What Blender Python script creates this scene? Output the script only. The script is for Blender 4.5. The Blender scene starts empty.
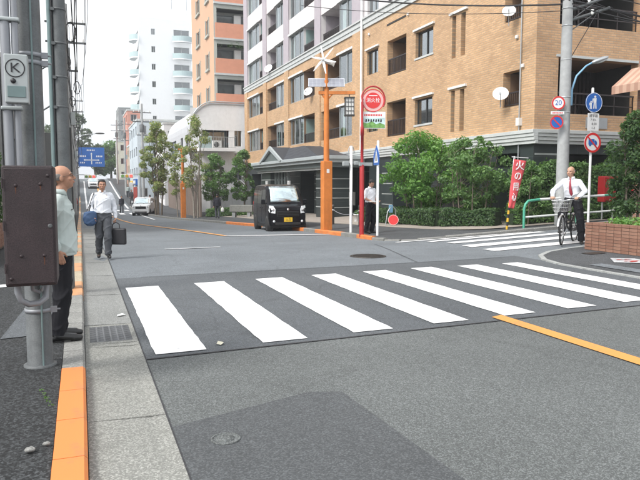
import bpy, bmesh, math, random, time
import numpy as np
from mathutils import Vector, Matrix, noise
R = math.radians
C = bpy.context.scene.collection
random.seed(7)

# ------------------------------------------------------------------ camera, sky, sun, exposure
CAM_H = 1.55
sc = bpy.context.scene
cam = bpy.data.cameras.new('camera'); camo = bpy.data.objects.new('camera', cam); C.objects.link(camo)
camo.location = (0, 0, CAM_H); camo.rotation_euler = (R(90 - 5.0), 0, R(-20.48))
cam.sensor_width = 36; cam.lens = 36.0; cam.clip_end = 3000; cam.clip_start = 0.05
sc.camera = camo
SUN_EL, SUN_AZ = 48, 251          # azimuth clockwise from +Y
w = bpy.data.worlds.new('World'); sc.world = w; w.use_nodes = True
nt = w.node_tree; bg = nt.nodes['Background']
sky = nt.nodes.new('ShaderNodeTexSky'); sky.sky_type = 'NISHITA'; sky.sun_disc = False
sky.sun_elevation = R(SUN_EL); sky.sun_rotation = R(SUN_AZ); sky.dust_density = 6; sky.air_density = 1.0; sky.ozone_density = 1
hs = nt.nodes.new('ShaderNodeHueSaturation'); hs.inputs['Saturation'].default_value = 0.16; hs.inputs['Value'].default_value = 1.0
mxs = nt.nodes.new('ShaderNodeMix'); mxs.data_type = 'RGBA'; mxs.inputs[0].default_value = 0.55
mxs.inputs[7].default_value = (8.6, 8.9, 9.3, 1)   # even cloud cover
nt.links.new(sky.outputs[0], hs.inputs['Color']); nt.links.new(hs.outputs[0], mxs.inputs[6])
nt.links.new(mxs.outputs[2], bg.inputs['Color']); bg.inputs['Strength'].default_value = 0.12
sun = bpy.data.lights.new('sun', 'SUN'); sun.energy = 1.5; sun.angle = R(16); sun.color = (1, .97, .92)
suno = bpy.data.objects.new('sun', sun); C.objects.link(suno)
az = R(SUN_AZ); el = R(SUN_EL)
suno.rotation_euler = Vector((math.sin(az) * math.cos(el), math.cos(az) * math.cos(el), math.sin(el))).to_track_quat('Z', 'Y').to_euler()
sc.view_settings.view_transform = 'Standard'; sc.view_settings.look = 'None'
sc.view_settings.exposure = 0.92; sc.view_settings.gamma = 1
sc.cycles.max_bounces = 6; sc.cycles.transparent_max_bounces = 12; sc.cycles.use_denoising = True
sc.cycles.caustics_reflective = False; sc.cycles.caustics_refractive = False

# ------------------------------------------------------------------ materials
MAT = {}
def newmat(name):
    m = bpy.data.materials.new(name); m.use_nodes = True
    return m, m.node_tree, m.node_tree.nodes['Principled BSDF']
def mat(name, col, rough=.6, metal=0., var=.12, scale=3., bump=0., bscale=60., spec=.5, speck=0., sscale=150., emit=0, detail=5, coat=0., island=0., dirt=0.):
    """a procedural surface: base colour with broad noise variation, fine speckle and bump"""
    if name in MAT: return MAT[name]
    m, t, b = newmat(name); L = t.links; N = t.nodes
    tc = N.new('ShaderNodeTexCoord')
    n = N.new('ShaderNodeTexNoise'); n.inputs['Scale'].default_value = scale; n.inputs['Detail'].default_value = detail; n.inputs['Roughness'].default_value = .6
    L.new(tc.outputs['Object'], n.inputs['Vector'])
    mr = N.new('ShaderNodeMapRange'); mr.inputs[1].default_value = .3; mr.inputs[2].default_value = .7
    mr.inputs[3].default_value = 1 - var; mr.inputs[4].default_value = 1 + var
    L.new(n.outputs[0], mr.inputs[0])
    val = mr.outputs[0]
    def mul(a, bb):
        x = N.new('ShaderNodeMath'); x.operation = 'MULTIPLY'; L.new(a, x.inputs[0]); L.new(bb, x.inputs[1]); return x.outputs[0]
    if speck:
        n2 = N.new('ShaderNodeTexNoise'); n2.inputs['Scale'].default_value = sscale; n2.inputs['Detail'].default_value = 2
        L.new(tc.outputs['Object'], n2.inputs['Vector'])
        m2 = N.new('ShaderNodeMapRange'); m2.inputs[1].default_value = .3; m2.inputs[2].default_value = .7
        m2.inputs[3].default_value = 1 - speck; m2.inputs[4].default_value = 1 + speck
        L.new(n2.outputs[0], m2.inputs[0]); val = mul(val, m2.outputs[0])
    if island:
        g = N.new('ShaderNodeNewGeometry'); m3 = N.new('ShaderNodeMapRange')
        m3.inputs[3].default_value = 1 - island; m3.inputs[4].default_value = 1 + island
        L.new(g.outputs['Random Per Island'], m3.inputs[0]); val = mul(val, m3.outputs[0])
    if dirt:
        n4 = N.new('ShaderNodeTexNoise'); n4.inputs['Scale'].default_value = .9; n4.inputs['Detail'].default_value = 8; n4.inputs['Roughness'].default_value = .75
        mp = N.new('ShaderNodeMapping'); mp.inputs['Scale'].default_value = (1.5, 1.5, .25)
        L.new(tc.outputs['Object'], mp.inputs[0]); L.new(mp.outputs[0], n4.inputs['Vector'])
        m4 = N.new('ShaderNodeMapRange'); m4.inputs[1].default_value = .5; m4.inputs[2].default_value = .75
        m4.inputs[3].default_value = 1; m4.inputs[4].default_value = 1 - dirt
        L.new(n4.outputs[0], m4.inputs[0]); val = mul(val, m4.outputs[0])
    vm = N.new('ShaderNodeVectorMath'); vm.operation = 'SCALE'; vm.inputs[0].default_value = col[:3]
    L.new(val, vm.inputs['Scale']); L.new(vm.outputs[0], b.inputs['Base Color'])
    b.inputs['Roughness'].default_value = rough; b.inputs['Metallic'].default_value = metal
    b.inputs['Specular IOR Level'].default_value = spec
    if coat: b.inputs['Coat Weight'].default_value = coat; b.inputs['Coat Roughness'].default_value = .05
    if bump:
        n3 = N.new('ShaderNodeTexNoise'); n3.inputs['Scale'].default_value = bscale; n3.inputs['Detail'].default_value = 3
        L.new(tc.outputs['Object'], n3.inputs['Vector'])
        bp = N.new('ShaderNodeBump'); bp.inputs['Strength'].default_value = bump; bp.inputs['Distance'].default_value = .01
        L.new(n3.outputs[0], bp.inputs['Height']); L.new(bp.outputs[0], b.inputs['Normal'])
    if emit:
        b.inputs['Emission Color'].default_value = (*col[:3], 1); b.inputs['Emission Strength'].default_value = emit
    MAT[name] = m
    return m
def brickmat(name, c1, c2, mortar, bw, bh, axes='YZ', rough=.75, mort=.012, bump=.6, stain=.12):
    if name in MAT: return MAT[name]
    m, t, b = newmat(name); L = t.links; N = t.nodes
    tc = N.new('ShaderNodeTexCoord'); sx = N.new('ShaderNodeSeparateXYZ'); cx = N.new('ShaderNodeCombineXYZ')
    L.new(tc.outputs['Object'], sx.inputs[0])
    L.new(sx.outputs['XYZ'.index(axes[0])], cx.inputs[0]); L.new(sx.outputs['XYZ'.index(axes[1])], cx.inputs[1])
    br = N.new('ShaderNodeTexBrick'); br.inputs['Scale'].default_value = 1
    br.inputs['Brick Width'].default_value = bw; br.inputs['Row Height'].default_value = bh
    br.inputs['Mortar Size'].default_value = mort; br.inputs['Mortar Smooth'].default_value = .3; br.inputs['Bias'].default_value = 0
    br.inputs['Color1'].default_value = (*c1, 1); br.inputs['Color2'].default_value = (*c2, 1); br.inputs['Mortar'].default_value = (*mortar, 1)
    L.new(cx.outputs[0], br.inputs['Vector'])
    n = N.new('ShaderNodeTexNoise'); n.inputs['Scale'].default_value = .45; n.inputs['Detail'].default_value = 8; n.inputs['Roughness'].default_value = .7
    L.new(tc.outputs['Object'], n.inputs['Vector'])
    mr = N.new('ShaderNodeMapRange'); mr.inputs[1].default_value = .3; mr.inputs[2].default_value = .7
    mr.inputs[3].default_value = 1 - stain; mr.inputs[4].default_value = 1 + stain; L.new(n.outputs[0], mr.inputs[0])
    vm = N.new('ShaderNodeVectorMath'); vm.operation = 'SCALE'; L.new(br.outputs['Color'], vm.inputs[0]); L.new(mr.outputs[0], vm.inputs['Scale'])
    L.new(vm.outputs[0], b.inputs['Base Color']); b.inputs['Roughness'].default_value = rough
    iv = N.new('ShaderNodeMath'); iv.operation = 'SUBTRACT'; iv.inputs[0].default_value = 1; L.new(br.outputs['Fac'], iv.inputs[1])
    bp = N.new('ShaderNodeBump'); bp.inputs['Strength'].default_value = bump; bp.inputs['Distance'].default_value = .008
    L.new(iv.outputs[0], bp.inputs['Height']); L.new(bp.outputs[0], b.inputs['Normal'])
    MAT[name] = m; return m
def asphalt(name, col, chip=.5, scale=90., bump=.5, crack=0., patch=.10, rough=.85):
    """asphalt: voronoi aggregate chips of mixed brightness over dark binder, broad patches, worn tracks"""
    m, t, b = newmat(name); L = t.links; N = t.nodes
    tc = N.new('ShaderNodeTexCoord')
    v = N.new('ShaderNodeTexVoronoi'); v.inputs['Scale'].default_value = scale; L.new(tc.outputs['Object'], v.inputs['Vector'])
    sp = N.new('ShaderNodeSeparateColor'); L.new(v.outputs['Color'], sp.inputs[0])
    mr = N.new('ShaderNodeMapRange'); mr.inputs[1].default_value = 0; mr.inputs[2].default_value = 1
    mr.inputs[3].default_value = 1 - chip; mr.inputs[4].default_value = 1 + chip * .8
    pw = N.new('ShaderNodeMath'); pw.operation = 'POWER'; pw.inputs[1].default_value = 2.2; L.new(sp.outputs[0], pw.inputs[0])
    L.new(pw.outputs[0], mr.inputs[0])
    n = N.new('ShaderNodeTexNoise'); n.inputs['Scale'].default_value = .55; n.inputs['Detail'].default_value = 9; n.inputs['Roughness'].default_value = .65
    L.new(tc.outputs['Object'], n.inputs['Vector'])
    m2 = N.new('ShaderNodeMapRange'); m2.inputs[1].default_value = .3; m2.inputs[2].default_value = .7
    m2.inputs[3].default_value = 1 - patch; m2.inputs[4].default_value = 1 + patch; L.new(n.outputs[0], m2.inputs[0])
    mu = N.new('ShaderNodeMath'); mu.operation = 'MULTIPLY'; L.new(mr.outputs[0], mu.inputs[0]); L.new(m2.outputs[0], mu.inputs[1])
    out = mu.outputs[0]
    if crack:
        v2 = N.new('ShaderNodeTexVoronoi'); v2.feature = 'DISTANCE_TO_EDGE'; v2.inputs['Scale'].default_value = .55
        n5 = N.new('ShaderNodeTexNoise'); n5.inputs['Scale'].default_value = 3; n5.inputs['Detail'].default_value = 6; L.new(tc.outputs['Object'], n5.inputs['Vector'])
        ad = N.new('ShaderNodeMix'); ad.data_type = 'RGBA'; ad.blend_type = 'ADD'; ad.inputs[0].default_value = .35
        L.new(tc.outputs['Object'], ad.inputs[6]); L.new(n5.outputs['Color'], ad.inputs[7]); L.new(ad.outputs[2], v2.inputs['Vector'])
        m5 = N.new('ShaderNodeMapRange'); m5.inputs[1].default_value = 0; m5.inputs[2].default_value = .012
        m5.inputs[3].default_value = 1 - crack; m5.inputs[4].default_value = 1; L.new(v2.outputs[0], m5.inputs[0])
        mu2 = N.new('ShaderNodeMath'); mu2.operation = 'MULTIPLY'; L.new(out, mu2.inputs[0]); L.new(m5.outputs[0], mu2.inputs[1]); out = mu2.outputs[0]
    vm = N.new('ShaderNodeVectorMath'); vm.operation = 'SCALE'; vm.inputs[0].default_value = col; L.new(out, vm.inputs['Scale'])
    L.new(vm.outputs[0], b.inputs['Base Color']); b.inputs['Roughness'].default_value = rough; b.inputs['Specular IOR Level'].default_value = .4
    bp = N.new('ShaderNodeBump'); bp.inputs['Strength'].default_value = bump; bp.inputs['Distance'].default_value = .006
    L.new(mr.outputs[0], bp.inputs['Height']); L.new(bp.outputs[0], b.inputs['Normal'])
    MAT[name] = m; return m
def paintmat(name, col, wear=.35, rough=.6, scale=28.):
    """road paint: chipped where the coarse aggregate has worn through"""
    m, t, b = newmat(name); L = t.links; N = t.nodes
    tc = N.new('ShaderNodeTexCoord')
    n = N.new('ShaderNodeTexNoise'); n.inputs['Scale'].default_value = scale; n.inputs['Detail'].default_value = 8; n.inputs['Roughness'].default_value = .75
    n2 = N.new('ShaderNodeTexNoise'); n2.inputs['Scale'].default_value = 2.2; n2.inputs['Detail'].default_value = 4
    L.new(tc.outputs['Object'], n.inputs['Vector']); L.new(tc.outputs['Object'], n2.inputs['Vector'])
    ad = N.new('ShaderNodeMath'); ad.operation = 'ADD'; L.new(n.outputs[0], ad.inputs[0]); L.new(n2.outputs[0], ad.inputs[1])
    mr = N.new('ShaderNodeMapRange'); mr.inputs[1].default_value = 1.07; mr.inputs[2].default_value = 1.26; mr.inputs[3].default_value = 0; mr.inputs[4].default_value = wear
    L.new(ad.outputs[0], mr.inputs[0])
    mx = N.new('ShaderNodeMix'); mx.data_type = 'RGBA'; mx.inputs[6].default_value = (*col, 1); mx.inputs[7].default_value = (.10, .10, .105, 1)
    L.new(mr.outputs[0], mx.inputs[0]); L.new(mx.outputs[2], b.inputs['Base Color']); b.inputs['Roughness'].default_value = rough
    MAT[name] = m; return m
def glassmat(name, tint=(.75, .82, .8), refl=.3, rough=.03):
    """thin window glass: part mirror, part tinted see-through"""
    m = bpy.data.materials.new(name); m.use_nodes = True; t = m.node_tree; t.nodes.clear(); N = t.nodes; L = t.links
    o = N.new('ShaderNodeOutputMaterial'); tr = N.new('ShaderNodeBsdfTransparent'); tr.inputs[0].default_value = (*tint, 1)
    gl = N.new('ShaderNodeBsdfGlossy'); gl.inputs['Roughness'].default_value = rough; gl.inputs['Color'].default_value = (.85, .9, .92, 1)
    lw = N.new('ShaderNodeLayerWeight'); lw.inputs['Blend'].default_value = .35
    mr = N.new('ShaderNodeMapRange'); mr.inputs[3].default_value = refl; mr.inputs[4].default_value = min(1, refl + .5)
    L.new(lw.outputs['Facing'], mr.inputs[0])
    mx = N.new('ShaderNodeMixShader'); L.new(mr.outputs[0], mx.inputs[0]); L.new(tr.outputs[0], mx.inputs[1]); L.new(gl.outputs[0], mx.inputs[2])
    L.new(mx.outputs[0], o.inputs[0]); MAT[name] = m; return m
def leafmat(name, col, col2, rough=.5):
    m, t, b = newmat(name); L = t.links; N = t.nodes
    g = N.new('ShaderNodeNewGeometry'); mx = N.new('ShaderNodeMix'); mx.data_type = 'RGBA'
    mx.inputs[6].default_value = (*col, 1); mx.inputs[7].default_value = (*col2, 1)
    L.new(g.outputs['Random Per Island'], mx.inputs[0]); L.new(mx.outputs[2], b.inputs['Base Color'])
    b.inputs['Roughness'].default_value = rough; b.inputs['Specular IOR Level'].default_value = .35
    # light passing through the leaf
    tl = N.new('ShaderNodeBsdfTranslucent'); vm = N.new('ShaderNodeVectorMath'); vm.operation = 'MULTIPLY'; vm.inputs[1].default_value = (1.3, 1.5, .6)
    L.new(mx.outputs[2], vm.inputs[0]); L.new(vm.outputs[0], tl.inputs[0])
    ms = N.new('ShaderNodeMixShader'); ms.inputs[0].default_value = .38
    L.new(b.outputs[0], ms.inputs[1]); L.new(tl.outputs[0], ms.inputs[2]); L.new(ms.outputs[0], N['Material Output'].inputs[0])
    MAT[name] = m; return m

# ------------------------------------------------------------------ mesh builder
class MB:
    def __init__(s, T=None):
        s.v = []; s.f = []; s.m = []; s.sm = []; s.T = T or Matrix.Identity(4)
    def add(s, vs, fs, mi=0, smooth=False, T=None):
        b = len(s.v); M = s.T @ T if T is not None else s.T
        s.v += [tuple(M @ Vector(p)) for p in vs]
        s.f += [tuple(b + i for i in f) for f in fs]
        s.m += [mi] * len(fs); s.sm += [smooth] * len(fs)
    def box(s, x0, x1, y0, y1, z0, z1, mi=0, T=None):
        vs = [(x, y, z) for z in (z0, z1) for y in (y0, y1) for x in (x0, x1)]
        s.add(vs, [(0, 2, 3, 1), (4, 5, 7, 6), (0, 1, 5, 4), (2, 6, 7, 3), (0, 4, 6, 2), (1, 3, 7, 5)], mi, False, T)
    def cbox(s, c, d, mi=0, T=None):
        s.box(c[0] - d[0] / 2, c[0] + d[0] / 2, c[1] - d[1] / 2, c[1] + d[1] / 2, c[2] - d[2] / 2, c[2] + d[2] / 2, mi, T)
    def quad(s, a, b, c, d, mi=0): s.add([a, b, c, d], [(0, 1, 2, 3)], mi)
    def poly(s, pts, mi=0): s.add(pts, [tuple(range(len(pts)))], mi)
    def prism(s, pts, h, mi=0, T=None):
        """pts: 2d outline in xy, extruded 0..h in z"""
        n = len(pts); vs = [(x, y, 0) for x, y in pts] + [(x, y, h) for x, y in pts]
        s.add(vs, [tuple(range(n))[::-1], tuple(range(n, 2 * n))] + [(i, (i + 1) % n, n + (i + 1) % n, n + i) for i in range(n)], mi, False, T)
    def tube(s, pts, r, n=8, mi=0, cap=True, smooth=True, flat=1.0):
        pts = [Vector(p) for p in pts]; k = len(pts); rs = r if isinstance(r, (list, tuple)) else [r] * k
        vs = []; prev = None
        for i, p in enumerate(pts):
            d = (pts[min(i + 1, k - 1)] - pts[max(i - 1, 0)]).normalized()
            if prev is None:
                up = Vector((0, 0, 1)) if abs(d.z) < .95 else Vector((1, 0, 0)); a = d.cross(up).normalized()
            else:
                a = (prev - d * prev.dot(d)).normalized()
            prev = a; b = d.cross(a)
            for j in range(n):
                t = 2 * math.pi * j / n; vs.append(p + (a * math.cos(t) + b * math.sin(t) * flat) * rs[i])
        fs = [(i * n + j, i * n + (j + 1) % n, (i + 1) * n + (j + 1) % n, (i + 1) * n + j) for i in range(k - 1) for j in range(n)]
        s.add(vs, fs, mi, smooth)
        if cap:
            s.add(vs[:n], [tuple(range(n))[::-1]], mi); s.add(vs[-n:], [tuple(range(n))], mi)
    def sphere(s, c, r, nu=12, nv=8, mi=0, T=None):
        r = r if isinstance(r, (list, tuple)) else (r, r, r)
        vs = [(c[0], c[1], c[2] - r[2])]
        for i in range(1, nv):
            ph = -math.pi / 2 + math.pi * i / nv
            for j in range(nu):
                t = 2 * math.pi * j / nu
                vs.append((c[0] + r[0] * math.cos(ph) * math.cos(t), c[1] + r[1] * math.cos(ph) * math.sin(t), c[2] + r[2] * math.sin(ph)))
        vs.append((c[0], c[1], c[2] + r[2])); top = len(vs) - 1
        fs = [(0, 1 + (j + 1) % nu, 1 + j) for j in range(nu)]
        for i in range(nv - 2):
            a = 1 + i * nu; b = a + nu
            fs += [(a + j, a + (j + 1) % nu, b + (j + 1) % nu, b + j) for j in range(nu)]
        a = 1 + (nv - 2) * nu
        fs += [(a + j, a + (j + 1) % nu, top) for j in range(nu)]
        s.add(vs, fs, mi, True, T)
    def cap_sule(s, a, b, ra, rb, mi=0):
        s.sphere(a, ra, 12, 8, mi); s.sphere(b, rb, 12, 8, mi); s.tube([a, b], [ra, rb], 12, mi)
    def lathe(s, prof, n=16, mi=0, T=None, smooth=True):
        vs = [(r * math.cos(2 * math.pi * j / n), r * math.sin(2 * math.pi * j / n), z) for r, z in prof for j in range(n)]
        k = len(prof)
        fs = [(i * n + j, i * n + (j + 1) % n, (i + 1) * n + (j + 1) % n, (i + 1) * n + j) for i in range(k - 1) for j in range(n)]
        s.add(vs, fs, mi, smooth, T)
        if prof[0][0] > 1e-5: s.add(vs[:n], [tuple(range(n))[::-1]], mi, False, T)
        if prof[-1][0] > 1e-5: s.add(vs[-n:], [tuple(range(n))], mi, False, T)
    def rings(s, rs, n=20, mi=0, cap=True):
        """rs: list of (centre, rx, ry) elliptical sections"""
        vs = [(c[0] + rx * math.cos(2 * math.pi * j / n), c[1] + ry * math.sin(2 * math.pi * j / n), c[2]) for c, rx, ry in rs for j in range(n)]
        k = len(rs)
        fs = [(i * n + j, i * n + (j + 1) % n, (i + 1) * n + (j + 1) % n, (i + 1) * n + j) for i in range(k - 1) for j in range(n)]
        if cap: fs += [tuple(range(n))[::-1], tuple(range((k - 1) * n, k * n))]
        s.add(vs, fs, mi, True)
    def build(s, name, mats, parent=None, world=False, bevel=0., kind=None, label=None, cat=None, group=None, loc=None):
        mats = mats if isinstance(mats, (list, tuple)) else [mats]
        me = bpy.data.meshes.new(name)
        off = Vector((0, 0, 0))
        if world and parent is not None: off = wpos(parent)
        if loc is not None: off = Vector(loc)
        me.from_pydata([(p[0] - off[0], p[1] - off[1], p[2] - off[2]) for p in s.v], [], s.f)
        for x in mats: me.materials.append(MAT[x] if isinstance(x, str) else x)
        me.polygons.foreach_set('material_index', s.m); me.polygons.foreach_set('use_smooth', s.sm)
        me.update()
        return put(name, me, parent, loc=loc, bevel=bevel, kind=kind, label=label, cat=cat, group=group)
def wpos(o):
    p = Vector((0, 0, 0))
    while o is not None: p = p + o.location; o = o.parent
    return p
def put(name, me, parent=None, loc=None, rot=None, bevel=0., kind=None, label=None, cat=None, group=None):
    o = bpy.data.objects.new(name, me); C.objects.link(o); o.parent = parent
    if loc is not None: o.location = loc
    if rot is not None: o.rotation_euler = rot
    if bevel:
        b = o.modifiers.new('bevel', 'BEVEL'); b.width = bevel; b.segments = 2; b.limit_method = 'ANGLE'; b.angle_limit = R(35)
    if kind: o['kind'] = kind
    if label: o['label'] = label
    if cat: o['category'] = cat
    if group: o['group'] = group
    return o
def thing(name, label, cat, loc=(0, 0, 0), rz=0., group=None, kind=None):
    o = bpy.data.objects.new(name, None); C.objects.link(o); o.location = loc; o.rotation_euler = (0, 0, rz); o.empty_display_size = .2
    if label: o['label'] = label
    if cat: o['category'] = cat
    if group: o['group'] = group
    if kind: o['kind'] = kind
    return o
def dup(o, loc, rz=None, label=None, parent=None, scale=None):
    c = o.copy(); C.objects.link(c)
    if parent is None:
        c.location = loc
        if rz is not None: c.rotation_euler = (0, 0, rz)
        if scale: c.scale = (scale,) * 3
        if label: c['label'] = label
    else: c.parent = parent
    for ch in list(o.children): dup(ch, None, parent=c)
    return c
def text(body, size, parent, mtl, T, name='lettering', depth=.004, sx=1.0, align='CENTER', space=1.0, world=False):
    """flat raised lettering; T maps text plane (x right, y up, z out) into the parent's space"""
    cu = bpy.data.curves.new(name, 'FONT'); cu.body = body; cu.size = size; cu.align_x = align; cu.align_y = 'CENTER'; cu.extrude = depth
    cu.space_line = space; cu.resolution_u = 3
    o = bpy.data.objects.new(name, cu); C.objects.link(o)
    me = bpy.data.meshes.new_from_object(o.evaluated_get(bpy.context.evaluated_depsgraph_get()))
    bpy.data.objects.remove(o); bpy.data.curves.remove(cu)
    me.transform(T @ Matrix.Diagonal((sx, 1, 1, 1)))
    if world: me.transform(Matrix.Translation(-wpos(parent)))
    me.materials.clear(); me.materials.append(MAT[mtl])
    return put(name, me, parent)
def frame(origin, xdir, ydir=(0, 0, 1)):
    x = Vector(xdir).normalized(); y = Vector(ydir).normalized(); z = x.cross(y)
    return Matrix(((x.x, y.x, z.x, origin[0]), (x.y, y.y, z.y, origin[1]), (x.z, y.z, z.z, origin[2]), (0, 0, 0, 1)))

# ------------------------------------------------------------------ thin summer haze over the whole street
def add_haze():
    m = bpy.data.materials.new('haze'); m.use_nodes = True; t_ = m.node_tree; t_.nodes.clear()
    o_ = t_.nodes.new('ShaderNodeOutputMaterial'); v = t_.nodes.new('ShaderNodeVolumePrincipled'); v.inputs['Color'].default_value = (.93, .96, 1, 1); v.inputs['Density'].default_value = .0010
    v.inputs['Anisotropy'].default_value = .2
    t_.links.new(v.outputs[0], o_.inputs['Volume']); MAT['haze'] = m
    mb = MB(); mb.box(-520, 520, -45, 920, -3, 45); mb.build('haze', 'haze', kind='stuff')
# ------------------------------------------------------------------ terrain profile
_PY = [-40, 14, 25, 38, 46, 60, 72, 85, 100, 118, 140, 200, 600]
_PZ = [0, 0, -.30, -.72, -.95, -1.2, -1.2, -.6, .5, 1.95, 2.6, 2.9, 3.2]
def P(y): return float(np.interp(y, _PY, _PZ))
def Zg(x, y): return P(y) + .045 * min(max(0., x - 8.), 8.)
SW = .12     # raised pavement height
def Zs(x, y): return Zg(x, y) + SW
asphalt('kerb_buff', (.42, .36, .26), chip=.25, scale=80, bump=.25, patch=.16)
asphalt('gutter_far', (.24, .245, .235), chip=.35, scale=120, bump=.3, patch=.16)

# ------------------------------------------------------------------ surface materials
asphalt('asphalt_coarse', (.140, .150, .148), chip=.48, scale=135, bump=.6, patch=.15, crack=.12)
asphalt('asphalt_fine', (.112, .122, .131), chip=.4, scale=130, bump=.4, patch=.16, crack=.2)
asphalt('asphalt_far', (.172, .190, .205), chip=.35, scale=110, bump=.35, patch=.16, crack=.18)  # road base lightened: sky sheen at grazing view put into the colour
asphalt('asphalt_dark', (.088, .094, .098), chip=.4, scale=120, bump=.4, patch=.16)
asphalt('asphalt_path', (.082, .087, .092), chip=.5, scale=90, bump=.5, patch=.22)
asphalt('asphalt_left', (.042, .045, .047), chip=.8, scale=80, bump=.8, patch=.35)
asphalt('tar_seam', (.05, .05, .053), chip=.3, scale=60, bump=.3, patch=.2)
asphalt('concrete_slab', (.27, .272, .25), chip=.38, scale=120, bump=.4, patch=.14, crack=.2)
asphalt('concrete_kerb', (.25, .25, .235), chip=.3, scale=90, bump=.3, patch=.2)
asphalt('ground_mat', (.10, .10, .095), chip=.4, scale=30, bump=.3, patch=.2)
asphalt('paving_beige', (.33, .29, .25), chip=.2, scale=40, bump=.2, patch=.1)
paintmat('paint_white', (.78, .78, .78), wear=.42)
paintmat('paint_white_worn', (.45, .46, .47), wear=.8)
paintmat('paint_yellow', (.60, .28, .07), wear=.4)
paintmat('paint_orange_far', (.52, .26, .12), wear=.5, scale=10)
paintmat('paint_orange_kerb', (.66, .21, .055), wear=.3, scale=14)
paintmat('paint_red', (.55, .07, .06), wear=.3)
mat('black_plastic', (.012, .012, .013), rough=.5, var=.1)
mat('iron_cover', (.06, .055, .05), rough=.55, metal=.6, var=.3, scale=20)
mat('grate_steel', (.16, .165, .17), rough=.5, metal=.6, var=.3, scale=30)

# ------------------------------------------------------------------ ground, roads
def sheet(name, xs, ys, zf, m, dz=0., parent=None, kind='structure'):
    mb = MB(); nx = len(xs)
    vs = [(x, y, zf(x, y) + dz) for y in ys for x in xs]
    fs = [(j * nx + i, j * nx + i + 1, (j + 1) * nx + i + 1, (j + 1) * nx + i) for j in range(len(ys) - 1) for i in range(nx - 1)]
    mb.add(vs, fs)
    return mb.build(name, m, parent, kind=kind if parent is None else None)
far_y = [400, 450, 520, 600, 900]
sheet('ground', [-500, -200, -60, -20, 8, 16, 30, 60, 200, 500], list(range(-40, 321, 2)) + far_y, Zg, 'ground_mat', dz=-.04)
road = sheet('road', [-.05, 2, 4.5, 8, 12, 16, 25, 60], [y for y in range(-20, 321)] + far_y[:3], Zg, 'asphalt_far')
def strip(mb, A, B, dz=0., nz=1, mi=0, zf=Zg, step=1.0):
    """quad strip between two polylines with equally many points, draped on the terrain"""
    rows = []
    for i in range(len(A) - 1):
        L = max((Vector(A[i + 1]) - Vector(A[i])).length, (Vector(B[i + 1]) - Vector(B[i])).length)
        n = max(1, int(math.ceil(L / step)))
        for k in range(n): rows.append((Vector(A[i]).lerp(Vector(A[i + 1]), k / n), Vector(B[i]).lerp(Vector(B[i + 1]), k / n)))
    rows.append((Vector(A[-1]), Vector(B[-1])))
    vs = []
    for a, b in rows:
        for k in range(nz + 1):
            p = a.lerp(b, k / nz); vs.append((p.x, p.y, zf(p.x, p.y) + dz))
    w_ = nz + 1
    fs = [(r * w_ + k, r * w_ + k + 1, (r + 1) * w_ + k + 1, (r + 1) * w_ + k) for r in range(len(rows) - 1) for k in range(nz)]
    mb.add(vs, fs, mi)
# the crosswalk's own darker asphalt, the coarse near asphalt, the patch
mb = MB(); strip(mb, [(.5, 5.72), (.5, 10.9)], [(8.6, 6.25), (8.6, 11.2)], .006, 8); mb.build('asphalt_band', 'asphalt_fine', road)
mb = MB(); strip(mb, [(.5, -8), (.5, 5.70)], [(8.5, -8), (8.5, 6.23)], .006, 6); mb.build('near_asphalt', 'asphalt_coarse', road)
mb = MB(); mb.add([(x, y, .011) for x, y in [(.5, 4.03), (1.55, 4.38), (1.78, 4.30), (1.92, .5), (.5, .5)]], [(0, 1, 2, 3, 4)]); mb.build('asphalt_patch', 'asphalt_dark', road)
mb = MB()
for a, b, wd in [((.5, 5.71), (8.5, 6.24), .03), ((.493, -5), (.5, 24), .010), ((.9, 10.9), (8.3, 11.15), .02), ((6.2, 11.1), (7.2, 15.2), .015)]:
    d = (Vector(b) - Vector(a)).normalized(); n_ = Vector((-d.y, d.x)) * wd / 2
    strip(mb, [Vector(a) + n_, Vector(b) + n_], [Vector(a) - n_, Vector(b) - n_], .013, 1)
mb.build('tar_seam', 'tar_seam', road)

# crosswalks and lines
cw = thing('crosswalk', None, None, (0, 0, 0), kind='structure')
def stripe(name, pts, m, parent, dz=.014, noise_=.006):
    """painted bar between two end edges, thin sheet with slightly uneven edges"""
    mb = MB(); a, b, c, d = [Vector(p) for p in pts]; n = 24; rng = random.Random(hash((round(a.x, 2), round(a.y, 2))))
    A = []; B = []
    for i in range(n + 1):
        t = i / n; A.append(a.lerp(d, t) + Vector((rng.uniform(-noise_, noise_), 0))); B.append(b.lerp(c, t) + Vector((rng.uniform(-noise_, noise_), 0)))
    strip(mb, A, B, dz, 1, step=1.0)
    return mb.build(name, m, parent)
for k in range(9):
    x0 = .62 + k * 1.0 - (.03 if k == 0 else 0); yn = 5.84 + .085 * k; yf = 9.82 + .10 * min(k, 5)
    if k == 8: yf = 10.1
    stripe('stripe', [(x0, yn), (x0 + .47, yn + .02), (x0 + .47, yf + .04), (x0, yf)], 'paint_white', cw)
cw2 = thing('crosswalk', None, None, (0, 0, 0), kind='structure')
for k, (y, x0, x1, m) in enumerate([(12.32, 8.72, 12.4, .45), (13.25, 8.75, 12.6, .45), (14.15, 8.85, 12.6, .4), (14.95, 8.7, 12.4, .3)]):
    mb = MB(); strip(mb, [(x0, y - m / 2), (x1, y - m / 2)], [(x0, y + m / 2), (x1, y + m / 2)], .012, 2); mb.build('stripe', 'paint_white', cw2)
mb = MB(); strip(mb, [(8.0, 15.42), (12.2, 15.1)], [(8.0, 15.58), (12.2, 15.25)], .014, 2); mb.build('edge_line', 'paint_white', road)
mb = MB(); strip(mb, [(4.42, -6), (4.42, 6.15)], [(4.60, -6), (4.60, 6.22)], .016, 1); mb.build('centre_line', 'paint_yellow', road)
mb = MB(); strip(mb, [(4.43, 21.2), (2.7, 38), (2.2, 58)], [(4.60, 21.2), (2.87, 38), (2.37, 58)], .018, 1); mb.build('centre_line', 'paint_yellow', road)
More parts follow.
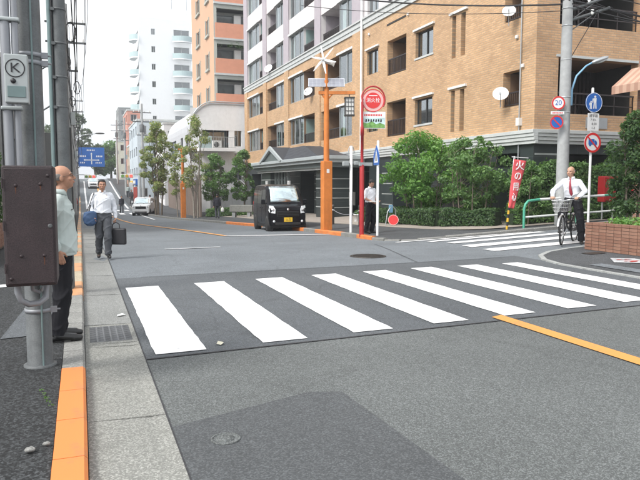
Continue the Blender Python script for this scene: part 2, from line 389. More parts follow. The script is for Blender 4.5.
mb = MB(); strip(mb, [(4.45, 21.0), (7.9, 20.1)], [(4.45, 21.25), (7.9, 20.35)], .018, 3); mb.build('stop_line', 'paint_white', road)
mb = MB(); strip(mb, [(1.9, 15.9), (3.3, 16.0)], [(1.9, 16.1), (3.3, 16.2)], .012, 1); mb.build('worn_line', 'paint_white_worn', road)
mb = MB(); strip(mb, [(2.4, 73), (2.4, 119)], [(2.65, 73), (2.65, 119)], .03, 1); mb.build('centre_line', 'paint_yellow', road)
for xe in (.55, 4.75):
    mb = MB(); strip(mb, [(xe, 46), (xe, 58)], [(xe + .15, 46), (xe + .15, 58)], .02, 1); mb.build('edge_line', 'paint_white', road)
    mb = MB(); strip(mb, [(xe, 73), (xe, 119)], [(xe + .2, 73), (xe + .2, 119)], .03, 1); mb.build('edge_line', 'paint_white', road)
cw3 = thing('crosswalk', None, None, (0, 0, 0), kind='structure')
for y0 in (59.5, 67.5):
    for k in range(5):
        mb = MB(); x0 = .6 + k * .9; strip(mb, [(x0, y0), (x0, y0 + 3.)], [(x0 + .45, y0), (x0 + .45, y0 + 3.)], .03, 1); mb.build('stripe', 'paint_white', cw3)
# manhole covers
def manhole(x, y, r, label):
    t = thing('manhole_cover', label, 'manhole cover', (x, y, Zg(x, y)))
    mb = MB(); mb.lathe([(r * 1.08, -.02), (r * 1.08, .012), (r, .012), (r, .009), (0, .009)], 32); mb.build('rim', 'concrete_kerb' if r < .2 else 'iron_cover', t)
    mb = MB(); mb.lathe([(r * .97, .0), (r * .97, .018), (0, .018)], 32)
    for i in range(-5, 6):
        h = math.sqrt(max(0, (r * .9) ** 2 - (i * r * .16) ** 2)); mb.box(-h, h, i * r * .16 - .012, i * r * .16 + .012, .018, .023)
    mb.build('cover', 'iron_cover', t)
manhole(5.75, 12.45, .36, 'round rusty manhole cover in the middle of the junction asphalt')
# faint round survey mark on the patch
t = thing('manhole_cover', 'faint worn round valve cover in the dark asphalt patch at the gutter', 'valve cover', (.78, 3.72, .012))
mb = MB(); mb.lathe([(.09, 0), (.09, .006), (.078, .006), (.078, .003), (.05, .003), (.05, .006), (.02, .006), (0, .006)], 24); mb.build('ring', 'asphalt_coarse', t)

# ------------------------------------------------------------------ left pavement, kerb, gutter
KX0, KX1 = -.18, -.005
lp = sheet('pavement_left', [-60, -6, -1.75, -1.2, -.6, KX0 - .004], [-6, 0, 3, 6, 9, 12, 14] + list(range(15, 150, 2)) + [150], lambda x, y: P(y) + .088 + .003 * math.sin(3 * y) * math.sin(4 * x), 'asphalt_left')
# loose patches on the footway
for (x0, x1, y0, y1, m) in [(-1.5, -.9, 4.6, 6.3, 'asphalt_dark'), (-.75, -.22, 6.6, 8.2, 'asphalt_fine')]:
    mb = MB(); strip(mb, [(x0, y0), (x0 + .1, y1)], [(x1, y0 + .1), (x1 + .02, y1)], .096, 2, zf=lambda x, y: P(y)); mb.build('footway_patch', m, lp)
mb = MB(); strip(mb, [(-1.7, 9.75), (-.98, 10.0)], [(-1.7, 10.05), (-.95, 10.25)], .097, 2, zf=lambda x, y: P(y)); mb.build('white_mark', 'paint_white', lp)
kerb = thing('kerb_left', None, None, (0, 0, 0), kind='structure')
def stone_mesh(L, wd, h, m, drop=.15, chamf=.018):
    mb = MB()
    o = [(-wd / 2, -drop), (wd / 2, -drop), (wd / 2, h - chamf), (wd / 2 - chamf, h), (-wd / 2, h)]
    n = len(o); vs = [(x, y, z) for y in (-L / 2, L / 2) for x, z in o]
    mb.add(vs, [tuple(range(n)), tuple(range(n, 2 * n))[::-1]] + [(i, n + i, n + (i + 1) % n, (i + 1) % n) for i in range(n)])
    me = bpy.data.meshes.new('kerb_stone'); me.from_pydata(mb.v, [], mb.f); me.materials.append(MAT[m]); me.update(); return me
SM = {}
def stone(L, wd, h, m):
    k = (round(L, 3), wd, round(h, 3), m)
    if k not in SM: SM[k] = stone_mesh(*k)
    return SM[k]
rng = random.Random(3)
y = 2.95
while y < 90:
    L = .60 if y < 34 else 1.2
    if y < 5.3: m = 'paint_orange_kerb'
    elif y < 8.6: m = 'concrete_kerb'
    else: m = 'paint_orange_far' if int((y - 8.6) / (1.2 if y < 34 else 2.4)) % 2 == 0 else 'concrete_kerb'
    if m == 'concrete_kerb' and y > 8.6: m = 'kerb_buff' if 'kerb_buff' in MAT else m
    h = .10 if y < 5.3 or y > 9.5 else .088
    sl = math.atan2(P(y + L) - P(y), L)
    put('kerb_stone', stone(L - .008, KX1 - KX0, h, m), kerb, loc=((KX0 + KX1) / 2 + rng.uniform(-.002, .002), y + L / 2, (P(y) + P(y + L)) / 2), rot=(sl, 0, 0)); y += L
for y0 in (-2, .5):
    put('kerb_stone', stone(2.4, KX1 - KX0, .10, 'paint_orange_kerb'), kerb, loc=((KX0 + KX1) / 2, y0 + 1.2, 0))
gut = thing('gutter', None, None, (0, 0, 0), kind='structure')
y = -2.0; i = 0
while y < 60:
    L = 4.28 if y < 0 else (2.0 if y < 4 else 2.0)
    if y < 6.4 and y + L > 6.4: L = 6.42 - y
    if abs(y - 7.3) < .01: L = 2.
    mb = MB(); sl = P(y + L) - P(y)
    for (xa, xb, za, zb) in [(0.0, .40, .020, .004), (.40, .49, .004, .012)]:
        mb.add([(xa, y, P(y) + za), (xb, y, P(y) + zb), (xb, y + L - .006, P(y + L) + zb), (xa, y + L - .006, P(y + L) + za)], [(0, 1, 2, 3)])
    mb.add([(0.0, y, P(y) - .1), (.49, y, P(y) - .1), (.49, y, P(y) + .012), (0, y, P(y) + .02)], [(0, 1, 2, 3)])
    mb.add([(.49, y, P(y) - .1), (.49, y + L - .006, P(y + L) - .1), (.49, y + L - .006, P(y + L) + .012), (.49, y, P(y) + .012)], [(0, 1, 2, 3)])
    mb.build('gutter_slab', 'concrete_slab' if y < 6.5 else 'gutter_far', gut)
    y += L
    if abs(y - 6.42) < .01: y = 7.3
    if y > 30: break
# drain grate
t = thing('drain_grate', 'rectangular steel drain grate set in the gutter by the older man in a grey jacket', 'drain grate', (.245, 6.86, 0))
mb = MB(); mb.box(-.245, .245, -.42, .42, -.3, -.12); mb.build('sump', 'black_plastic', t)
mb = MB()
for a in ((-.245, .245, -.44, -.36), (-.245, .245, .36, .43)): mb.box(a[0], a[1], a[2], a[3], -.1, .012)
mb.box(-.245, -.2, -.36, .36, -.1, .013); mb.box(.2, .245, -.36, .36, -.1, .013); mb.build('frame', 'concrete_slab', t)
me = None
for i in range(17):
    yy = -.34 + i * .0425
    if me is None:
        mb = MB(); mb.box(-.198, .198, -.012, .012, -.03, .012); o = mb.build('bar', 'grate_steel', t, loc=(0, 0, 0)); me = o.data; o.location = (0, yy, 0)
    else: put('bar', me, t, loc=(0, yy, 0))
for xx in (-.13, -.065, 0, .065, .13):
    mb = MB(); mb.box(xx - .008, xx + .008, -.355, .355, -.028, .0135); mb.build('cross_bar', 'grate_steel', t)

# ------------------------------------------------------------------ far right pavement with its kerb round the corner
OUT = [(5.2, 150), (5.2, 60), (5.8, 50), (7.0, 40), (8.0, 23), (8.0, 18.0), (8.0, 16.9), (8.08, 16.3), (8.35, 15.9), (8.8, 15.7), (9.6, 15.6), (13, 15.4), (60, 15.1)]
INN = [(14.2, 150), (14.2, 60), (14.2, 50), (14.2, 40), (14.2, 24), (14.2, 19.0), (14.2, 18.2), (14.2, 17.9), (14.3, 17.6), (14.4, 17.6), (14.6, 17.6), (16, 17.6), (60, 17.6)]
HH = [SW, SW, SW, SW, SW, SW, .10, .05, .02, .02, .06, .10, .10]
def ribbon(mb, A, B, hA, hB, nz=4, step=1.):
    rows = []
    for i in range(len(A) - 1):
        n = max(1, int((Vector(A[i + 1]) - Vector(A[i])).length / step))
        for k in range(n):
            t_ = k / n; rows.append((Vector(A[i]).lerp(Vector(A[i + 1]), t_), Vector(B[i]).lerp(Vector(B[i + 1]), t_), hA[i] * (1 - t_) + hA[i + 1] * t_, hB[i] * (1 - t_) + hB[i + 1] * t_))
    rows.append((Vector(A[-1]), Vector(B[-1]), hA[-1], hB[-1])); vs = []
    for a, b, ha, hb in rows:
        for k in range(nz + 1):
            p = a.lerp(b, k / nz); vs.append((p.x, p.y, Zg(p.x, p.y) + ha + (hb - ha) * min(1, 2 * k / nz)))
    w_ = nz + 1
    mb.add(vs, [(r * w_ + k, r * w_ + k + 1, (r + 1) * w_ + k + 1, (r + 1) * w_ + k) for r in range(len(rows) - 1) for k in range(nz)])
pr = MB(); ribbon(pr, [(x + (.0 if y > 16.5 else .02), y + .0) for x, y in OUT], INN, HH, [SW] * 13, 8)
pave_r = pr.build('pavement_right', 'asphalt_path', kind='structure')
mb = MB(); ribbon(mb, [(9.2, 50), (9.6, 30), (10.2, 19), (10.3, 18), (10.5, 17.2), (10.8, 16.6), (11.2, 16.2), (12, 16.05), (14, 15.95), (40, 15.7)],
                  [(14.1, 50), (14.1, 30), (14.1, 19), (14.1, 18.2), (14.1, 17.9), (14.3, 17.6), (14.4, 17.6), (14.6, 17.6), (16, 17.6), (40, 17.6)], [SW + .005] * 10, [SW + .005] * 10, 6); mb.build('tile_paving', 'paving_beige', pave_r)
kr = thing('kerb_right', None, None, (0, 0, 0), kind='structure')
def kerbline(pts, hs, parent, L0=.6, wd=.16, cf=None, maxlen=60):
    seg = [(Vector(pts[i]), Vector(pts[i + 1]), hs[i], hs[i + 1]) for i in range(len(pts) - 1)]
    i = 0
    for a, b, ha, hb in seg:
        Ls = (b - a).length; n = max(1, round(Ls / L0)); n = min(n, 400)
        for k in range(n):
            p = a.lerp(b, (k + .5) / n); q0 = a.lerp(b, k / n); q1 = a.lerp(b, (k + 1) / n)
            h = ha + (hb - ha) * (k + .5) / n; d = q1 - q0
            sl = math.atan2(Zg(q1.x, q1.y) - Zg(q0.x, q0.y), d.length); rz = math.atan2(d.y, d.x) - math.pi / 2
            put('kerb_stone', stone(d.length - .008, wd, round(h + .006, 2), cf(p) if cf else 'concrete_kerb'), parent, loc=(p.x, p.y, (Zg(q0.x, q0.y) + Zg(q1.x, q1.y)) / 2), rot=(sl, 0, rz)); i += 1
kerbline([(5.2, 75), (5.2, 60), (5.8, 50), (7.0, 40), (8, 23), (8.0, 18.0), (8.0, 16.9), (8.08, 16.3), (8.35, 15.9), (8.8, 15.7), (9.6, 15.6), (13, 15.4), (22, 15.35)], [SW, SW, SW, SW, SW, SW, .10, .05, .02, .02, .06, .10, .10], kr,
         cf=lambda p: 'paint_orange_kerb' if (16.9 < p.y < 24 and int(p.y / 1.2) % 3 != 0 and p.x < 8.05) or (28 < p.y < 34) else 'concrete_kerb')
# ------------------------------------------------------------------ near right corner: flush pavement, pale kerb, planter
NO = [(8.5, -10), (8.5, 9.0), (8.52, 9.7), (8.68, 10.3), (9.0, 10.8), (9.5, 11.15), (10.2, 11.35), (11, 11.42), (40, 11.5)]
NI = [(14, -10), (13, 5), (12.5, 6), (12.3, 6.5), (12.2, 7), (12.2, 7.5), (12.3, 8), (12.5, 8.5), (40, 8.6)]
mb = MB(); ribbon(mb, NO, NI, [.03] * 9, [.04] * 9, 6); pc = mb.build('pavement_corner', 'asphalt_path', kind='structure')
mb = MB(); mb.add([(x, y, Zg(x, y) + .04) for x, y in [(14, -10), (13, 5), (12.5, 6), (12.3, 6.5), (12.2, 7), (12.2, 7.5), (12.3, 8), (12.5, 8.5), (40, 8.6), (40, -10)]], [tuple(range(10))]); mb.build('yard_surface', 'asphalt_path', pc)
kc = thing('kerb_corner', None, None, (0, 0, 0), kind='structure')
asphalt('kerb_pale', (.36, .37, .36), chip=.25, scale=80, bump=.25, patch=.16)
kerbline(NO[:-1] + [(18, 11.45)], [.02] * 9, kc, L0=.45, wd=.2, cf=lambda p: 'kerb_pale')
mb = MB(); strip(mb, [(8.72, 2), (8.72, 9.2)], [(9.0, 2), (9.0, 9.2)], .042, 1); mb.build('gutter_band', 'asphalt_far', pc)
mb = MB(); mb.add([(x, y, Zg(x, y) + .046) for x, y in [(9.25, 9.15), (9.75, 8.55), (9.9, 9.3), (9.6, 9.6)]], [(0, 1, 2, 3)]); mb.build('white_panel', 'paint_white_worn', pc)
mb = MB(); rg = random.Random(4)
for k in range(9):
    cx, cy = rg.uniform(9.5, 9.72), rg.uniform(8.95, 9.35); mb.add([(cx + dx, cy + dy, Zg(cx, cy) + .052) for dx, dy in [(-.06, -.02), (.07, -.03), (.05, .03), (-.05, .04)]], [(0, 1, 2, 3)])
mb.build('red_mark', 'paint_red', pc)
mb = MB(); mb.add([(x, y, Zg(x, y) + .045) for x, y in [(9.7, 10.5), (10.1, 10.45), (10.1, 10.2), (9.7, 10.2)]], [(0, 1, 2, 3)]); mb.build('meter_lid', 'iron_cover', pc)

# ------------------------------------------------------------------ the brick-tiled apartment building
brickmat('tile_left', (.60, .375, .205), (.47, .285, .15), (.40, .30, .20), .235, .078, 'YZ', stain=.17)
brickmat('tile_front', (.58, .35, .19), (.45, .265, .14), (.38, .28, .19), .235, .078, 'XZ', stain=.17)
mat('render_white', (.69, .655, .65), rough=.8, var=.05, dirt=.12)
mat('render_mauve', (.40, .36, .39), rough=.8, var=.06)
mat('stone_ledge', (.50, .52, .51), rough=.7, var=.08, dirt=.15)
brickmat('stone_dark', (.034, .044, .044), (.028, .037, .038), (.06, .064, .064), .9, .45, 'YZ', rough=.35, mort=.006, bump=.3)
brickmat('stone_dark_front', (.034, .044, .044), (.028, .037, .038), (.06, .064, .064), .9, .45, 'XZ', rough=.35, mort=.006, bump=.3)
mat('stone_band', (.30, .32, .31), rough=.5, var=.1)
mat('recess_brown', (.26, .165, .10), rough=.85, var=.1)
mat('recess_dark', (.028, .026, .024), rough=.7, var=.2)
mat('rail_dark', (.035, .026, .026), rough=.45, metal=.3, var=.1)
mat('frame_alu', (.42, .44, .44), rough=.4, metal=.6, var=.05)
mat('frame_dark', (.06, .06, .058), rough=.4, metal=.4, var=.05)
mat('curtain_white', (.72, .74, .73), rough=.9, var=.08)
mat('curtain_grey', (.46, .52, .52), rough=.9, var=.12)
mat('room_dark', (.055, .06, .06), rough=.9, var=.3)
mat('hood_white', (.70, .70, .68), rough=.6, var=.05)
mat('screen_green', (.30, .42, .40), rough=.35, var=.06)
mat('steel_grey', (.42, .44, .45), rough=.4, metal=.5, var=.08)
mat('white_paint', (.74, .75, .75), rough=.45, var=.05)
glassmat('glass', (.66, .75, .74), .12)
glassmat('glass_dark', (.38, .43, .43), .22)
glassmat('glass_green', (.55, .72, .70), .22)

class Fr:
    def __init__(s, O, U, N): s.O = Vector(O); s.U = Vector(U); s.N = Vector(N)
    def P(s, u, z, d=0.): return s.O + s.U * u + Vector((0, 0, z)) - s.N * d     # d > 0: into the wall
    def box(s, mb, u0, u1, z0, z1, d0, d1, mi=0):
        vs = [s.P(u, z, d) for z in (z0, z1) for d in (d0, d1) for u in (u0, u1)]
        mb.add(vs, [(0, 2, 3, 1), (4, 5, 7, 6), (0, 1, 5, 4), (2, 6, 7, 3), (0, 4, 6, 2), (1, 3, 7, 5)], mi)
    def quad(s, mb, u0, u1, z0, z1, d, mi=0):
        mb.add([s.P(u0, z0, d), s.P(u1, z0, d), s.P(u1, z1, d), s.P(u0, z1, d)], [(0, 1, 2, 3)], mi)
def wall(mb, fr, u0, u1, z0, z1, holes, mi=0, mr=0, t=.3):
    """wall sheet with rectangular openings and their reveals; holes: (ua, ub, za, zb[, depth])"""
    us = sorted({u0, u1, *[h[0] for h in holes], *[h[1] for h in holes]}); zs = sorted({z0, z1, *[h[2] for h in holes], *[h[3] for h in holes]})
    us = [u for u in us if u0 <= u <= u1]; zs = [z for z in zs if z0 <= z <= z1]
    for a, b in zip(us, us[1:]):
        for c, d in zip(zs, zs[1:]):
            mu, mz = (a + b) / 2, (c + d) / 2
            if any(h[0] < mu < h[1] and h[2] < mz < h[3] for h in holes): continue
            fr.quad(mb, a, b, c, d, 0, mi)
    for h in holes:
        a, b, c, d = h[:4]; dp = h[4] if len(h) > 4 else t
        for q in ([(a, c), (b, c)], [(b, c), (b, d)], [(b, d), (a, d)], [(a, d), (a, c)]):
            (ua, za), (ub, zb) = q
            mb.add([fr.P(ua, za, 0), fr.P(ub, zb, 0), fr.P(ub, zb, dp), fr.P(ua, za, dp)], [(0, 1, 2, 3)], mr)
WR = random.Random(11)
def window(par, fr, u0, u1, z0, z1, d=.12, glass='glass', fm='frame_alu', n=2, fw=.05, hood=False, curtain=None, deep=.55, door=False, back=True):
    """window part: mesh = frame; pane(s), curtain as sub-parts"""
    mb = MB()
    fr.box(mb, u0, u1, z0, z0 + fw, d, d + .08); fr.box(mb, u0, u1, z1 - fw, z1, d, d + .08)
    fr.box(mb, u0, u0 + fw, z0 + fw, z1 - fw, d, d + .08); fr.box(mb, u1 - fw, u1, z0 + fw, z1 - fw, d, d + .08)
    for k in range(1, n):
        u = u0 + (u1 - u0) * k / n; fr.box(mb, u - fw * .6, u + fw * .6, z0 + fw, z1 - fw, d + .01, d + .07)
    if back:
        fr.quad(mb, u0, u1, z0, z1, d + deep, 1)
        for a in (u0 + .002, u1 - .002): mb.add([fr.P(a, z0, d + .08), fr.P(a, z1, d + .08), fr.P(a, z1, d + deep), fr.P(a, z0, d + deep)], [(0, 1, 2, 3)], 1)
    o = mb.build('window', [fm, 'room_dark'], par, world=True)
    for k in range(n):
        a = u0 + (u1 - u0) * k / n + fw * .8; b = u0 + (u1 - u0) * (k + 1) / n - fw * .8
        m2 = MB(); fr.quad(m2, a, b, z0 + fw, z1 - fw, d + (.03 if k % 2 else .05)); m2.build('pane', glass, o, world=True)
    if curtain is None: curtain = WR.random() < .75
    if curtain:
        for (a, b) in ([(u0 + fw, u0 + (u1 - u0) * WR.uniform(.1, .34))] + ([(u1 - (u1 - u0) * WR.uniform(.1, .28), u1 - fw)] if WR.random() < .6 else [])):
            m3 = MB(); n_ = max(4, int((b - a) / .06)); vs = []
            for i in range(n_ + 1):
                u = a + (b - a) * i / n_; dd = d + .16 + .025 * (i % 2)
                vs += [fr.P(u, z0 + .06, dd), fr.P(u, z1 - .06, dd)]
            m3.add(vs, [(2 * i, 2 * i + 2, 2 * i + 3, 2 * i + 1) for i in range(n_)], 0)
            m3.build('curtain', WR.choice(['curtain_white', 'curtain_grey', 'curtain_white']), o, world=True)
    if hood:
        m4 = MB(); fr.box(m4, u0 - .12, u1 + .12, z1 + .06, z1 + .14, -.09, .0); m4.build('hood', 'hood_white', o, world=True)
    return o
def railing(par, fr, u0, u1, z0, h, d=.1, m='rail_dark', step=.11, solid=False, name='railing'):
    mb = MB(); fr.box(mb, u0, u1, z0 + h - .05, z0 + h, d, d + .05); fr.box(mb, u0, u1, z0 + .05, z0 + .09, d, d + .04)
    n = max(2, int((u1 - u0) / step))
    for i in range(n + 1):
        u = u0 + .02 + (u1 - u0 - .04) * i / n; w2 = .022 if i % 6 == 0 else .010
        fr.box(mb, u - w2, u + w2, z0 + .09, z0 + h - .05, d + .008, d + .035)
    if solid: fr.quad(mb, u0, u1, z0 + .1, z0 + h - .1, d + .03)
    return mb.build(name, m, par, world=True)
def recess(par, fr, u0, u1, z0, z1, depth, m, mceil=None, name='balcony', door=True, glass='glass_dark'):
    mb = MB()
    fr.quad(mb, u0, u1, z0, z1, depth, 0)
    for a in (u0, u1): mb.add([fr.P(a, z0, .3), fr.P(a, z1, .3), fr.P(a, z1, depth), fr.P(a, z0, depth)], [(0, 1, 2, 3)], 0)
    mb.add([fr.P(u0, z0, .3), fr.P(u1, z0, .3), fr.P(u1, z0, depth), fr.P(u0, z0, depth)], [(0, 1, 2, 3)], 0)
    mb.add([fr.P(u0, z1, .3), fr.P(u1, z1, .3), fr.P(u1, z1, depth), fr.P(u0, z1, depth)], [(0, 1, 2, 3)], 1)
    o = mb.build(name, [m, mceil or m], par, world=True)
    if door and u1 - u0 > .8:
        m2 = MB(); a, b = u0 + .12, u1 - .12
        fr.box(m2, a, b, z0 + .02, z0 + .08, depth - .1, depth - .03); fr.box(m2, a, b, z1 - .3, z1 - .24, depth - .1, depth - .03)
        for u in (a, (a + b) / 2 - .03, b - .06): fr.box(m2, u, u + .06, z0 + .08, z1 - .3, depth - .1, depth - .03)
        m2.build('door_frame', 'frame_alu', o, world=True)
        m3 = MB(); fr.quad(m3, a + .06, b - .06, z0 + .08, z1 - .3, depth - .05); m3.build('door_pane', 'glass_mirror', o, world=True)
    return o
mat('glass_mirror', (.10, .13, .13), rough=.08, var=.3, scale=1.5, spec=.9)

BL = Vector((13.9, 17.3, .2))
apt = thing('apartment_building', 'large corner apartment building, tan brick tiles below pale storeys, dark stone ground floor', 'apartment building', BL)
FL = Fr((13.9, 0, 0), (0, 1, 0), (-1, 0, 0)); FF = Fr((0, 17.3, 0), (1, 0, 0), (0, -1, 0))
FLOORS = 6; SH = 2.87
hl = []      # holes in the left face
for k in range(FLOORS):
    z = SH * k
    hl += [(50.1, 55.0, 4.32 + z, 6.02 + z), (44.5, 49.0, 4.3 + z, 6.0 + z), (38.05, 43.3, 4.22 + z, 6.0 + z), (32.2, 37.0, 4.18 + z, 5.92 + z),
           (29.05, 30.35, 4.18 + z, 5.36 + z), (26.15, 28.05, 3.8 + z, 5.42 + z), (23.8, 25.3, 4.13 + z, 5.22 + z),
           (22.08, 22.36, 3.6 + z, 5.22 + z), (21.42, 21.72, 3.6 + z, 5.2 + z), (18.08, 19.0, 4.19 + z, 5.38 + z)]
hr = []
for k in range(FLOORS):
    z = SH * k; hr += [(14.8, 18.2, 3.88 + z, 5.7 + z), (18.7, 22.5, 3.88 + z, 5.7 + z)]
Y0, Y1, XR = 17.3, 56.2, 26.0
ZB, ZL, ZT = 3.32, 9.46, 20.6
mb = MB(); wall(mb, FL, Y0, Y1, ZB, ZL, [h for h in hl if h[3] < ZL]); wall_left = mb.build('wall', 'tile_left', apt, world=True)
mb = MB(); wall(mb, FL, Y0, Y1, ZL, ZT, [h for h in hl if h[2] > ZL]); mb.build('wall', 'render_white', apt, world=True)
mb = MB(); wall(mb, FF, 13.9, XR, ZB, ZT, hr); mb.build('wall', 'tile_front', apt, world=True)
mb = MB(); mb.box(14.0, XR, Y0 + .2, Y1, ZT - .3, ZT); mb.box(XR - .2, XR, Y0 + .1, Y1, 0, ZT - .3); mb.box(14.1, XR - .2, Y1 - .2, Y1, 0, ZT - .3); mb.build('roof', 'render_white', apt, world=True)
# inner core, stops daylight leaking through the rooms
mb = MB(); mb.box(16.6, XR - .4, 19.6, Y1 - .4, 0, ZT - .4); mb.build('core_wall', 'recess_dark', apt, world=True)
# ledge between tile and render
mb = MB(); FL.box(mb, Y0 - .05, Y1, 9.46, 9.66, -.06, 0); FL.box(mb, Y0 - .05, Y1, 9.66, 9.90, -.10, 0); FL.box(mb, Y0 - .05, Y1, 9.90, 9.98, -.16, 0); mb.build('ledge', 'stone_ledge', apt, world=True)
# moulded cornice over the ground floor on both faces
for fr, a, b in ((FL, Y0 - .22, Y1), (FF, 13.9 + .003, XR)):
    mb = MB(); fr.box(mb, a, b, 2.86, 2.97, -.12, .0); fr.box(mb, a, b, 2.97, 3.09, -.16, .0); fr.box(mb, a, b, 3.09, 3.2, -.19, .0); fr.box(mb, a, b, 3.2, 3.32, -.22, .0)
    mb.build('cornice', 'stone_ledge', apt, world=True, bevel=.01)
# pilasters
for a, b in ((55.0, 56.2), (49.0, 50.1), (43.3, 44.5), (37.0, 38.05), (30.95, 32.2)):
    mb = MB(); FL.box(mb, a + .08, b - .08, ZB, ZL, -.07, 0); mb.build('pilaster', 'tile_left', apt, world=True)
    mb = MB(); FL.box(mb, a + .0, b - .0, 9.98, ZT, -.07, 0); mb.build('pilaster', 'render_mauve', apt, world=True)
for k in range(FLOORS):
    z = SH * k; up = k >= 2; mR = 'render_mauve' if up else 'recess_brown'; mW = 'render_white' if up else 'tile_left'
    for (u0, um, u1, z0, z1, winfar) in ((50.1, 51.6, 55.0, 4.32, 6.02, True), (44.5, 46.8, 49.0, 4.3, 6.0, False), (38.05, 40.5, 43.3, 4.22, 6.0, True), (32.2, 34.3, 37.0, 4.18, 5.92, False)):
        wa, wb, ra, rb = (um, u1, u0, um) if winfar else (u0, um, um, u1)
        o = window(apt, FL, wa, wb, z0 + z, z1 + z, d=.1, glass='glass', n=3 if wb - wa > 2.5 else 2, fw=.07, curtain=True, deep=.7)
        mb = MB(); FL.box(mb, wa - .1, wb + .1, z1 + z - .02, z1 + z + .10, -.08, .02); mb.build('hood', 'hood_white', o, world=True)
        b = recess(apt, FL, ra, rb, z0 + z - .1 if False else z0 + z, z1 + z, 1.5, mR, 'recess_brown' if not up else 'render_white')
        # flank of the projecting window bay, seen inside the recess
        mb = MB(); ue = ra if winfar is False else rb
        mb.add([FL.P(um + (.004 if not winfar else -.004), z0 + z, .1), FL.P(um + (.004 if not winfar else -.004), z1 + z, .1), FL.P(um + (.004 if not winfar else -.004), z1 + z, 1.5), FL.P(um + (.004 if not winfar else -.004), z0 + z, 1.5)], [(0, 1, 2, 3)])
        mb.build('bay_side', 'render_white' if up else 'recess_brown', b, world=True)
        railing(b, FL, ra + .02, rb - .02, z0 + z, .62, d=.12, step=.13, solid=up)
        if winfar and up or (winfar and k == 0):
            mb = MB(); FL.box(mb, rb - .06, rb - .02, z0 + z + .05, z1 + z - .15, .25, 1.3); mb.build('screen', 'screen_green', b, world=True)
    window(apt, FL, 29.05, 30.35, 4.18 + z, 5.36 + z, d=.12, fm='frame_alu' if up else 'frame_dark', hood=True, glass='glass_dark')
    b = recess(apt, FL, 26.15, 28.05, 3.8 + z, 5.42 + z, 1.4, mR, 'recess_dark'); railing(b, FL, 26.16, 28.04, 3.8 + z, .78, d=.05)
    window(apt, FL, 23.8, 25.3, 4.13 + z, 5.22 + z, d=.14, fm='frame_dark', hood=True, glass='glass_dark', curtain=False)
    mb = MB(); FL.box(mb, 23.75, 25.35, 4.05 + z, 4.13 + z, -.03, .12); mb.build('sill', 'stone_ledge', apt, world=True)
    for a, c in ((22.08, 22.36), (21.42, 21.72)):
        o = window(apt, FL, a, c, 3.6 + z, 5.2 + z, d=.22, fm='recess_brown', n=1, fw=.03, glass='glass_dark', curtain=False)
    mb = MB(); FL.box(mb, 21.25, 22.5, 5.27 + z, 5.36 + z, -.08, 0); mb.build('hood', 'hood_white', apt, world=True)
    b = recess(apt, FL, 18.08, 19.0, 4.19 + z, 5.38 + z, 1.2, 'recess_brown', 'recess_dark', door=False); railing(b, FL, 18.09, 18.99, 4.19 + z, .5, d=.06)
    mb = MB(); FL.box(mb, 18.4, 18.55, 4.3 + z, 5.2 + z, 1.1, 1.19); mb.build('door_frame', 'frame_alu', b, world=True)
    for a, c in ((14.8, 18.2), (18.7, 22.5)):
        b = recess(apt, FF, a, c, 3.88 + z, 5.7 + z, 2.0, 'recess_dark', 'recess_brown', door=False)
        mb = MB()
        for i in range(18): FF.box(mb, a + .1 + i * (c - a - .2) / 18, a + .22 + i * (c - a - .2) / 18, 3.9 + z, 5.65 + z, 1.9, 1.97)
        mb.build('louvre', 'rail_dark', b, world=True)
        mb = MB(); FF.box(mb, a, c, 4.55 + z, 4.6 + z, .12, .17); FF.box(mb, a, c, 4.2 + z, 4.23 + z, .13, .16)
        for i in range(5): FF.box(mb, a + .02 + i * (c - a - .06) / 4, a + .05 + i * (c - a - .06) / 4, 3.88 + z, 4.55 + z, .13, .16)
        mb.build('railing', 'rail_dark', b, world=True)
        mb = MB(); FF.box(mb, a - .1, c + .1, 5.7 + z, 5.78 + z, -.03, 0); mb.build('hood', 'stone_ledge', apt, world=True)
# ventilation slot under the ledge and small vents
mb = MB(); FL.box(mb, 26.2, 28.1, 9.02, 9.1, -.02, 0); mb.build('vent_slot', 'recess_dark', apt, world=True)
for (u, z) in ((30.0, 9.0), (25.9, 9.0), (18.2, 6.4), (17.85, 5.4)):
    mb = MB(); FL.box(mb, u, u + .12, z, z + .12, -.08, 0); mb.build('vent', 'hood_white', apt, world=True, bevel=.02)
# grey wall plate on the front face under the balcony
mb = MB(); FF.box(mb, 16.0, 16.9, 3.42, 3.78, -.04, 0); mb.build('wall_plate', 'steel_grey', apt, world=True)
# downpipes
mb = MB(); mb.tube([FL.P(30.75, z, -.14) for z in (3.32, 8, 14, ZT)], .07, 8); mb.build('downpipe', 'white_paint', apt, world=True)
mb = MB(); mb.tube([FL.P(18.0, z, -.06) for z in (.4, 3, 9, ZT)], .022, 6); mb.build('downpipe', 'steel_grey', apt, world=True)
mb = MB(); FL.box(mb, 17.92, 18.08, 3.5, 3.75, -.14, 0); mb.build('junction_box', 'hood_white', apt, world=True)
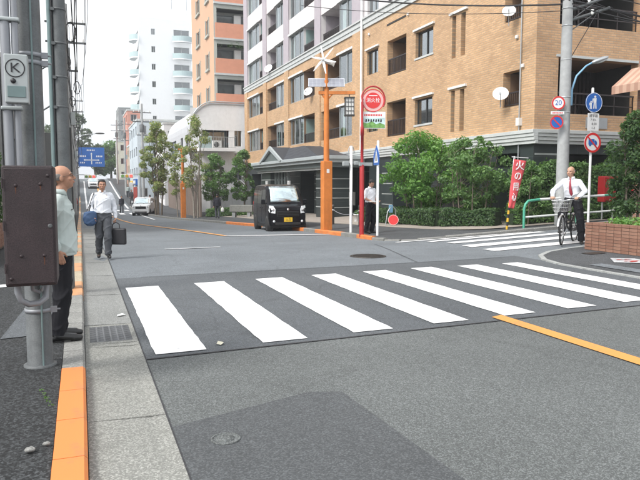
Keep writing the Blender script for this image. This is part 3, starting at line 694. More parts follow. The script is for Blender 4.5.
# ---- ground floor
gl = [(38.3, 41.0, 0, 2.35, 1.5), (30.0, 35.8, 0, 2.5, 2.0), (24.4, 27.3, 0, 2.35, 1.2), (18.0, 19.3, 2.12, 2.6, .5), (46, 49, 0, 2.4, 1.2), (51, 54, 0, 2.4, 1.2)]
mb = MB(); wall(mb, FL, Y0, Y1, -1.6, 2.86, [(h[0], h[1], -1.6 if h[2] == 0 else h[2], h[3], h[4]) for h in gl]); mb.build('wall', 'stone_dark', apt, world=True)
mb = MB(); wall(mb, FF, 13.9, XR, -.2, 2.86, [(15.0, 23.5, 1.45, 2.55, 1.0)]); mb.build('wall', 'stone_dark_front', apt, world=True)
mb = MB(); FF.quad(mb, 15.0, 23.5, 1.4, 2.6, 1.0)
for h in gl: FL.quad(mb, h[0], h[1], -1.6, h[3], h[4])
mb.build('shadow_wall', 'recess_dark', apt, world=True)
for (u0, u1) in ((35.8, 38.3), (27.3, 29.9), (17.3, 24.4), (41.0, 46.0)):
    for z in (.55, 1.05, 1.55, 2.05):
        if u0 == 17.3: continue
        mb = MB(); FL.box(mb, u0 + .1, u0 + (1.3 if u0 == 27.3 else u1 - u0) - .1, z, z + .045, -.012, .0); mb.build('stone_band', 'stone_band', apt, world=True)
mb = MB(); FF.box(mb, 13.95, 15.0, 2.5, 2.56, -.012, 0); FF.box(mb, 13.95, 23, 1.36, 1.41, -.012, 0); mb.build('stone_band', 'stone_band', apt, world=True)
# glazed doors inside the dark openings
for (a, b_, d) in ((30.6, 35.2, 1.6), (24.6, 27.1, .9)):
    window(apt, FL, a, b_, Zs(13.9, (a + b_) / 2) + .02, 2.3, d=d, fm='frame_dark', n=4, glass='glass_dark', curtain=False, fw=.06, deep=.25)
for u, z0 in ((33.2, .55), (33.9, .55), (36.2, .6)):
    mb = MB(); FL.box(mb, u, u + .28, z0 - .2, z0 + .55, -.03 if u > 35.8 else .6, .0 if u > 35.8 else .63); mb.build('notice_panel', 'white_paint', apt, world=True)
mb = MB(); FL.box(mb, 24.0, 24.35, .75, 1.15, -.03, 0); mb.build('notice_panel', 'white_paint', apt, world=True)
# ---- entrance canopy with its small hipped roof
mat('roof_slate', (.040, .046, .056), rough=.55, var=.12, scale=6)
mat('canopy_white', (.40, .44, .45), rough=.55, var=.06, dirt=.15)
mat('canopy_grey', (.13, .155, .155), rough=.5, var=.1)
can = MB(); can.box(11.5, 13.87, 30.4, 44.9, 2.82, 3.0); can.build('canopy', 'canopy_white', apt, world=True, bevel=.02)
mb = MB(); mb.box(11.62, 13.87, 30.5, 44.8, 2.66, 2.82); mb.build('canopy_fascia', 'canopy_white', apt, world=True)
mb = MB(); mb.box(11.8, 13.87, 30.7, 44.6, 2.42, 2.66); mb.build('canopy_beam', 'canopy_grey', apt, world=True)
mb = MB(); mb.box(11.9, 12.0, 30.7, 44.6, 2.30, 2.42); mb.build('canopy_lip', 'stone_ledge', apt, world=True)
zr0, zr1 = 3.0, 3.85
rv = [(11.7, 31.6, zr0), (13.87, 31.6, zr0), (13.87, 43.6, zr0), (11.7, 43.6, zr0), (12.8, 37.0, zr1), (13.87, 37.0, zr1), (12.8, 41.2, zr1), (13.87, 41.2, zr1)]
mb = MB(); mb.add(rv, [(0, 1, 5, 4), (0, 4, 6, 3), (3, 6, 7, 2), (4, 5, 7, 6), (0, 3, 2, 1)])
canopy_roof = mb.build('roof', 'roof_slate', apt, world=True)
nn = 11      # rows of slates
for i in range(nn):
    t0, t1 = i / nn, (i + 1) / nn
    def pt(t, y_): return Vector((11.7 + (12.8 - 11.7) * t, y_, zr0 + (zr1 - zr0) * t + .015))
    ya0, ya1, yb0, yb1 = 31.6 + 5.4 * t0, 31.6 + 5.4 * t1, 43.6 - 2.4 * t0, 43.6 - 2.4 * t1
    mb = MB(); a_, b_, c_, d_ = pt(t0, ya0), pt(t0, yb0), pt(t1, yb1), pt(t1, ya1); a_.z += .02; b_.z += .02
    mb.add([a_, b_, c_, d_, a_ - Vector((0, 0, .02)), b_ - Vector((0, 0, .02))], [(0, 1, 2, 3), (0, 4, 5, 1)]); mb.build('slate_course', 'roof_slate', canopy_roof, world=True)
gab = MB()   # white-edged gable facing the road
gy, gh = 40.1, 3.92
gab.add([(11.62, 42.3, 3.02), (11.62, gy, gh - .12), (11.62, 37.9, 3.02)], [(0, 1, 2)], 0)
gab.build('gable_panel', 'canopy_grey', apt, world=True)
for s in (1, -1):
    mb = MB(); mb.add([(11.5, gy, gh), (11.5, gy + s * 2.5, 2.98), (12.9, gy + s * 2.5, 2.98), (12.9, gy, gh)], [(0, 1, 2, 3)]); mb.build('gable_roof', 'roof_slate', apt, world=True)
    mb = MB(); mb.add([(11.46, gy, gh + .04), (11.46, gy + s * 2.55, 3.0), (11.46, gy + s * 2.35, 2.9), (11.46, gy, gh - .2), (11.6, gy, gh + .04), (11.6, gy + s * 2.55, 3.0), (11.6, gy + s * 2.35, 2.9), (11.6, gy, gh - .2)],
                          [(0, 1, 2, 3), (4, 5, 6, 7), (0, 1, 5, 4), (2, 3, 7, 6), (1, 2, 6, 5)]); mb.build('gable_trim', 'canopy_white', apt, world=True)
for (ya, yb) in ((31.0, 33.0), (42.0, 44.2)):
    mb = MB(); mb.box(12.1, 13.2, ya, yb, Zs(12.5, ya) - .1, 2.42); mb.build('pier', 'stone_dark', apt, world=True)
    for z in (.3, .8, 1.3, 1.8):
        mb = MB(); mb.box(12.085, 13.215, ya - .015, yb + .015, z, z + .05); mb.build('stone_band', 'stone_band', apt, world=True)
for y_ in (38.4, 39.1, 39.8, 40.5, 41.2):
    mb = MB(); mb.box(12.2, 12.32, y_, y_ + .12, Zs(12.5, y_) - .1, 2.42); mb.build('screen_post', 'canopy_grey', apt, world=True)
for y_ in (37.6, 42.6):
    mb = MB(); mb.box(12.0, 12.1, y_, y_ + .3, 1.35, 1.75); mb.build('wall_light', 'white_paint', apt, world=True)

# satellite dishes
def dish(loc, aim, label, r=.22):
    t = thing('satellite_dish', label, 'satellite dish', loc, rz=aim, group='satellite dishes on the brick apartment building')
    Mx = Matrix.Rotation(R(62), 4, 'X')
    mb = MB(); mb.lathe([(0.001, -.03), (r * .5, -.022), (r * .85, -.002), (r, .02), (r * 1.02, .02), (r * 1.0, .01), (r * .85, -.014), (r * .5, -.034), (0.001, -.045)], 24, T=Mx); mb.build('reflector', 'white_paint', t)
    mb = MB(); mb.tube([(0, .03, -.1), (0, -.12, -.22), (0, -.30, -.05)], .012, 6); mb.build('arm', 'steel_grey', t)
    mb = MB(); mb.cbox((0, -.30, -.03), (.06, .06, .09)); mb.build('receiver', 'steel_grey', t, bevel=.01)
    mb = MB(); mb.tube([(0, .02, 0), (0, .12, -.02), (0, .12, -.45)], .018, 6); mb.build('mast', 'steel_grey', t)
dish((13.55, 18.3, 7.28), R(-38), 'white satellite dish by the small upper balcony next to the brick corner')
dish((13.55, 18.65, 4.62), R(-38), 'white satellite dish by the small lower balcony next to the brick corner', .26)
dish((13.62, 38.6, 7.35), R(-50), 'white satellite dish on a brick-storey balcony behind the wind turbine lamp', .3)
dish((13.66, 47.8, 10.3), R(-50), 'white satellite dish on the pale storey at the far end of the building', .34)

# ------------------------------------------------------------------ plants
leafmat('leaf_bright', (.085, .20, .05), (.24, .42, .12))
leafmat('leaf_mid', (.075, .155, .055), (.20, .32, .12))
leafmat('leaf_dark', (.030, .07, .028), (.085, .15, .05))
leafmat('leaf_autumn', (.21, .30, .12), (.38, .36, .19))
leafmat('leaf_far', (.065, .095, .055), (.11, .14, .08))
mat('bark', (.16, .13, .10), rough=.9, var=.25, scale=12, bump=.5, bscale=40)
mat('bark_pale', (.30, .27, .23), rough=.9, var=.2, scale=12)
mat('soil', (.05, .038, .028), rough=.95, var=.3, scale=20)
def leaves_arrays(clumps, n, size, seed, shell=.55, asp=.5):
    """n leaf-shaped faces spread through clumps (centre, radii); denser near each clump's surface"""
    rg = np.random.default_rng(seed); cl = np.array([(*c, *r) for c, r in clumps], float)
    wgt = (cl[:, 3] * cl[:, 4] * cl[:, 5]) ** .67; idx = rg.choice(len(cl), n, p=wgt / wgt.sum())
    d = rg.normal(size=(n, 3)); d /= np.linalg.norm(d, axis=1)[:, None]
    rr = shell + (1 - shell) * rg.random(n) ** .6; rr *= 1 + .12 * rg.normal(size=n)
    c = cl[idx, :3] + d * rr[:, None] * cl[idx, 3:]
    nrm = d * .6 + rg.normal(size=(n, 3)) * .55 + np.array([0, 0, .45]); nrm /= np.linalg.norm(nrm, axis=1)[:, None]
    t = np.cross(nrm, rg.normal(size=(n, 3))); t /= np.linalg.norm(t, axis=1)[:, None]; b = np.cross(nrm, t)
    s = size * rg.uniform(.6, 1.35, n)[:, None]; a = t * s; bb = b * s * asp
    V = np.stack([c - a, c + bb - a * .1, c + a, c - bb - a * .1], 1)
    V[:, 2] -= nrm * s * .25; V[:, 0] -= nrm * s * .1
    return V.reshape(-1, 3)
def leaf_mesh(name, V, m, parent=None, **k):
    me = bpy.data.meshes.new(name); n = len(V) // 4
    me.vertices.add(len(V)); me.vertices.foreach_set('co', V.astype(np.float32).ravel())
    me.loops.add(4 * n); me.loops.foreach_set('vertex_index', np.arange(4 * n, dtype=np.int32))
    me.polygons.add(n); me.polygons.foreach_set('loop_start', np.arange(0, 4 * n, 4, dtype=np.int32)); me.polygons.foreach_set('loop_total', np.full(n, 4, np.int32))
    me.materials.append(MAT[m]); me.update(calc_edges=True); me.validate()
    return put(name, me, parent, **k)
def tree(name, label, cat, base, h, rx, stems=3, seed=1, n=6000, size=.06, m='leaf_mid', bark='bark', crown0=.3, spread=.5, group=None, shape='egg', kc=34, tr=.05, ry=None, core=True, cs=(.22, .42), qx=.78):
    rg = random.Random(seed); t = thing(name, label, cat, base, group=group); ry = ry or rx
    cl = []; mbt = MB(); tips = []
    for i in range(kc):
        f = (i + .5) / kc; z = h * (crown0 + (1 - crown0) * f * .95)
        if shape == 'egg': w_ = math.sin(math.pi * min(1, .18 + f * .80)) ** .7
        elif shape == 'round': w_ = math.sqrt(max(.05, 1 - (2 * f - 1) ** 2))
        else: w_ = 1 - f * .6
        a = rg.uniform(0, 2 * math.pi); q = math.sqrt(rg.random()) * qx
        r = rx * rg.uniform(*cs); c = (rx * w_ * q * math.cos(a), ry * w_ * q * math.sin(a), z + rg.uniform(-.03, .03) * h)
        cl.append((c, (r, r, r * rg.uniform(.6, .9)))); tips.append(c)
    for s in range(stems):
        a = 2 * math.pi * s / stems + rg.uniform(-.4, .4); o = .06 * stems
        bx, by = o * math.cos(a), o * math.sin(a); tx, ty = rx * .3 * math.cos(a), ry * .3 * math.sin(a)
        pts = [(bx, by, -.1), (bx * 1.3 + rg.uniform(-.03, .03), by * 1.3, h * .25), (bx + tx * .5, by + ty * .5, h * .55), (bx + tx, by + ty, h * .85)]
        mbt.tube(pts, [tr, tr * .8, tr * .5, tr * .15], 7)
        for c in tips[s::stems]:
            zb = max(h * .2, c[2] - h * .12 - rg.uniform(0, .1) * h); f = min(1, zb / (h * .85))
            p0 = (bx + tx * f, by + ty * f, zb); mid = ((p0[0] + c[0]) / 2, (p0[1] + c[1]) / 2, (p0[2] + c[2]) / 2 + .02 * h)
            mbt.tube([p0, mid, c], [tr * .35, tr * .22, tr * .08], 5, cap=False)
    mbt.build('trunk', bark, t)
    leaf_mesh('crown', leaves_arrays(cl, n, size, seed), m, t)
    return t
def hedge(name, label, cat, poly, h, n, size, m, seed, z0f, group=None, thick=.5, lumps=.05):
    """clipped hedge: polyline centre line with width; leaves over box faces plus a twiggy dark core"""
    t = thing(name, label, cat, (poly[0][0], poly[0][1], z0f(*poly[0])), group=group)
    rg = np.random.default_rng(seed); seg = []
    for a, b in zip(poly, poly[1:]): seg.append((np.array(a), np.array(b), math.dist(a, b)))
    tot = sum(s[2] for s in seg); Vs = []; core = MB()
    for a, b, L in seg:
        k = int(n * L / tot); d = (b - a) / L; nn_ = np.array([-d[1], d[0]])
        u = rg.random(k) * L; face = rg.choice(4, k, p=[.38, .3, .2, .12])
        v = np.where(face == 0, -1, np.where(face == 1, 2 * rg.random(k) - 1, np.where(face == 2, 1, 2 * rg.random(k) - 1))); 
        zz = np.where((face == 1), 1., rg.random(k))
        lump = 1 + lumps * np.sin(u * 2.1 + seed) + lumps * np.sin(u * 5.3)
        v = v * (1 + .12 * rg.normal(size=k)) * lump; zz = zz * lump * (1 + .03 * rg.normal(size=k))
        x = a[0] + d[0] * u + nn_[0] * v * thick / 2; y_ = a[1] + d[1] * u + nn_[1] * v * thick / 2
        zb = np.array([z0f(p, q) for p, q in zip(x, y_)]); c = np.stack([x, y_, zb + .04 + zz * h], 1)
        nr = np.stack([nn_[0] * v, nn_[1] * v, (face == 1) * 1.2 + .3], 1) + rg.normal(size=(k, 3)) * .6; nr /= np.linalg.norm(nr, axis=1)[:, None]
        tt = np.cross(nr, rg.normal(size=(k, 3))); tt /= np.linalg.norm(tt, axis=1)[:, None]; bb = np.cross(nr, tt)
        s = size * rg.uniform(.6, 1.3, k)[:, None]
        Vs.append(np.stack([c - tt * s, c + bb * s * .55, c + tt * s, c - bb * s * .55], 1).reshape(-1, 3))
        q = thick * .36
        for i in range(max(1, int(L / .35))):
            p = a + d * (i * .35 + rg.random() * .2); off = nn_ * rg.uniform(-q, q) ; z_ = z0f(p[0], p[1]); hx = rg.uniform(.7, .93) * h
            core.tube([(p[0] + off[0], p[1] + off[1], z_ - .05), (p[0] + off[0] * 1.3, p[1] + off[1] * 1.3, z_ + hx * .5), (p[0] + off[0] * 1.6 + rg.uniform(-.1, .1), p[1] + off[1] * 1.6, z_ + hx)], [.018, .014, .006], 4, cap=False)
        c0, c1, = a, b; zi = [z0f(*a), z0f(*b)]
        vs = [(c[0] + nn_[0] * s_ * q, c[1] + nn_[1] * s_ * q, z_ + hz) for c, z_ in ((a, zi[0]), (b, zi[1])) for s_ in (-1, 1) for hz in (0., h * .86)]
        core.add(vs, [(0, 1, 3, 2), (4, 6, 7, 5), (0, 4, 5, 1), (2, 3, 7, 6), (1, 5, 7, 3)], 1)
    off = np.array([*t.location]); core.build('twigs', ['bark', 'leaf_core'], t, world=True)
    leaf_mesh('foliage', np.concatenate(Vs) - off, m, t)
    return t
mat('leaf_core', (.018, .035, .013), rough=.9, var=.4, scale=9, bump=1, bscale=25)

tree('bushy_tree', 'bright green bushy tree with many thin stems, nearest the man in the white shirt', 'tree', (12.3, 21.6, Zs(12.3, 21.6)), 3.35, 1.75, stems=9, seed=3, n=10500, size=.068, m='leaf_bright', crown0=.20, kc=80, tr=.024, ry=1.4, shape='round', cs=(.11, .24), qx=1.0)
tree('bushy_tree', 'mid green multi-stemmed bushy tree between the brighter bush and the clipped hedge', 'tree', (12.4, 18.5, Zs(12.3, 18.5)), 2.95, 1.25, stems=8, seed=5, n=7200, size=.062, m='leaf_mid', crown0=.18, kc=70, tr=.024, ry=1.15, shape='round', cs=(.12, .26), qx=1.0)
hedge('low_hedge', 'long low clipped hedge along the foot of the dark stone ground floor', 'hedge', [(11.35, 24.6), (11.35, 18.6), (12.4, 17.05)], .5, 9500, .045, 'leaf_dark', 21, Zs, thick=.7, lumps=.08)
hedge('low_hedge', 'low bright hedge in front of the tall hedge, beside the red banner', 'hedge', [(12.7, 16.85), (16.6, 16.55)], .42, 4500, .045, 'leaf_mid', 22, Zs, thick=.5, lumps=.1)
hedge('tall_hedge', 'tall dense climbing hedge behind the white and green guard rail', 'hedge', [(12.9, 17.06), (20.5, 17.0)], 1.72, 26000, .048, 'leaf_mid', 23, Zs, thick=.38, lumps=.04)
tree('leafy_shrub', 'leafy climbing shrub behind the red banner at the brick corner', 'shrub', (13.2, 16.7, Zs(13, 16.8)), 1.95, .8, stems=4, seed=9, n=5200, size=.05, m='leaf_mid', crown0=.12, kc=26, tr=.02, shape='round')
tree('planter_tree', 'small dark tree growing from the brick planter', 'tree', (11.75, 11.15, .65), 2.5, .66, stems=2, seed=12, n=7600, size=.045, m='leaf_dark', crown0=.12, kc=40, tr=.03, shape='egg', cs=(.24, .44))
# street trees further along
tree('street_tree', 'tall bushy tree with a browning crown, leftmost of the trees along the far pavement', 'tree', (6.0, 54, Zs(6, 54)), 7.5, 1.5, stems=4, seed=31, n=6200, size=.10, m='leaf_autumn', crown0=.26, kc=64, tr=.075, cs=(.14, .30), qx=.95)
tree('street_tree', 'slender open tree with pale trunk in front of the white round-roofed building', 'tree', (7.4, 44.2, Zs(7.4, 44.2)), 7.2, 1.25, stems=2, seed=33, n=2600, size=.085, m='leaf_autumn', bark='bark_pale', crown0=.34, kc=34, tr=.07, cs=(.16, .34))
tree('street_tree', 'thin young tree left of the pale-trunked tree, by the brown panelled wall', 'tree', (6.75, 47.5, Zs(6.7, 47.5)), 5.4, .85, stems=2, seed=34, n=1700, size=.08, m='leaf_autumn', bark='bark_pale', crown0=.3, kc=28, tr=.05, cs=(.16, .34))
tree('round_tree', 'dense round green tree below the balcony of the white building', 'tree', (9.5, 47.7, Zs(9.5, 47.7)), 4.6, 1.25, stems=2, seed=35, n=4600, size=.085, m='leaf_mid', crown0=.26, kc=54, tr=.06, cs=(.16, .32), qx=.95)
tree('round_tree', 'dark green tree left of the parked black van', 'tree', (11.4, 46.9, Zs(11.4, 46.9)), 4.9, 1.1, stems=1, seed=36, n=4400, size=.085, m='leaf_mid', crown0=.24, kc=50, tr=.08, cs=(.16, .32), qx=.95)
hedge('low_hedge', 'low hedge bed under the round green tree', 'hedge', [(8.5, 45.8), (11.2, 44.6)], .5, 2600, .06, 'leaf_mid', 25, Zs, thick=1.0)
hedge('low_hedge', 'low hedge at the foot of the grey wall left of the van', 'hedge', [(11.6, 44.3), (13.2, 43.0)], .5, 1500, .06, 'leaf_dark', 26, Zs, thick=.9)
# distant wooded rise
def grove(name, label, blobs, n, size, m, seed, kind=None, cat=None, base=(0, 0, 0)):
    rg = random.Random(seed); cl = []; tk = MB()
    for (x, y, z, r, h) in blobs:
        tk.tube([(x - base[0], y - base[1], z - base[2] - 1), (x - base[0], y - base[1], z - base[2] + h * .6)], [.35, .15], 6)
        for i in range(22):
            a = rg.uniform(0, 6.28); f = rg.random(); q = math.sqrt(rg.random()) * r * .8 * math.sin(math.pi * (.15 + .8 * f)) ** .6
            rr = r * rg.uniform(.2, .42); cl.append(((x - base[0] + q * math.cos(a), y - base[1] + q * math.sin(a), z - base[2] + h * (.2 + .75 * f)), (rr, rr, rr * .8)))
    t = thing(name, label, cat, base)
    tk.build('trunk', 'bark', t); leaf_mesh('crown', leaves_arrays(cl, n, size, seed), m, t); return t
for i, (x, y, r, h, m, lab) in enumerate([
        (-5.5, 150, 4.5, 13, 'leaf_far', 'tall dark tree far down the street, left of the blue road sign'),
        (-.5, 158, 5, 14.5, 'leaf_far', 'broad dark tree behind the blue road sign'),
        (7.2, 165, 4.2, 8.5, 'leaf_mid', 'green tree at the top of the hill right of the blue road sign'),
        (-11, 120, 5, 12, 'leaf_far', 'dark tree over the low roofs at the left'),
        (3.2, 150, 3.2, 7.0, 'leaf_far', 'dark tree where the road crests, under the blue road sign')]):
    grove('tree', lab, [(x, y, Zg(x, y), r, h)], 3200, .42, m, 60 + i, cat='tree', base=(x, y, Zg(x, y)))

# ------------------------------------------------------------------ planter box of brick-size tiles, near right corner
mat('planter_brick', (.21, .105, .07), rough=.75, var=.12, scale=9, bump=.3, island=.2)
mat('planter_brick_pale', (.26, .14, .095), rough=.75, var=.12, scale=9, bump=.3)
mat('mortar', (.15, .125, .105), rough=.9, var=.15)
PLX, PLY, PLT = 10.22, 10.95, .66
pl = thing('brick_planter', 'low reddish brick planter wall at the near right corner', 'planter', (PLX, PLY, Zg(PLX, PLY) + .04))
mb = MB(); mb.box(PLX + .012, PLX + .22, 7.4, PLY - .012, .02, PLT - .006); mb.box(PLX + .22, 14.2, PLY - .22, PLY - .012, .02, PLT - .006); mb.build('mortar_core', 'mortar', pl, world=True)
mb = MB(); mb.box(PLX + .22, 14.2, 7.5, PLY - .22, .1, PLT - .08); mb.build('soil', 'soil', pl, world=True)
bme = {}
def brick_at(x, y, z, dx, dy, dz, i, par):
    k = (round(dx, 3), round(dy, 3), round(dz, 3), i % 2)
    if k not in bme:
        mb = MB(); mb.cbox((0, 0, 0), (dx, dy, dz)); me = bpy.data.meshes.new('brick'); me.from_pydata(mb.v, [], mb.f); me.materials.append(MAT['planter_brick' if i % 2 else 'planter_brick_pale']); me.update(); bme[k] = me
    return put('brick', bme[k], par, loc=tuple(Vector((x, y, z)) - wpos(par)))
nb = 0; rg = random.Random(8); hc = .066
ncourse = 8
for c in range(ncourse):
    z = .16 + c * hc - .02
    yy = PLY - (0 if c % 2 == 0 else .0)
    # face towards the road, stack bond as in the photograph
    for k in range(14):
        y0 = PLY - k * .2 - .1
        brick_at(PLX + .03 + rg.uniform(-.002, .002), y0, z + hc / 2, .06, .19, hc - .009, rg.randint(0, 1), pl); nb += 1
    for k in range(14):
        x0 = PLX + .17 + k * .2
        brick_at(x0, PLY - .03, z + hc / 2, .19, .06, hc - .009, rg.randint(0, 1), pl); nb += 1
for k in range(14):    # header course on top
    brick_at(PLX + .11, PLY - .1 - k * .2, .16 + ncourse * hc + .01, .22, .19, .05, 1, pl)
for k in range(12):
    brick_at(PLX + .32 + k * .2, PLY - .11, .16 + ncourse * hc + .01, .19, .22, .05, 1, pl)
# plants in the planter
V = leaves_arrays([((rg.uniform(10.6, 13), rg.uniform(8, 10.7), .72), (.22, .22, .13)) for _ in range(40)], 5200, .04, 77)
gp = thing('ground_plants', 'low bright leafy plants filling the brick planter', 'plants', (11, 10, .6), kind='stuff'); leaf_mesh('foliage', V - np.array([11, 10, .6]), 'leaf_bright', gp)

# ------------------------------------------------------------------ neighbour's brick wall with awning at the right edge
mat('awning_pink', (.46, .30, .22), rough=.8, var=.06); mat('awning_dark', (.36, .21, .15), rough=.8, var=.06)
brickmat('tile_neigh', (.30, .15, .10), (.24, .115, .075), (.26, .2, .16), .21, .07, 'YZ')
brickmat('tile_neigh_f', (.30, .15, .10), (.24, .115, .075), (.26, .2, .16), .21, .07, 'XZ')
nb_ = thing('brick_shop', 'reddish brick building with an awning at the right edge of the view', 'building', (13.6, 12.9, .3))
mb = MB(); mb.box(13.62, 22, 8.6, 12.88, 4.9, 5.2); mb.build('roof', 'stone_ledge', nb_, world=True)
F1 = Fr((13.6, 0, 0), (0, 1, 0), (-1, 0, 0)); F2 = Fr((0, 12.9, 0), (1, 0, 0), (0, 1, 0))
mb = MB(); wall(mb, F1, 8.6, 12.9, .1, 4.9, [(9.2, 12.0, .9, 2.6)]); mb.build('wall', 'tile_neigh', nb_, world=True)
mb = MB(); wall(mb, F2, 13.6, 22, .1, 4.9, []); mb.build('wall', 'tile_neigh_f', nb_, world=True)
window(nb_, F1, 9.2, 12.0, .9, 2.6)
F1.O = Vector((13.6, 0, 0))
mb = MB()
for i in range(26):
    y0 = 10.0 + i * .12
    mb.add([(13.6, y0, 4.55), (13.6, y0 + .12, 4.55), (12.95, y0 + .12, 4.05), (12.95, y0, 4.05), (12.95, y0, 3.85), (12.95, y0 + .12, 3.85)], [(0, 1, 2, 3), (3, 2, 5, 4)], i % 2)
mb.add([(13.6, 13.12, 4.55), (12.95, 13.12, 4.05), (12.95, 13.12, 3.85), (13.6, 13.12, 4.3)], [(0, 1, 2, 3)], 0)
mb.build('awning', ['awning_pink', 'awning_dark'], nb_, world=True)

# ------------------------------------------------------------------ buildings along the street
mat('wb_side', (.50, .51, .53), rough=.8, var=.06, dirt=.2); mat('wb_white', (.80, .80, .80), rough=.75, var=.05, dirt=.12); mat('wb_brown', (.20, .155, .13), rough=.8, var=.12, scale=1.5)  # wb_side: same white render, shade put into its colour to offset the sun
mat('tower_white', (.80, .82, .83), rough=.7, var=.03); mat('tower_glass_rail', (.42, .53, .54), rough=.25, var=.05)
mat('orange_render', (.60, .27, .17), rough=.8, var=.05); mat('peach_render', (.56, .35, .225), rough=.8, var=.05); mat('sage_grey', (.40, .42, .38), rough=.8, var=.05)
mat('cream_wall', (.62, .60, .50), rough=.8, var=.07, dirt=.2); mat('pink_wall', (.55, .27, .21), rough=.8, var=.05); mat('blue_white', (.50, .56, .60), rough=.7, var=.05)
mat('roof_blue', (.12, .19, .27), rough=.6, var=.1); mat('shop_red', (.50, .09, .07), rough=.6); mat('shop_teal', (.12, .32, .32), rough=.6); mat('grey_wall', (.30, .31, .31), rough=.85, var=.1, dirt=.2)
mat('sign_blue', (.02, .12, .42), rough=.4, var=.04); mat('sign_red', (.62, .03, .03), rough=.4, var=.05); mat('sign_yellow', (.75, .5, .05), rough=.5); mat('tan_wall', (.42, .34, .26), rough=.8, var=.08)

def simple_building(name, label, x0, x1, y0, y1, h, mw, storeys, z0=None, cols_l=3, cols_f=3, wz=(1.0, 2.3), face='L', roof='stone_ledge', par=None, mwin='glass_dark', sill=True, side='left', cat='building', fronts=True):
    """box building with real window openings on its street face and on the face towards the camera"""
    zb = min(Zg(x0, y0), Zg(x0, y1), Zg(x1, y0)) - .3 if z0 is None else z0
    t = par or thing(name, label, cat, (x0, y0, zb)); sh = h / storeys
    xf = x0 if side == 'left' else x1; N_ = (-1, 0, 0) if side == 'left' else (1, 0, 0)
    fa = Fr((xf, 0, 0), (0, 1, 0), N_); fb = Fr((0, y0, 0), (1, 0, 0), (0, -1, 0))
    for fr, a, b, nc in ((fa, y0, y1, cols_l), (fb, x0, x1, cols_f)):
        hs_ = []
        for s in range(storeys):
            for c in range(nc):
                cw_ = (b - a) / nc; u0 = a + cw_ * (c + .25); u1 = a + cw_ * (c + .75)
                hs_.append((u0, u1, zb + s * sh + sh * wz[0] / 3, zb + s * sh + sh * wz[1] / 3))
        mb = MB(); wall(mb, fr, a, b, zb, zb + h, hs_, t=.2); mb.build('wall', mw, t, world=True)
        for q in hs_: window(t, fr, q[0], q[1], q[2], q[3], d=.1, glass=mwin, n=2, fw=.07, curtain=False, deep=.4)
    mb = MB()
    xb = x1 if side == 'left' else x0
    mb.box(min(xb, xb - .1 if side == 'left' else xb + .1), max(xb, xb - .1 if side == 'left' else xb + .1), y0 + .01, y1, zb, zb + h - .01); mb.box(x0 + .01, x1 - .01, y1 - .1, y1, zb, zb + h - .01)
    mb.build('wall', mw, t, world=True)
    mb = MB(); mb.box(x0 - .06, x1 + .06, y0 - .06, y1 + .06, zb + h, zb + h + .25); mb.build('roof', roof, t, world=True)
    return t

# white building with the curved roof
wbz = Zg(9.2, 57) - .2
wb = thing('white_building', 'white three-storey building with a curved roof edge and a balcony', 'building', (9.2, 57, wbz))
fa = Fr((9.2, 0, 0), (0, 1, 0), (-1, 0, 0)); fb = Fr((0, 57, 0), (1, 0, 0), (0, -1, 0))
fr_h = [(10.2, 12.6, 4.75, 6.7), (13.1, 13.75, 4.9, 7.9), (13.1, 13.75, 1.9, 4.3), (10.4, 11.3, 1.2, 3.2)]
ztop = 8.7
mb = MB(); wall(mb, fb, 9.2, 14.6, wbz, 8.2, fr_h, t=.25)
mb.build('wall', 'wb_white', wb, world=True)
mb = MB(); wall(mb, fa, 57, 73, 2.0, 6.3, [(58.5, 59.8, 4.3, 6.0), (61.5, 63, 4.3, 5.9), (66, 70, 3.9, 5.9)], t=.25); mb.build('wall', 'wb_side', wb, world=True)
mb = MB(); wall(mb, fa, 57, 73, wbz - 1.5, 2.0, [(61, 62.2, -1.6, .6)], t=.25); mb.build('wall', 'wb_brown', wb, world=True)
arc = [(9.2 + 2.1 * (1 - math.cos(t_)), 6.3 + 2.4 * math.sin(t_)) for t_ in [i * math.pi / 2 / 8 for i in range(9)]] + [(14.6, 8.7)]
for i in range(len(arc) - 1):
    (xa, za), (xb, zb_) = arc[i], arc[i + 1]
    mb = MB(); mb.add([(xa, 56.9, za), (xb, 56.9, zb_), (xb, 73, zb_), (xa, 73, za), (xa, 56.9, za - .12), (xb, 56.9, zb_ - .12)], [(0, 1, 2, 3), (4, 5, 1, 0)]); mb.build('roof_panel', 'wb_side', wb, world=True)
mb = MB(); mb.add([(9.2, 56.99, 6.3)] + [(x, 56.99, z) for x, z in arc] + [(14.6, 56.99, 6.3)], [tuple(range(len(arc) + 2))][::-1]); 
mb.v = [(x, 56.985, z) for x, y, z in mb.v]; mb.build('gable_wall', 'wb_white', wb, world=True)
mb = MB(); mb.tube([(x - .05, 56.9, z + .08) for x, z in arc], .06, 6); mb.build('roof_edge', 'steel_grey', wb, world=True)
mb = MB(); mb.box(14.5, 14.6, 57, 73, wbz, 8.2); mb.build('wall', 'wb_white', wb, world=True)
window(wb, fb, 10.2, 12.6, 4.75, 6.7, d=1.0, glass='glass_dark', n=2, curtain=True)
for q in fr_h[1:]: window(wb, fb, q[0], q[1], q[2], q[3], d=.12, glass='glass_dark', n=2, curtain=False)
for q in [(58.5, 59.8, 4.3, 6.0), (61.5, 63, 4.3, 5.9), (66, 70, 3.9, 5.9)]: window(wb, fa, q[0], q[1], q[2], q[3], d=.1, glass='glass_dark', fm='frame_dark', n=2, curtain=False)
mb = MB(); mb.box(9.7, 13.0, 55.7, 56.97, 4.4, 4.65); bw_ = mb.build('balcony', 'wb_white', wb, world=True)
mb = MB(); fbb = Fr((0, 55.75, 0), (1, 0, 0), (0, -1, 0))
railing(bw_, fbb, 10.8, 12.95, 4.65, 1.0, d=0, m='steel_grey', step=.14)
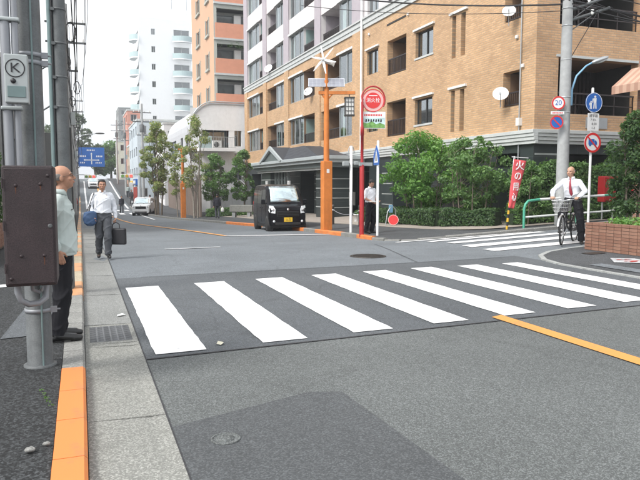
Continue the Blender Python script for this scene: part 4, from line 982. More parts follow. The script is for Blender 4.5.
mb = MB(); mb.box(9.72, 10.8, 55.72, 55.8, 4.65, 5.7); mb.build('balcony_panel', 'tower_glass_rail', bw_, world=True)
mb = MB(); mb.box(11.0, 11.75, 56.2, 56.7, 4.66, 5.35); ac = mb.build('air_conditioner', 'hood_white', bw_, world=True, bevel=.02)
mb = MB(); mb.lathe([(.24, 0), (.24, .03), (0, .03)], 20, T=Matrix.Translation((11.3, 56.2, 5.0)) @ Matrix.Rotation(R(90), 4, 'X')); mb.build('fan_grille', 'frame_dark', ac, world=True)
mb = MB(); mb.lathe([(.18, 0), (.18, .1), (0, .1)], 16, T=Matrix.Translation((11.9, 57, 2.9)) @ Matrix.Rotation(R(90), 4, 'X')); mb.build('vent', 'frame_dark', wb, world=True)
# brown panelled wall in front of it
bw2 = thing('panelled_wall', 'brown panelled boundary wall beside the slender trees', 'wall', (8.1, 46.5, Zs(8.1, 46.5)))
for i in range(9):
    y0 = 46.5 + i * 1.15; z0_ = Zs(8.1, y0) - .2; mb = MB(); mb.box(8.1, 8.22, y0, y0 + 1.12, z0_, z0_ + 2.9 + (.35 if i % 3 == 0 else 0)); mb.build('panel', 'wb_brown', bw2, world=True)
gw = thing('grey_wall', 'plain grey concrete wall behind the low hedges left of the van', 'wall', (10.5, 56, Zs(11, 56)))
for i in range(6):
    mb = MB(); x0_ = 10.4 + i * .62; mb.box(x0_, x0_ + .605, 54.5, 54.65, Zs(11, 54) - .3, Zs(11, 54) + 1.9); mb.build('panel', 'grey_wall', gw, world=True)
gb = thing('block_bench', 'pale concrete block bench on the pavement left of the van', 'bench', (9.9, 41.2, Zs(9.9, 41.2)), rz=R(-25))
mb = MB(); mb.box(-.75, .75, -.3, .3, .34, .78); mb.build('seat', 'concrete_slab', gb, bevel=.03)
mb = MB(); mb.box(-.6, -.4, -.25, .25, -.1, .34); mb.build('leg', 'grey_wall', gb); mb = MB(); mb.box(.4, .6, -.25, .25, -.1, .34); mb.build('leg', 'grey_wall', gb)

# orange apartment tower
ot = thing('orange_tower', 'tall apartment tower with orange balcony fronts and a peach side wall', 'apartment tower', (12.75, 64, Zg(12.7, 64)))
zb = -2.2; sh = 3.42
fa = Fr((12.75, 0, 0), (0, 1, 0), (-1, 0, 0)); fb = Fr((0, 64, 0), (1, 0, 0), (0, -1, 0))
nf = 12; hs1 = []; hs2 = []
for s in range(nf):
    z = 1.9 + s * sh - 3.42; 
    hs1 += [(66.3, 67.9, z + 1.15, z + 2.7), (71.5, 73.5, z + 1.15, z + 2.7)]
    hs2 += [(13.05, 18.2, z + 1.75, z + 3.2, 1.6)]
mb = MB(); wall(mb, fa, 64, 77, zb, 38, hs1, t=.2); mb.build('wall', 'peach_render', ot, world=True)
mb = MB(); wall(mb, fb, 12.75, 20, zb, 38, hs2, t=.2); mb.build('wall', 'sage_grey', ot, world=True)
for q in hs1:
    o = window(ot, fa, *q, d=.08, glass='glass', n=2, fw=.1, curtain=True)
    mb = MB(); fa.box(mb, q[0] - .15, q[1] + .15, q[2] - .22, q[2] - .02, -.18, 0); mb.build('sill', 'sage_grey', o, world=True)
    for ua in (q[0] - .15, q[1]):
        mb = MB(); fa.box(mb, ua, ua + .15, q[2], q[3] + .1, -.1, 0); mb.build('surround', 'sage_grey', o, world=True)
for i, q in enumerate(hs2):
    b = recess(ot, fb, q[0], q[1], q[2], q[3], 1.6, 'sage_grey', 'sage_grey')
    mb = MB(); fb.box(mb, 12.9, 18.4, q[2] - 1.42, q[2] + .02, -.12, .0); mb.build('balcony_front', 'orange_render', b, world=True)
    mb = MB(); fb.box(mb, 12.75, 18.4, q[2] - 1.6, q[2] - 1.42, -.2, .0); mb.build('slab_edge', 'stone_ledge', b, world=True)
    mb = MB(); fb.box(mb, 15.0, 15.7, q[2] - .0, q[3] - .35, .9, 1.3); mb.build('air_conditioner', 'hood_white', b, world=True)
mb = MB(); mb.box(12.8, 20, 76.9, 77, zb, 37.9); mb.box(19.9, 20, 64.1, 76.9, zb, 37.9); mb.box(12.75, 20, 64, 77, 38, 38.3); mb.build('roof', 'sage_grey', ot, world=True)
V = leaves_arrays([((rg.uniform(13.3, 16), 64.3, 15.5), (.4, .3, .35)) for _ in range(7)], 900, .09, 5)
pp = thing('balcony_plants', 'green potted plants on an orange balcony high up', 'plants', (14.5, 64.3, 15.0), kind='stuff'); leaf_mesh('foliage', V - np.array([14.5, 64.3, 15.0]), 'leaf_mid', pp)

# far white tower
wt = thing('white_tower', 'tall white apartment tower with stacked rounded balconies far behind', 'apartment tower', (10, 125, -3.7))
fa = Fr((11.0, 0, 0), (0, 1, 0), (-1, 0, 0)); fb = Fr((0, 125, 0), (1, 0, 0), (0, -1, 0)); zb = -4; sh = 3.2; hs2 = []; hs3 = []
for s in range(11):
    z = zb + s * sh; hs2 += [(13.2, 13.9, z + 1.2, z + 2.3), (17.3, 20.2, z + .9, z + 2.4)]; hs3 += [(127, 132.0, z + .8, z + 2.4), (132, 134, z + .9, z + 2.2)]
mb = MB(); wall(mb, fb, 11, 20.6, zb, 32.0, hs2); wall(mb, fa, 125, 140, zb, 32.0, hs3); mb.build('wall', 'tower_white', wt, world=True)
for q in hs2: window(wt, fb, *q, d=.15, glass='glass_dark', n=2, fw=.08, curtain=False)
for q in hs3: window(wt, fa, *q, d=.15, glass='glass_dark', n=2, fw=.08, curtain=False)
for s in range(11):
    z = zb + s * sh
    for (xa, xb, dy) in ((17.0, 20.9, 1.4), (9.6, 11.0, 1.8)):
        n_ = 10; pts = [(xa + (xb - xa) * i / n_, 125 - dy * math.sin(math.pi * (.12 + .76 * i / n_)) + (0 if xa > 12 else 2.2)) for i in range(n_ + 1)]
        if xa < 12: pts = [(11.05 + 1.75 * math.cos(R(262 - 150 * i / n_)), 126.7 + 2.0 * math.sin(R(262 - 150 * i / n_))) for i in range(n_ + 1)]
        mb = MB()
        for (p, q) in zip(pts, pts[1:]): mb.add([(*p, z), (*q, z), (*q, z + .22), (*p, z + .22)], [(0, 1, 2, 3)], 0); mb.add([(*p, z + .22), (*q, z + .22), (*q, z + 1.15), (*p, z + 1.15)], [(0, 1, 2, 3)], 1)
        mb.add([(*p, z) for p in pts], [tuple(range(n_ + 1))], 0); mb.add([(*p, z + .2) for p in pts], [tuple(range(n_ + 1))], 0)
        mb.build('balcony', ['tower_white', 'tower_glass_rail'], wt, world=True)
mb = MB(); mb.box(11, 20.6, 139.9, 140, zb, 31.9); mb.box(20.5, 20.6, 125.1, 139.9, zb, 31.9); mb.box(11, 20.6, 125, 140, 32.0, 32.3); mb.box(12.5, 16, 127, 132, 32.3, 33.5); mb.box(17, 20, 126, 133, 32.3, 34.4); mb.build('roof', 'tower_white', wt, world=True)
for x in (17.2, 20): 
    mb = MB(); mb.tube([(x, 126.2, 32.3), (x, 126.2, 37)], .07, 5); mb.build('mast', 'steel_grey', wt, world=True)

# smaller buildings between
simple_building('office_building', 'blue-white office block behind the browning tree', 6.9, 13, 84, 98, 10.4, 'blue_white', 4, cols_l=4, cols_f=4)
simple_building('shop_building', 'grey-white building with balconies left of the round-roofed white building', 9.0, 15, 74.5, 83, 9.6, 'wb_white', 3, cols_l=3, cols_f=3)
simple_building('pink_building', 'narrow salmon pink building far down the street', 7.4, 9.4, 108, 118, 12.4, 'pink_wall', 5, cols_l=3, cols_f=1)
simple_building('grey_tower', 'slim grey block beyond the salmon pink building', 9.0, 12.4, 160, 170, 17, 'grey_wall', 7, cols_l=3, cols_f=2)
simple_building('cream_building', 'low cream building beside the salmon pink one', 6.9, 8.9, 128, 136, 7.6, 'cream_wall', 3, cols_l=3, cols_f=1)
simple_building('shop_building', 'tan shop building between the office block and the salmon pink building', 7.1, 12, 100, 106, 7.0, 'tan_wall', 3, cols_l=3, cols_f=2)
# left side of the street
simple_building('cream_building', 'pale cream building behind the conduits at the left edge', -16, -4.2, 24, 38, 13, 'cream_wall', 4, cols_l=5, cols_f=4, side='right')
simple_building('grey_building', 'grey building past the pale cream building on the left', -15, -3.8, 40, 58, 10, 'grey_wall', 3, cols_l=5, cols_f=3, side='right')
simple_building('tan_building', 'tan house with small balconies seen between the two left poles', -12, -3.2, 66, 80, 8.0, 'tan_wall', 3, cols_l=4, cols_f=3, side='right')
simple_building('shop_building', 'low white shop further down the left side', -12, -2.8, 84, 96, 5.4, 'wb_white', 2, cols_l=4, cols_f=3, side='right')
simple_building('shop_building', 'cream shop near the far crossing on the left side', -12, -2.6, 104, 116, 5.5, 'cream_wall', 2, cols_l=4, cols_f=3, side='right')
simple_building('house', 'small house at the foot of the rising road on the left', -14, -2.6, 140, 156, 6.5, 'tan_wall', 2, cols_l=4, cols_f=3, side='right')
simple_building('house', 'pale house part way up the rising road on the left', -14, -3.6, 170, 184, 7.0, 'wb_white', 2, cols_l=4, cols_f=3, side='right')
# shop awnings and vertical signs
for i, (x, y, z0, z1, w_, m, lab) in enumerate([(8.85, 76, 1.2, 1.9, 4.5, 'shop_red', 'red shop fascia behind the tall browning tree'), (6.75, 85, 1.4, 2.2, 4, 'sign_blue', 'blue shop fascia beyond the tall browning tree'),
        (6.75, 91, 1.4, 2.0, 3.4, 'sign_yellow', 'yellow shop fascia further down the right side'), (6.95, 101, 2.2, 3.0, 4, 'shop_teal', 'teal shop fascia near the tan shop building')]):
    t = thing('shop_sign', lab, 'sign', (x, y, z0)); mb = MB(); mb.box(x - .1, x + .15, y, y + w_, z0, z1); mb.build('panel', m, t, world=True, bevel=.02)
    mb = MB(); mb.box(x - .16, x - .1, y + .2, y + w_ - .2, z0 + .2, z1 - .2); mb.build('lettering_strip', 'white_paint', t, world=True)
for i, (x, y, z0, z1, m, lab) in enumerate([(-.95, 24, .7, 3.3, 'frame_dark', 'dark upright sign panel on the second left pole'), (-.75, 46, -.6, 1.5, 'shop_red', 'red upright shop banner behind the older man'), (6.2, 80, -.8, 1.2, 'shop_red', 'red upright banner right of the street'), (6.3, 88, -.3, 1.7, 'white_paint', 'white upright banner right of the street')]):
    t = thing('banner', lab, 'banner', (x, y, Zs(x, y))); mb = MB(); mb.box(x - .22, x + .22, y, y + .04, z0, z1); mb.build('cloth', m, t, world=True); mb = MB(); mb.tube([(x - .25, y + .02, Zs(x, y)), (x - .25, y + .02, z1 + .1)], .02, 6); mb.build('pole', 'white_paint', t, world=True)

# left edge: hedge on a low tiled wall
lw_ = thing('tiled_wall', 'low brown tiled wall under the hedge at the left edge', 'wall', (-1.8, 10, .09))
k_ = 0
for c in range(6):
    for j in range(24):
        y0 = 12.4 + j * .22 + (.11 if c % 2 else 0)
        brick_at(-1.80, y0, .09 + .045 + c * .09, .10, .21, .082, (j + c) % 2, lw_)
mb = MB(); mb.box(-2.05, -1.82, 12.3, 17.7, 0, .62); mb.build('mortar_core', 'mortar', lw_, world=True)
hedge('tall_hedge', 'dark hedge rising behind the low tiled wall at the left edge', 'hedge', [(-2.15, 12.2), (-2.15, 17.8)], 1.55, 9000, .05, 'leaf_dark', 41, lambda x, y: .5, thick=.6)
gt = thing('garden_wall', 'plain pale garden wall beyond the left hedge', 'wall', (-2.2, 18, 0))
for i in range(10):
    mb = MB(); mb.box(-2.3, -2.15, 18 + i * .9, 18.88 + i * .9, P(18 + i) - .1, 1.3 + P(18 + i)); mb.build('panel', 'cream_wall', gt, world=True)
# small litter and weeds near the camera
for i, (x, y, a, m, lab) in enumerate([(.40, 7.75, .3, 'curtain_white', 'pale scrap of paper at the end of the drain grate'), (1.22, 6.02, 1.1, 'landscape_tan', 'small pale leaf lying between the first two white stripes')]):
    t = thing('litter', lab, 'litter', (x, y, .016), rz=a); mat('landscape_tan', (.5, .48, .38), rough=.8)
    mb = MB(); mb.add([(-.05, -.02, 0), (0, -.035, .012), (.055, -.01, .004), (.03, .03, .018), (-.03, .028, .006)], [(0, 1, 4), (1, 2, 3, 4)]); mb.build('scrap', m if m in MAT else 'landscape_tan', t)
for i, (x, y, r, lab) in enumerate([(-.30, 3.72, .024, 'larger grey pebble beside the orange kerb'), (-.22, 3.78, .018, 'smaller grey pebble beside the orange kerb')]):
    t = thing('pebble', lab, 'pebble', (x, y, .10)); mb = MB(); mb.sphere((0, 0, r * .3), (r * 1.2, r, r * .6), 10, 7); mb.v = [(a * (1 + .12 * math.sin(9 * b / r)), b, c * (1 + .15 * math.sin(7 * a / r))) for a, b, c in mb.v]; mb.build('stone', 'concrete_kerb', t)
V = leaves_arrays([((-.22 - .02 * k, 4.45 + .09 * k, .105), (.02, .02, .008)) for k in range(5)], 60, .008, 91); t = thing('weeds', 'tiny weeds in the joint behind the orange kerb', 'weeds', (-.25, 4.5, .1), kind='stuff'); leaf_mesh('foliage', V - np.array([-.25, 4.5, .1]), 'leaf_mid', t)

add_haze()

# ------------------------------------------------------------------ poles, lamps, signs
mat('pole_steel', (.100, .108, .111), rough=.6, metal=.1, var=.22, scale=7, dirt=.4, speck=.12, sscale=90)
mat('pole_green', (.15, .21, .21), rough=.55, metal=.2, var=.12, scale=5)
mat('pole_concrete', (.36, .37, .37), rough=.85, var=.12, scale=6, dirt=.25, bump=.15)
mat('pipe_grey', (.27, .28, .30), rough=.5, metal=.2, var=.1, dirt=.2)
mat('box_brown', (.030, .019, .021), rough=.6, var=.25, scale=5, bump=.3, bscale=140, dirt=.3, speck=.45)
mat('plate_grey', (.36, .39, .39), rough=.5, metal=.2, var=.08)
mat('cable_black', (.015, .015, .017), rough=.6, var=.1)
mat('orange_paint', (.60, .19, .035), rough=.6, var=.12, scale=4, dirt=.3)
mat('red_paint', (.38, .022, .025), rough=.45, var=.08, scale=4, dirt=.12)
mat('sign_white', (.75, .76, .76), rough=.4, var=.03)
mat('sign_pink', (.72, .42, .40), rough=.4, var=.04)
mat('ink_black', (.015, .015, .018), rough=.5, var=.05)
mat('landscape_green', (.16, .34, .09), rough=.5, var=.5, scale=9)
mat('landscape_sky', (.50, .66, .66), rough=.5, var=.25, scale=7)
mat('lamp_blue', (.20, .40, .58), rough=.4, var=.05); mat('lamp_glass', (.70, .74, .74), rough=.2, var=.03)
mat('paper_white', (.75, .75, .72), rough=.9, var=.03)
mat('solar_dark', (.26, .27, .31), rough=.15, var=.1); mat('solar_edge', (.60, .62, .66), rough=.25, metal=.4, var=.05)
mat('rail_white', (.70, .73, .71), rough=.4, var=.06, dirt=.15); mat('rail_green', (.07, .34, .23), rough=.45, var=.08)
mat('banner_red', (.62, .085, .095), rough=.8, var=.08, scale=5); mat('tape_yellow', (.60, .36, .03), rough=.6, var=.1)

def band(mb, r, z, h=.03, T=None): mb.lathe([(r, z), (r + .006, z), (r + .006, z + h), (r, z + h)], 24, T=T)
# near left pole
t = thing('utility_pole', 'nearest thick grey steel utility pole with a brown cabinet strapped to it', 'utility pole', (-.345, 5.55, .09))
mb = MB(); mb.lathe([(.105, -.1), (.105, .02), (.096, .03), (.094, 4), (.088, 9.5)], 28); mb.build('pole', 'pole_steel', t)
mb = MB(); mb.lathe([(.125, -.01), (.125, .012), (.10, .02)], 28); mb.build('collar', 'pole_steel', t)
for z in (.44, 2.38, 2.44, 3.9):
    mb = MB(); band(mb, .096, z); mb.cbox((.115, -.02, z + .015), (.05, .035, .045)); mb.tube([(.10, -.02, z + .015), (.165, -.02, z + .015)], .007, 6); mb.build('clamp', 'pipe_grey', t)
mb = MB(); mb.tube([(.03, -.097, 0), (.03, -.094, 9)], .008, 6); mb.build('ground_wire', 'pole_green', t)
# cabinet
t = thing('cabinet', 'weathered dark brown metal cabinet strapped to the nearest left pole', 'electrical cabinet', (-.345, 5.22, .82))
mb = MB(); mb.box(-.17, .17, -.24, .20, 0, .86); mb.build('body', 'box_brown', t, bevel=.014)
mb = MB(); mb.box(-.155, .155, -.252, -.242, .02, .84); mb.build('door', 'box_brown', t, bevel=.004)
for (x, z) in ((-.08, .72), (.08, .73), (-.06, .22), (.09, .22), (.13, .79), (-.13, .06)):
    mb = MB(); mb.lathe([(.012, 0), (.012, .006), (.006, .012), (0, .012)], 12, T=Matrix.Translation((x, -.252, z)) @ Matrix.Rotation(R(90), 4, 'X')); mb.build('bolt', 'box_brown', t)
for z in (.10, .40, .70):
    mb = MB(); mb.tube([(-.165, -.257, z), (-.165, -.257, z + .07)], .007, 8); mb.build('hinge', 'box_brown', t)
mb = MB(); mb.lathe([(.016, 0), (.016, .004), (.008, .005), (0, .005)], 14, T=Matrix.Translation((.135, -.252, .43)) @ Matrix.Rotation(R(90), 4, 'X')); mb.build('lock', 'pole_steel', t)
mat('rust', (.12, .045, .02), rough=.9, var=.4, scale=30)
mb = MB()
for (x, z, h_) in ((-.08, .71, .05), (.08, .72, .035), (.09, .21, .06)): mb.add([(x - .004, -.2535, z), (x + .004, -.2535, z), (x + .002, -.2535, z - h_), (x - .001, -.2535, z - h_)], [(0, 1, 2, 3)])
mb.build('rust_streak', 'rust', t)
mb = MB(); mb.tube([(-.11, -.05, .02), (-.11, -.05, -.07), (-.09, -.05, -.13), (-.04, -.03, -.165), (.03, 0, -.165), (.075, .03, -.13), (.08, .06, -.05), (.08, .06, .02)], .024, 10); mb.build('conduit', 'pipe_grey', t)
mb = MB(); mb.tube([(-.02, -.02, .02), (-.01, -.02, -.06), (.03, .05, -.09), (.05, .2, -.08)], .014, 8); mb.build('conduit', 'pipe_grey', t)
# conduits rising beside the pole
t = thing('conduit_pipes', 'pair of pale vertical conduit pipes left of the nearest pole', 'pipes', (-.46, 5.38, 1.6))
for x, r, m in ((-.03, .036, 'pipe_grey'), (.035, .026, 'pipe_grey'), (-.105, .008, 'cable_black'), (-.075, .006, 'cable_black')):
    mb = MB(); mb.tube([(x, 0, 0), (x + .002, 0, 2), (x - .002, 0, 7)], r, 10); mb.build('pipe', m, t)
for z in (.5, 1.15, 2.2):
    mb = MB(); mb.box(-.075, .075, -.045, .045, z, z + .03); mb.build('bracket', 'plate_grey', t, bevel=.01)
# K plate
t = thing('meter_box', 'small grey box with a circled K fixed to the conduit pipes', 'box', (-.405, 5.18, 2.13))
mb = MB(); mb.box(-.078, .078, -.05, .06, 0, .345); mb.build('body', 'plate_grey', t, bevel=.008)
mb = MB(); mb.box(-.06, .06, -.056, -.05, .04, .12); mb.build('lower_plate', 'pole_green', t, bevel=.003)
FT = Matrix.Translation((-.005, -.0535, .245)) @ Matrix.Rotation(R(90), 4, 'X')
mb = MB(); n = 32; vs = []
for i in range(n): 
    a = 2 * math.pi * i / n
    for r in (.058, .066): vs.append((r * math.cos(a), r * math.sin(a), 0))
mb.add(vs, [(2 * i, 2 * i + 1, (2 * i + 3) % (2 * n), (2 * i + 2) % (2 * n)) for i in range(n)], 0, False, FT); mb.build('ring', 'ink_black', t)
text('K', .095, t, 'ink_black', FT, 'letter', .001, 1.15)
mb = MB(); mb.lathe([(.018, 0), (.018, .006), (0, .006)], 16, T=Matrix.Translation((-.02, -.051, .155)) @ Matrix.Rotation(R(90), 4, 'X')); mb.build('lock', 'ink_black', t)
# second pole
t = thing('utility_pole', 'slimmer blue-grey pole standing behind the older man with a thin strip pole beside it', 'utility pole', (-.21, 9.6, .09))
mb = MB(); mb.lathe([(.10, -.1), (.092, 4), (.085, 10)], 24); mb.build('pole', 'pole_steel', t)
mb = MB(); mb.tube([(-.115, -.04, 0), (-.115, -.04, 9.9)], .032, 10); mb.build('side_pipe', 'pole_green', t)
mb = MB(); mb.tube([(-.085, -.07, 0), (-.08, -.07, 9.9)], .012, 6); mb.build('cable', 'cable_black', t)
for z in (2.5, 2.9, 3.35, 3.8, 4.3):
    mb = MB(); band(mb, .093, z, .025); mb.cbox((-.07, -.09, z), (.05, .03, .04)); mb.build('clamp', 'pole_steel', t)
mb = MB(); mb.box(-.12, .12, .10, .16, .9, 2.25); mb.build('dark_panel', 'frame_dark', t, bevel=.01)
for z in (2.55, 3.1): 
    mb = MB(); mb.tube([(-.1, 0, z), (-.32, .0, z - .15), (-.34, 0, z - .2)], .012, 6); mb.build('hook', 'pole_steel', t)
# further poles down the left side
polep = thing('utility_pole', 'grey pole some way down the left kerb, third along', 'utility pole', (-.42, 33, P(33)), group='utility poles down the left kerb')
mb = MB(); mb.lathe([(.15, -.1), (.13, 5), (.10, 10.5)], 14); mb.build('pole', 'pole_concrete', polep)
for z, w_ in ((9.6, .9), (8.7, .9), (7.4, .5)):
    mb = MB(); mb.box(-w_, w_, -.05, .05, z, z + .08); a_ = mb.build('crossarm', 'pole_steel', polep)
    for x in (-w_ * .85, -w_ * .3, w_ * .3, w_ * .85):
        mb = MB(); mb.lathe([(.03, 0), (.045, .05), (.03, .1), (.045, .15), (0, .17)], 8, T=Matrix.Translation((x, 0, z + .08))); mb.build('insulator', 'hood_white', a_)
mb = MB(); mb.lathe([(.22, 0), (.22, .7), (.1, .78), (0, .78)], 14, T=Matrix.Translation((-.05, -.38, 7.7))); mb.build('transformer', 'pole_steel', polep)
mb = MB(); mb.box(.12, .3, -.15, .15, 4.9, 5.5); mb.build('junction_box', 'plate_grey', polep)
for y, lab in ((58, 'grey pole further down the left kerb, fourth along'), (84, 'grey pole at the foot of the rising road on the left'), (110, 'distant grey pole on the rising road on the left')): dup(polep, (-.45, y, P(y)), label=lab)
for x, y, lab in ((5.9, 66, 'grey pole right of the street at the far crossing'), (5.9, 92, 'grey pole right of the rising road'), (5.9, 112, 'distant grey pole right of the rising road near the crest')): dup(polep, (x, y, Zs(x, y)), label=lab)

# overhead cables
def cable(a, b, r=.012, sag=.4, n=14, name='cable', label=None, group=None, cat='cable', m='cable_black'):
    a = Vector(a); b = Vector(b); pts = [a.lerp(b, i / n) - Vector((0, 0, sag * 4 * (i / n) * (1 - i / n))) for i in range(n + 1)]
    mb = MB(); mb.tube([p - a for p in pts], r, 5); return mb.build(name, m, label=label, cat=cat, group=group, loc=None) if False else mb_put(mb, a, name, m, label, cat, group)
def mb_put(mb, a, name, m, label, cat, group):
    o = mb.build(name, m, label=label, cat=cat, group=group); o.location = a; return o
GL = 'overhead cables along the left kerb'
rr = random.Random(5)
spans = [(-2, 9.6), (9.6, 33), (33, 58), (58, 84), (84, 110)]
for k, (x, z, r, lab) in enumerate([(-.30, 6.3, .020, 'thickest black cable sagging down the left side of the street'), (-.16, 5.6, .012, 'lowest thin black cable down the left side of the street'), (-.02, 6.9, .012, 'thin black cable third from the right on the left side of the street'), (.12, 6.2, .010, 'thin black cable second from the right on the left side'), (.30, 7.4, .009, 'rightmost thin black cable on the left side of the street'), (-.42, 8.6, .010, 'highest black cable along the left side of the street'), (-.34, 5.0, .016, 'lowest thick cable close behind the second left pole'), (-.22, 7.4, .014, 'dark cable just right of the second left pole, above the coils'), (-.09, 5.9, .013, 'dark cable running through the hanging coils'), (.05, 5.3, .011, 'low cable right of the hanging coils'), (.20, 6.8, .010, 'thin cable between the coils and the rightmost cable'), (-.26, 9.4, .012, 'very high cable right of the second left pole')]):
    pts = []
    for (a, b) in spans:
        for i in range(10):
            f = i / 10; y_ = a + (b - a) * f; wob = .10 if a < 20 else .04
            pts.append((x + rr.uniform(-.01, .01) - (.10 * math.sin(f * math.pi) if k % 2 else -.06 * math.sin(f * math.pi)), y_, z + P(y_) - 4 * (.25 + .08 * k) * f * (1 - f)))
    mb = MB(); a0 = Vector(pts[0]); mb.tube([Vector(p) - a0 for p in pts], r, 5); o = mb.build('cable', 'cable_black', label=lab, cat='cable', group=GL); o.location = a0
# coils and hangers on those cables
for i, (y_, z_, x_) in enumerate([(13, 5.3, -.2), (16, 5.0, -.1), (20, 5.0, -.26), (25, 5.0, 0), (30, 5.1, -.2)]):
    mb = MB(); pts = [(x_ * 0 + .10 * math.cos(a / 3) * (1 + .1 * (a % 3)), .05 * math.sin(a / 2), .22 * math.sin(a / 3) ) for a in range(0, 40)]
    mb.tube(pts, .011, 5); o = mb.build('cable_coil', 'cable_black', label='%s coil of black cable hanging on the left overhead cables' % ('nearest', 'second nearest', 'middle', 'second farthest', 'farthest')[i], cat='cable coil', group='cable coils on the left cables'); o.location = (x_, y_, z_)

# right concrete pole with street lamp and arms
PX_, PY_ = 13.75, 15.75; zb = Zs(PX_, PY_)
t = thing('utility_pole', 'tall concrete utility pole behind the cyclist, carrying a lamp and round signs', 'utility pole', (PX_, PY_, zb))
mb = MB(); mb.lathe([(.19, -.1), (.17, 3), (.145, 7), (.12, 12)], 24); mb.build('pole', 'pole_concrete', t)
for z in (1.9, 2.75, 3.35, 3.8, 4.9, 5.9, 6.4):
    mb = MB(); band(mb, .155 if z > 4 else .165, z, .03); mb.build('clamp', 'steel_grey', t)
for z, dx, dy in ((6.35, 1.15, -.45), (6.05, 1.25, -.35)):
    mb = MB(); mb.tube([(0, 0, z), (dx, dy, z + .42)], .045, 8); mb.build('arm', 'pole_steel', t)
    mb = MB(); mb.tube([(.0, 0, z - .35), (dx * .6, dy * .6, z + .2)], .018, 6); mb.build('brace', 'pole_steel', t)
mb = MB(); mb.tube([(0, 0, 4.75), (.9, -.3, 6.4)], .012, 5); mb.build('stay_wire', 'cable_black', t)
for i, (x, z) in enumerate(((.6, 6.52), (1.1, 6.72), (.7, 6.25))):
    mb = MB(); mb.lathe([(.03, 0), (.05, .05), (.03, .1), (.05, .14), (0, .16)], 10, T=Matrix.Translation((x, -x * .35, z))); mb.build('insulator', 'hood_white', t)
mb = MB(); mb.cbox((-.19, -.04, 3.55), (.12, .14, .3)); mb.build('junction_box', 'plate_grey', t, bevel=.015)
t2 = thing('street_lamp', 'blue curved street lamp arm with pale head on the concrete pole', 'street lamp', (PX_, PY_, zb + 3.7))
mb = MB(); mb.tube([(.17, -.05, -.1), (.2, -.06, .35), (.32, -.1, .75), (.6, -.18, 1.05), (.78, -.22, 1.15)], [.035, .032, .03, .028, .026], 10); mb.build('arm', 'lamp_blue', t2)
mb = MB(); T_ = Matrix.Translation((1.02, -.28, 1.24)) @ Matrix.Rotation(R(-15), 4, 'Z') @ Matrix.Rotation(R(-20), 4, 'Y'); mb.sphere((0, 0, 0), (.29, .11, .075), 18, 10, T=T_); mb.build('lamp_head', 'steel_grey', t2)
mb = MB(); mb.sphere((0.03, 0, -.035), (.2, .085, .06), 16, 8, T=T_); mb.build('lamp_glass', 'lamp_glass', t2)
mb = MB(); mb.cbox((.17, -.05, .1), (.08, .1, .45)); mb.build('bracket', 'lamp_blue', t2, bevel=.01)
GR = 'overhead cables crossing at the upper right'
top = Vector((PX_, PY_, 0))
for i, (a, b, r, s) in enumerate([((8.5, 24, 9.8), (13.7, 15.6, 6.95), .022, .15), ((9.0, 24, 8.9), (13.8, 15.6, 6.85), .028, .2), ((13.8, 15.6, 6.95), (24, 14, 6.3), .028, .3), ((13.8, 15.5, 6.75), (24, 13.2, 6.0), .02, .35),
        ((14.6, 15.3, 7.1), (26, 14.5, 6.9), .014, .3), ((14.9, 15.2, 6.7), (26, 13.5, 6.5), .014, .4), ((8.2, 24, 8.4), (14.9, 15.2, 6.75), .012, .25), ((13.8, 15.6, 7.6), (24, 12.5, 8.2), .016, .3), ((8.8, 24, 9.4), (13.75, 15.6, 7.2), .014, .3), ((13.75, 15.6, 7.2), (24, 15.5, 6.2), .014, .5), ((15.0, 15.2, 6.45), (26, 12.5, 5.9), .012, .35)]):
    cable(a, b, r, s, label=('upper thick cable reaching the concrete pole from the brick building', 'thickest cable reaching the concrete pole from the brick building', 'thickest cable leaving the concrete pole to the right', 'lower cable leaving the concrete pole to the right', 'thin cable from the upper arm of the concrete pole', 'thin cable from the lower arm of the concrete pole', 'thin low cable from the brick building to the pole arm', 'topmost cable leaving the concrete pole to the right', 'thin upper cable from the brick building to the concrete pole', 'deeply sagging thin cable right of the concrete pole', 'thin lowest cable from the lower arm to the right edge')[i], group=GR)
mb = MB(); mb.box(-.6, .9, -.04, .04, -.05, .05, T=Matrix.Rotation(R(-22), 4, 'Z')); o = mb.build('cable_sleeve', 'pipe_grey', label='grey cable sleeve beside the concrete pole near the top', cat='cable sleeve'); o.location = (12.85, 15.6, 6.95)

# ---- flat sign faces, each with real thickness
def disc(mb, r, z0, z1, mi=0, T=None, n=40, ri=0.): 
    if ri: 
        vs = []
        for i in range(n):
            a = 2 * math.pi * i / n
            for (q, z) in ((ri, z0), (r, z0), (r, z1), (ri, z1)): vs.append((q * math.cos(a), q * math.sin(a), z))
        fs = []
        for i in range(n):
            j = (i + 1) % n
            for k in range(4): fs.append((4 * i + k, 4 * i + (k + 1) % 4, 4 * j + (k + 1) % 4, 4 * j + k))
        mb.add(vs, fs, mi, False, T)
    else: mb.prism([(r * math.cos(2 * math.pi * i / n), r * math.sin(2 * math.pi * i / n)) for i in range(n)], z1 - z0, mi, (T or Matrix.Identity(4)) @ Matrix.Translation((0, 0, z0)))
def facing(loc, heading):      # heading: rotation about z, 0 = faces -Y
    return Matrix.Translation(loc) @ Matrix.Rotation(heading, 4, 'Z') @ Matrix.Rotation(R(90), 4, 'X')
def poly2(mb, pts, z0, z1, T, mi=0): mb.prism(pts, z1 - z0, mi, T @ Matrix.Translation((0, 0, z0)))

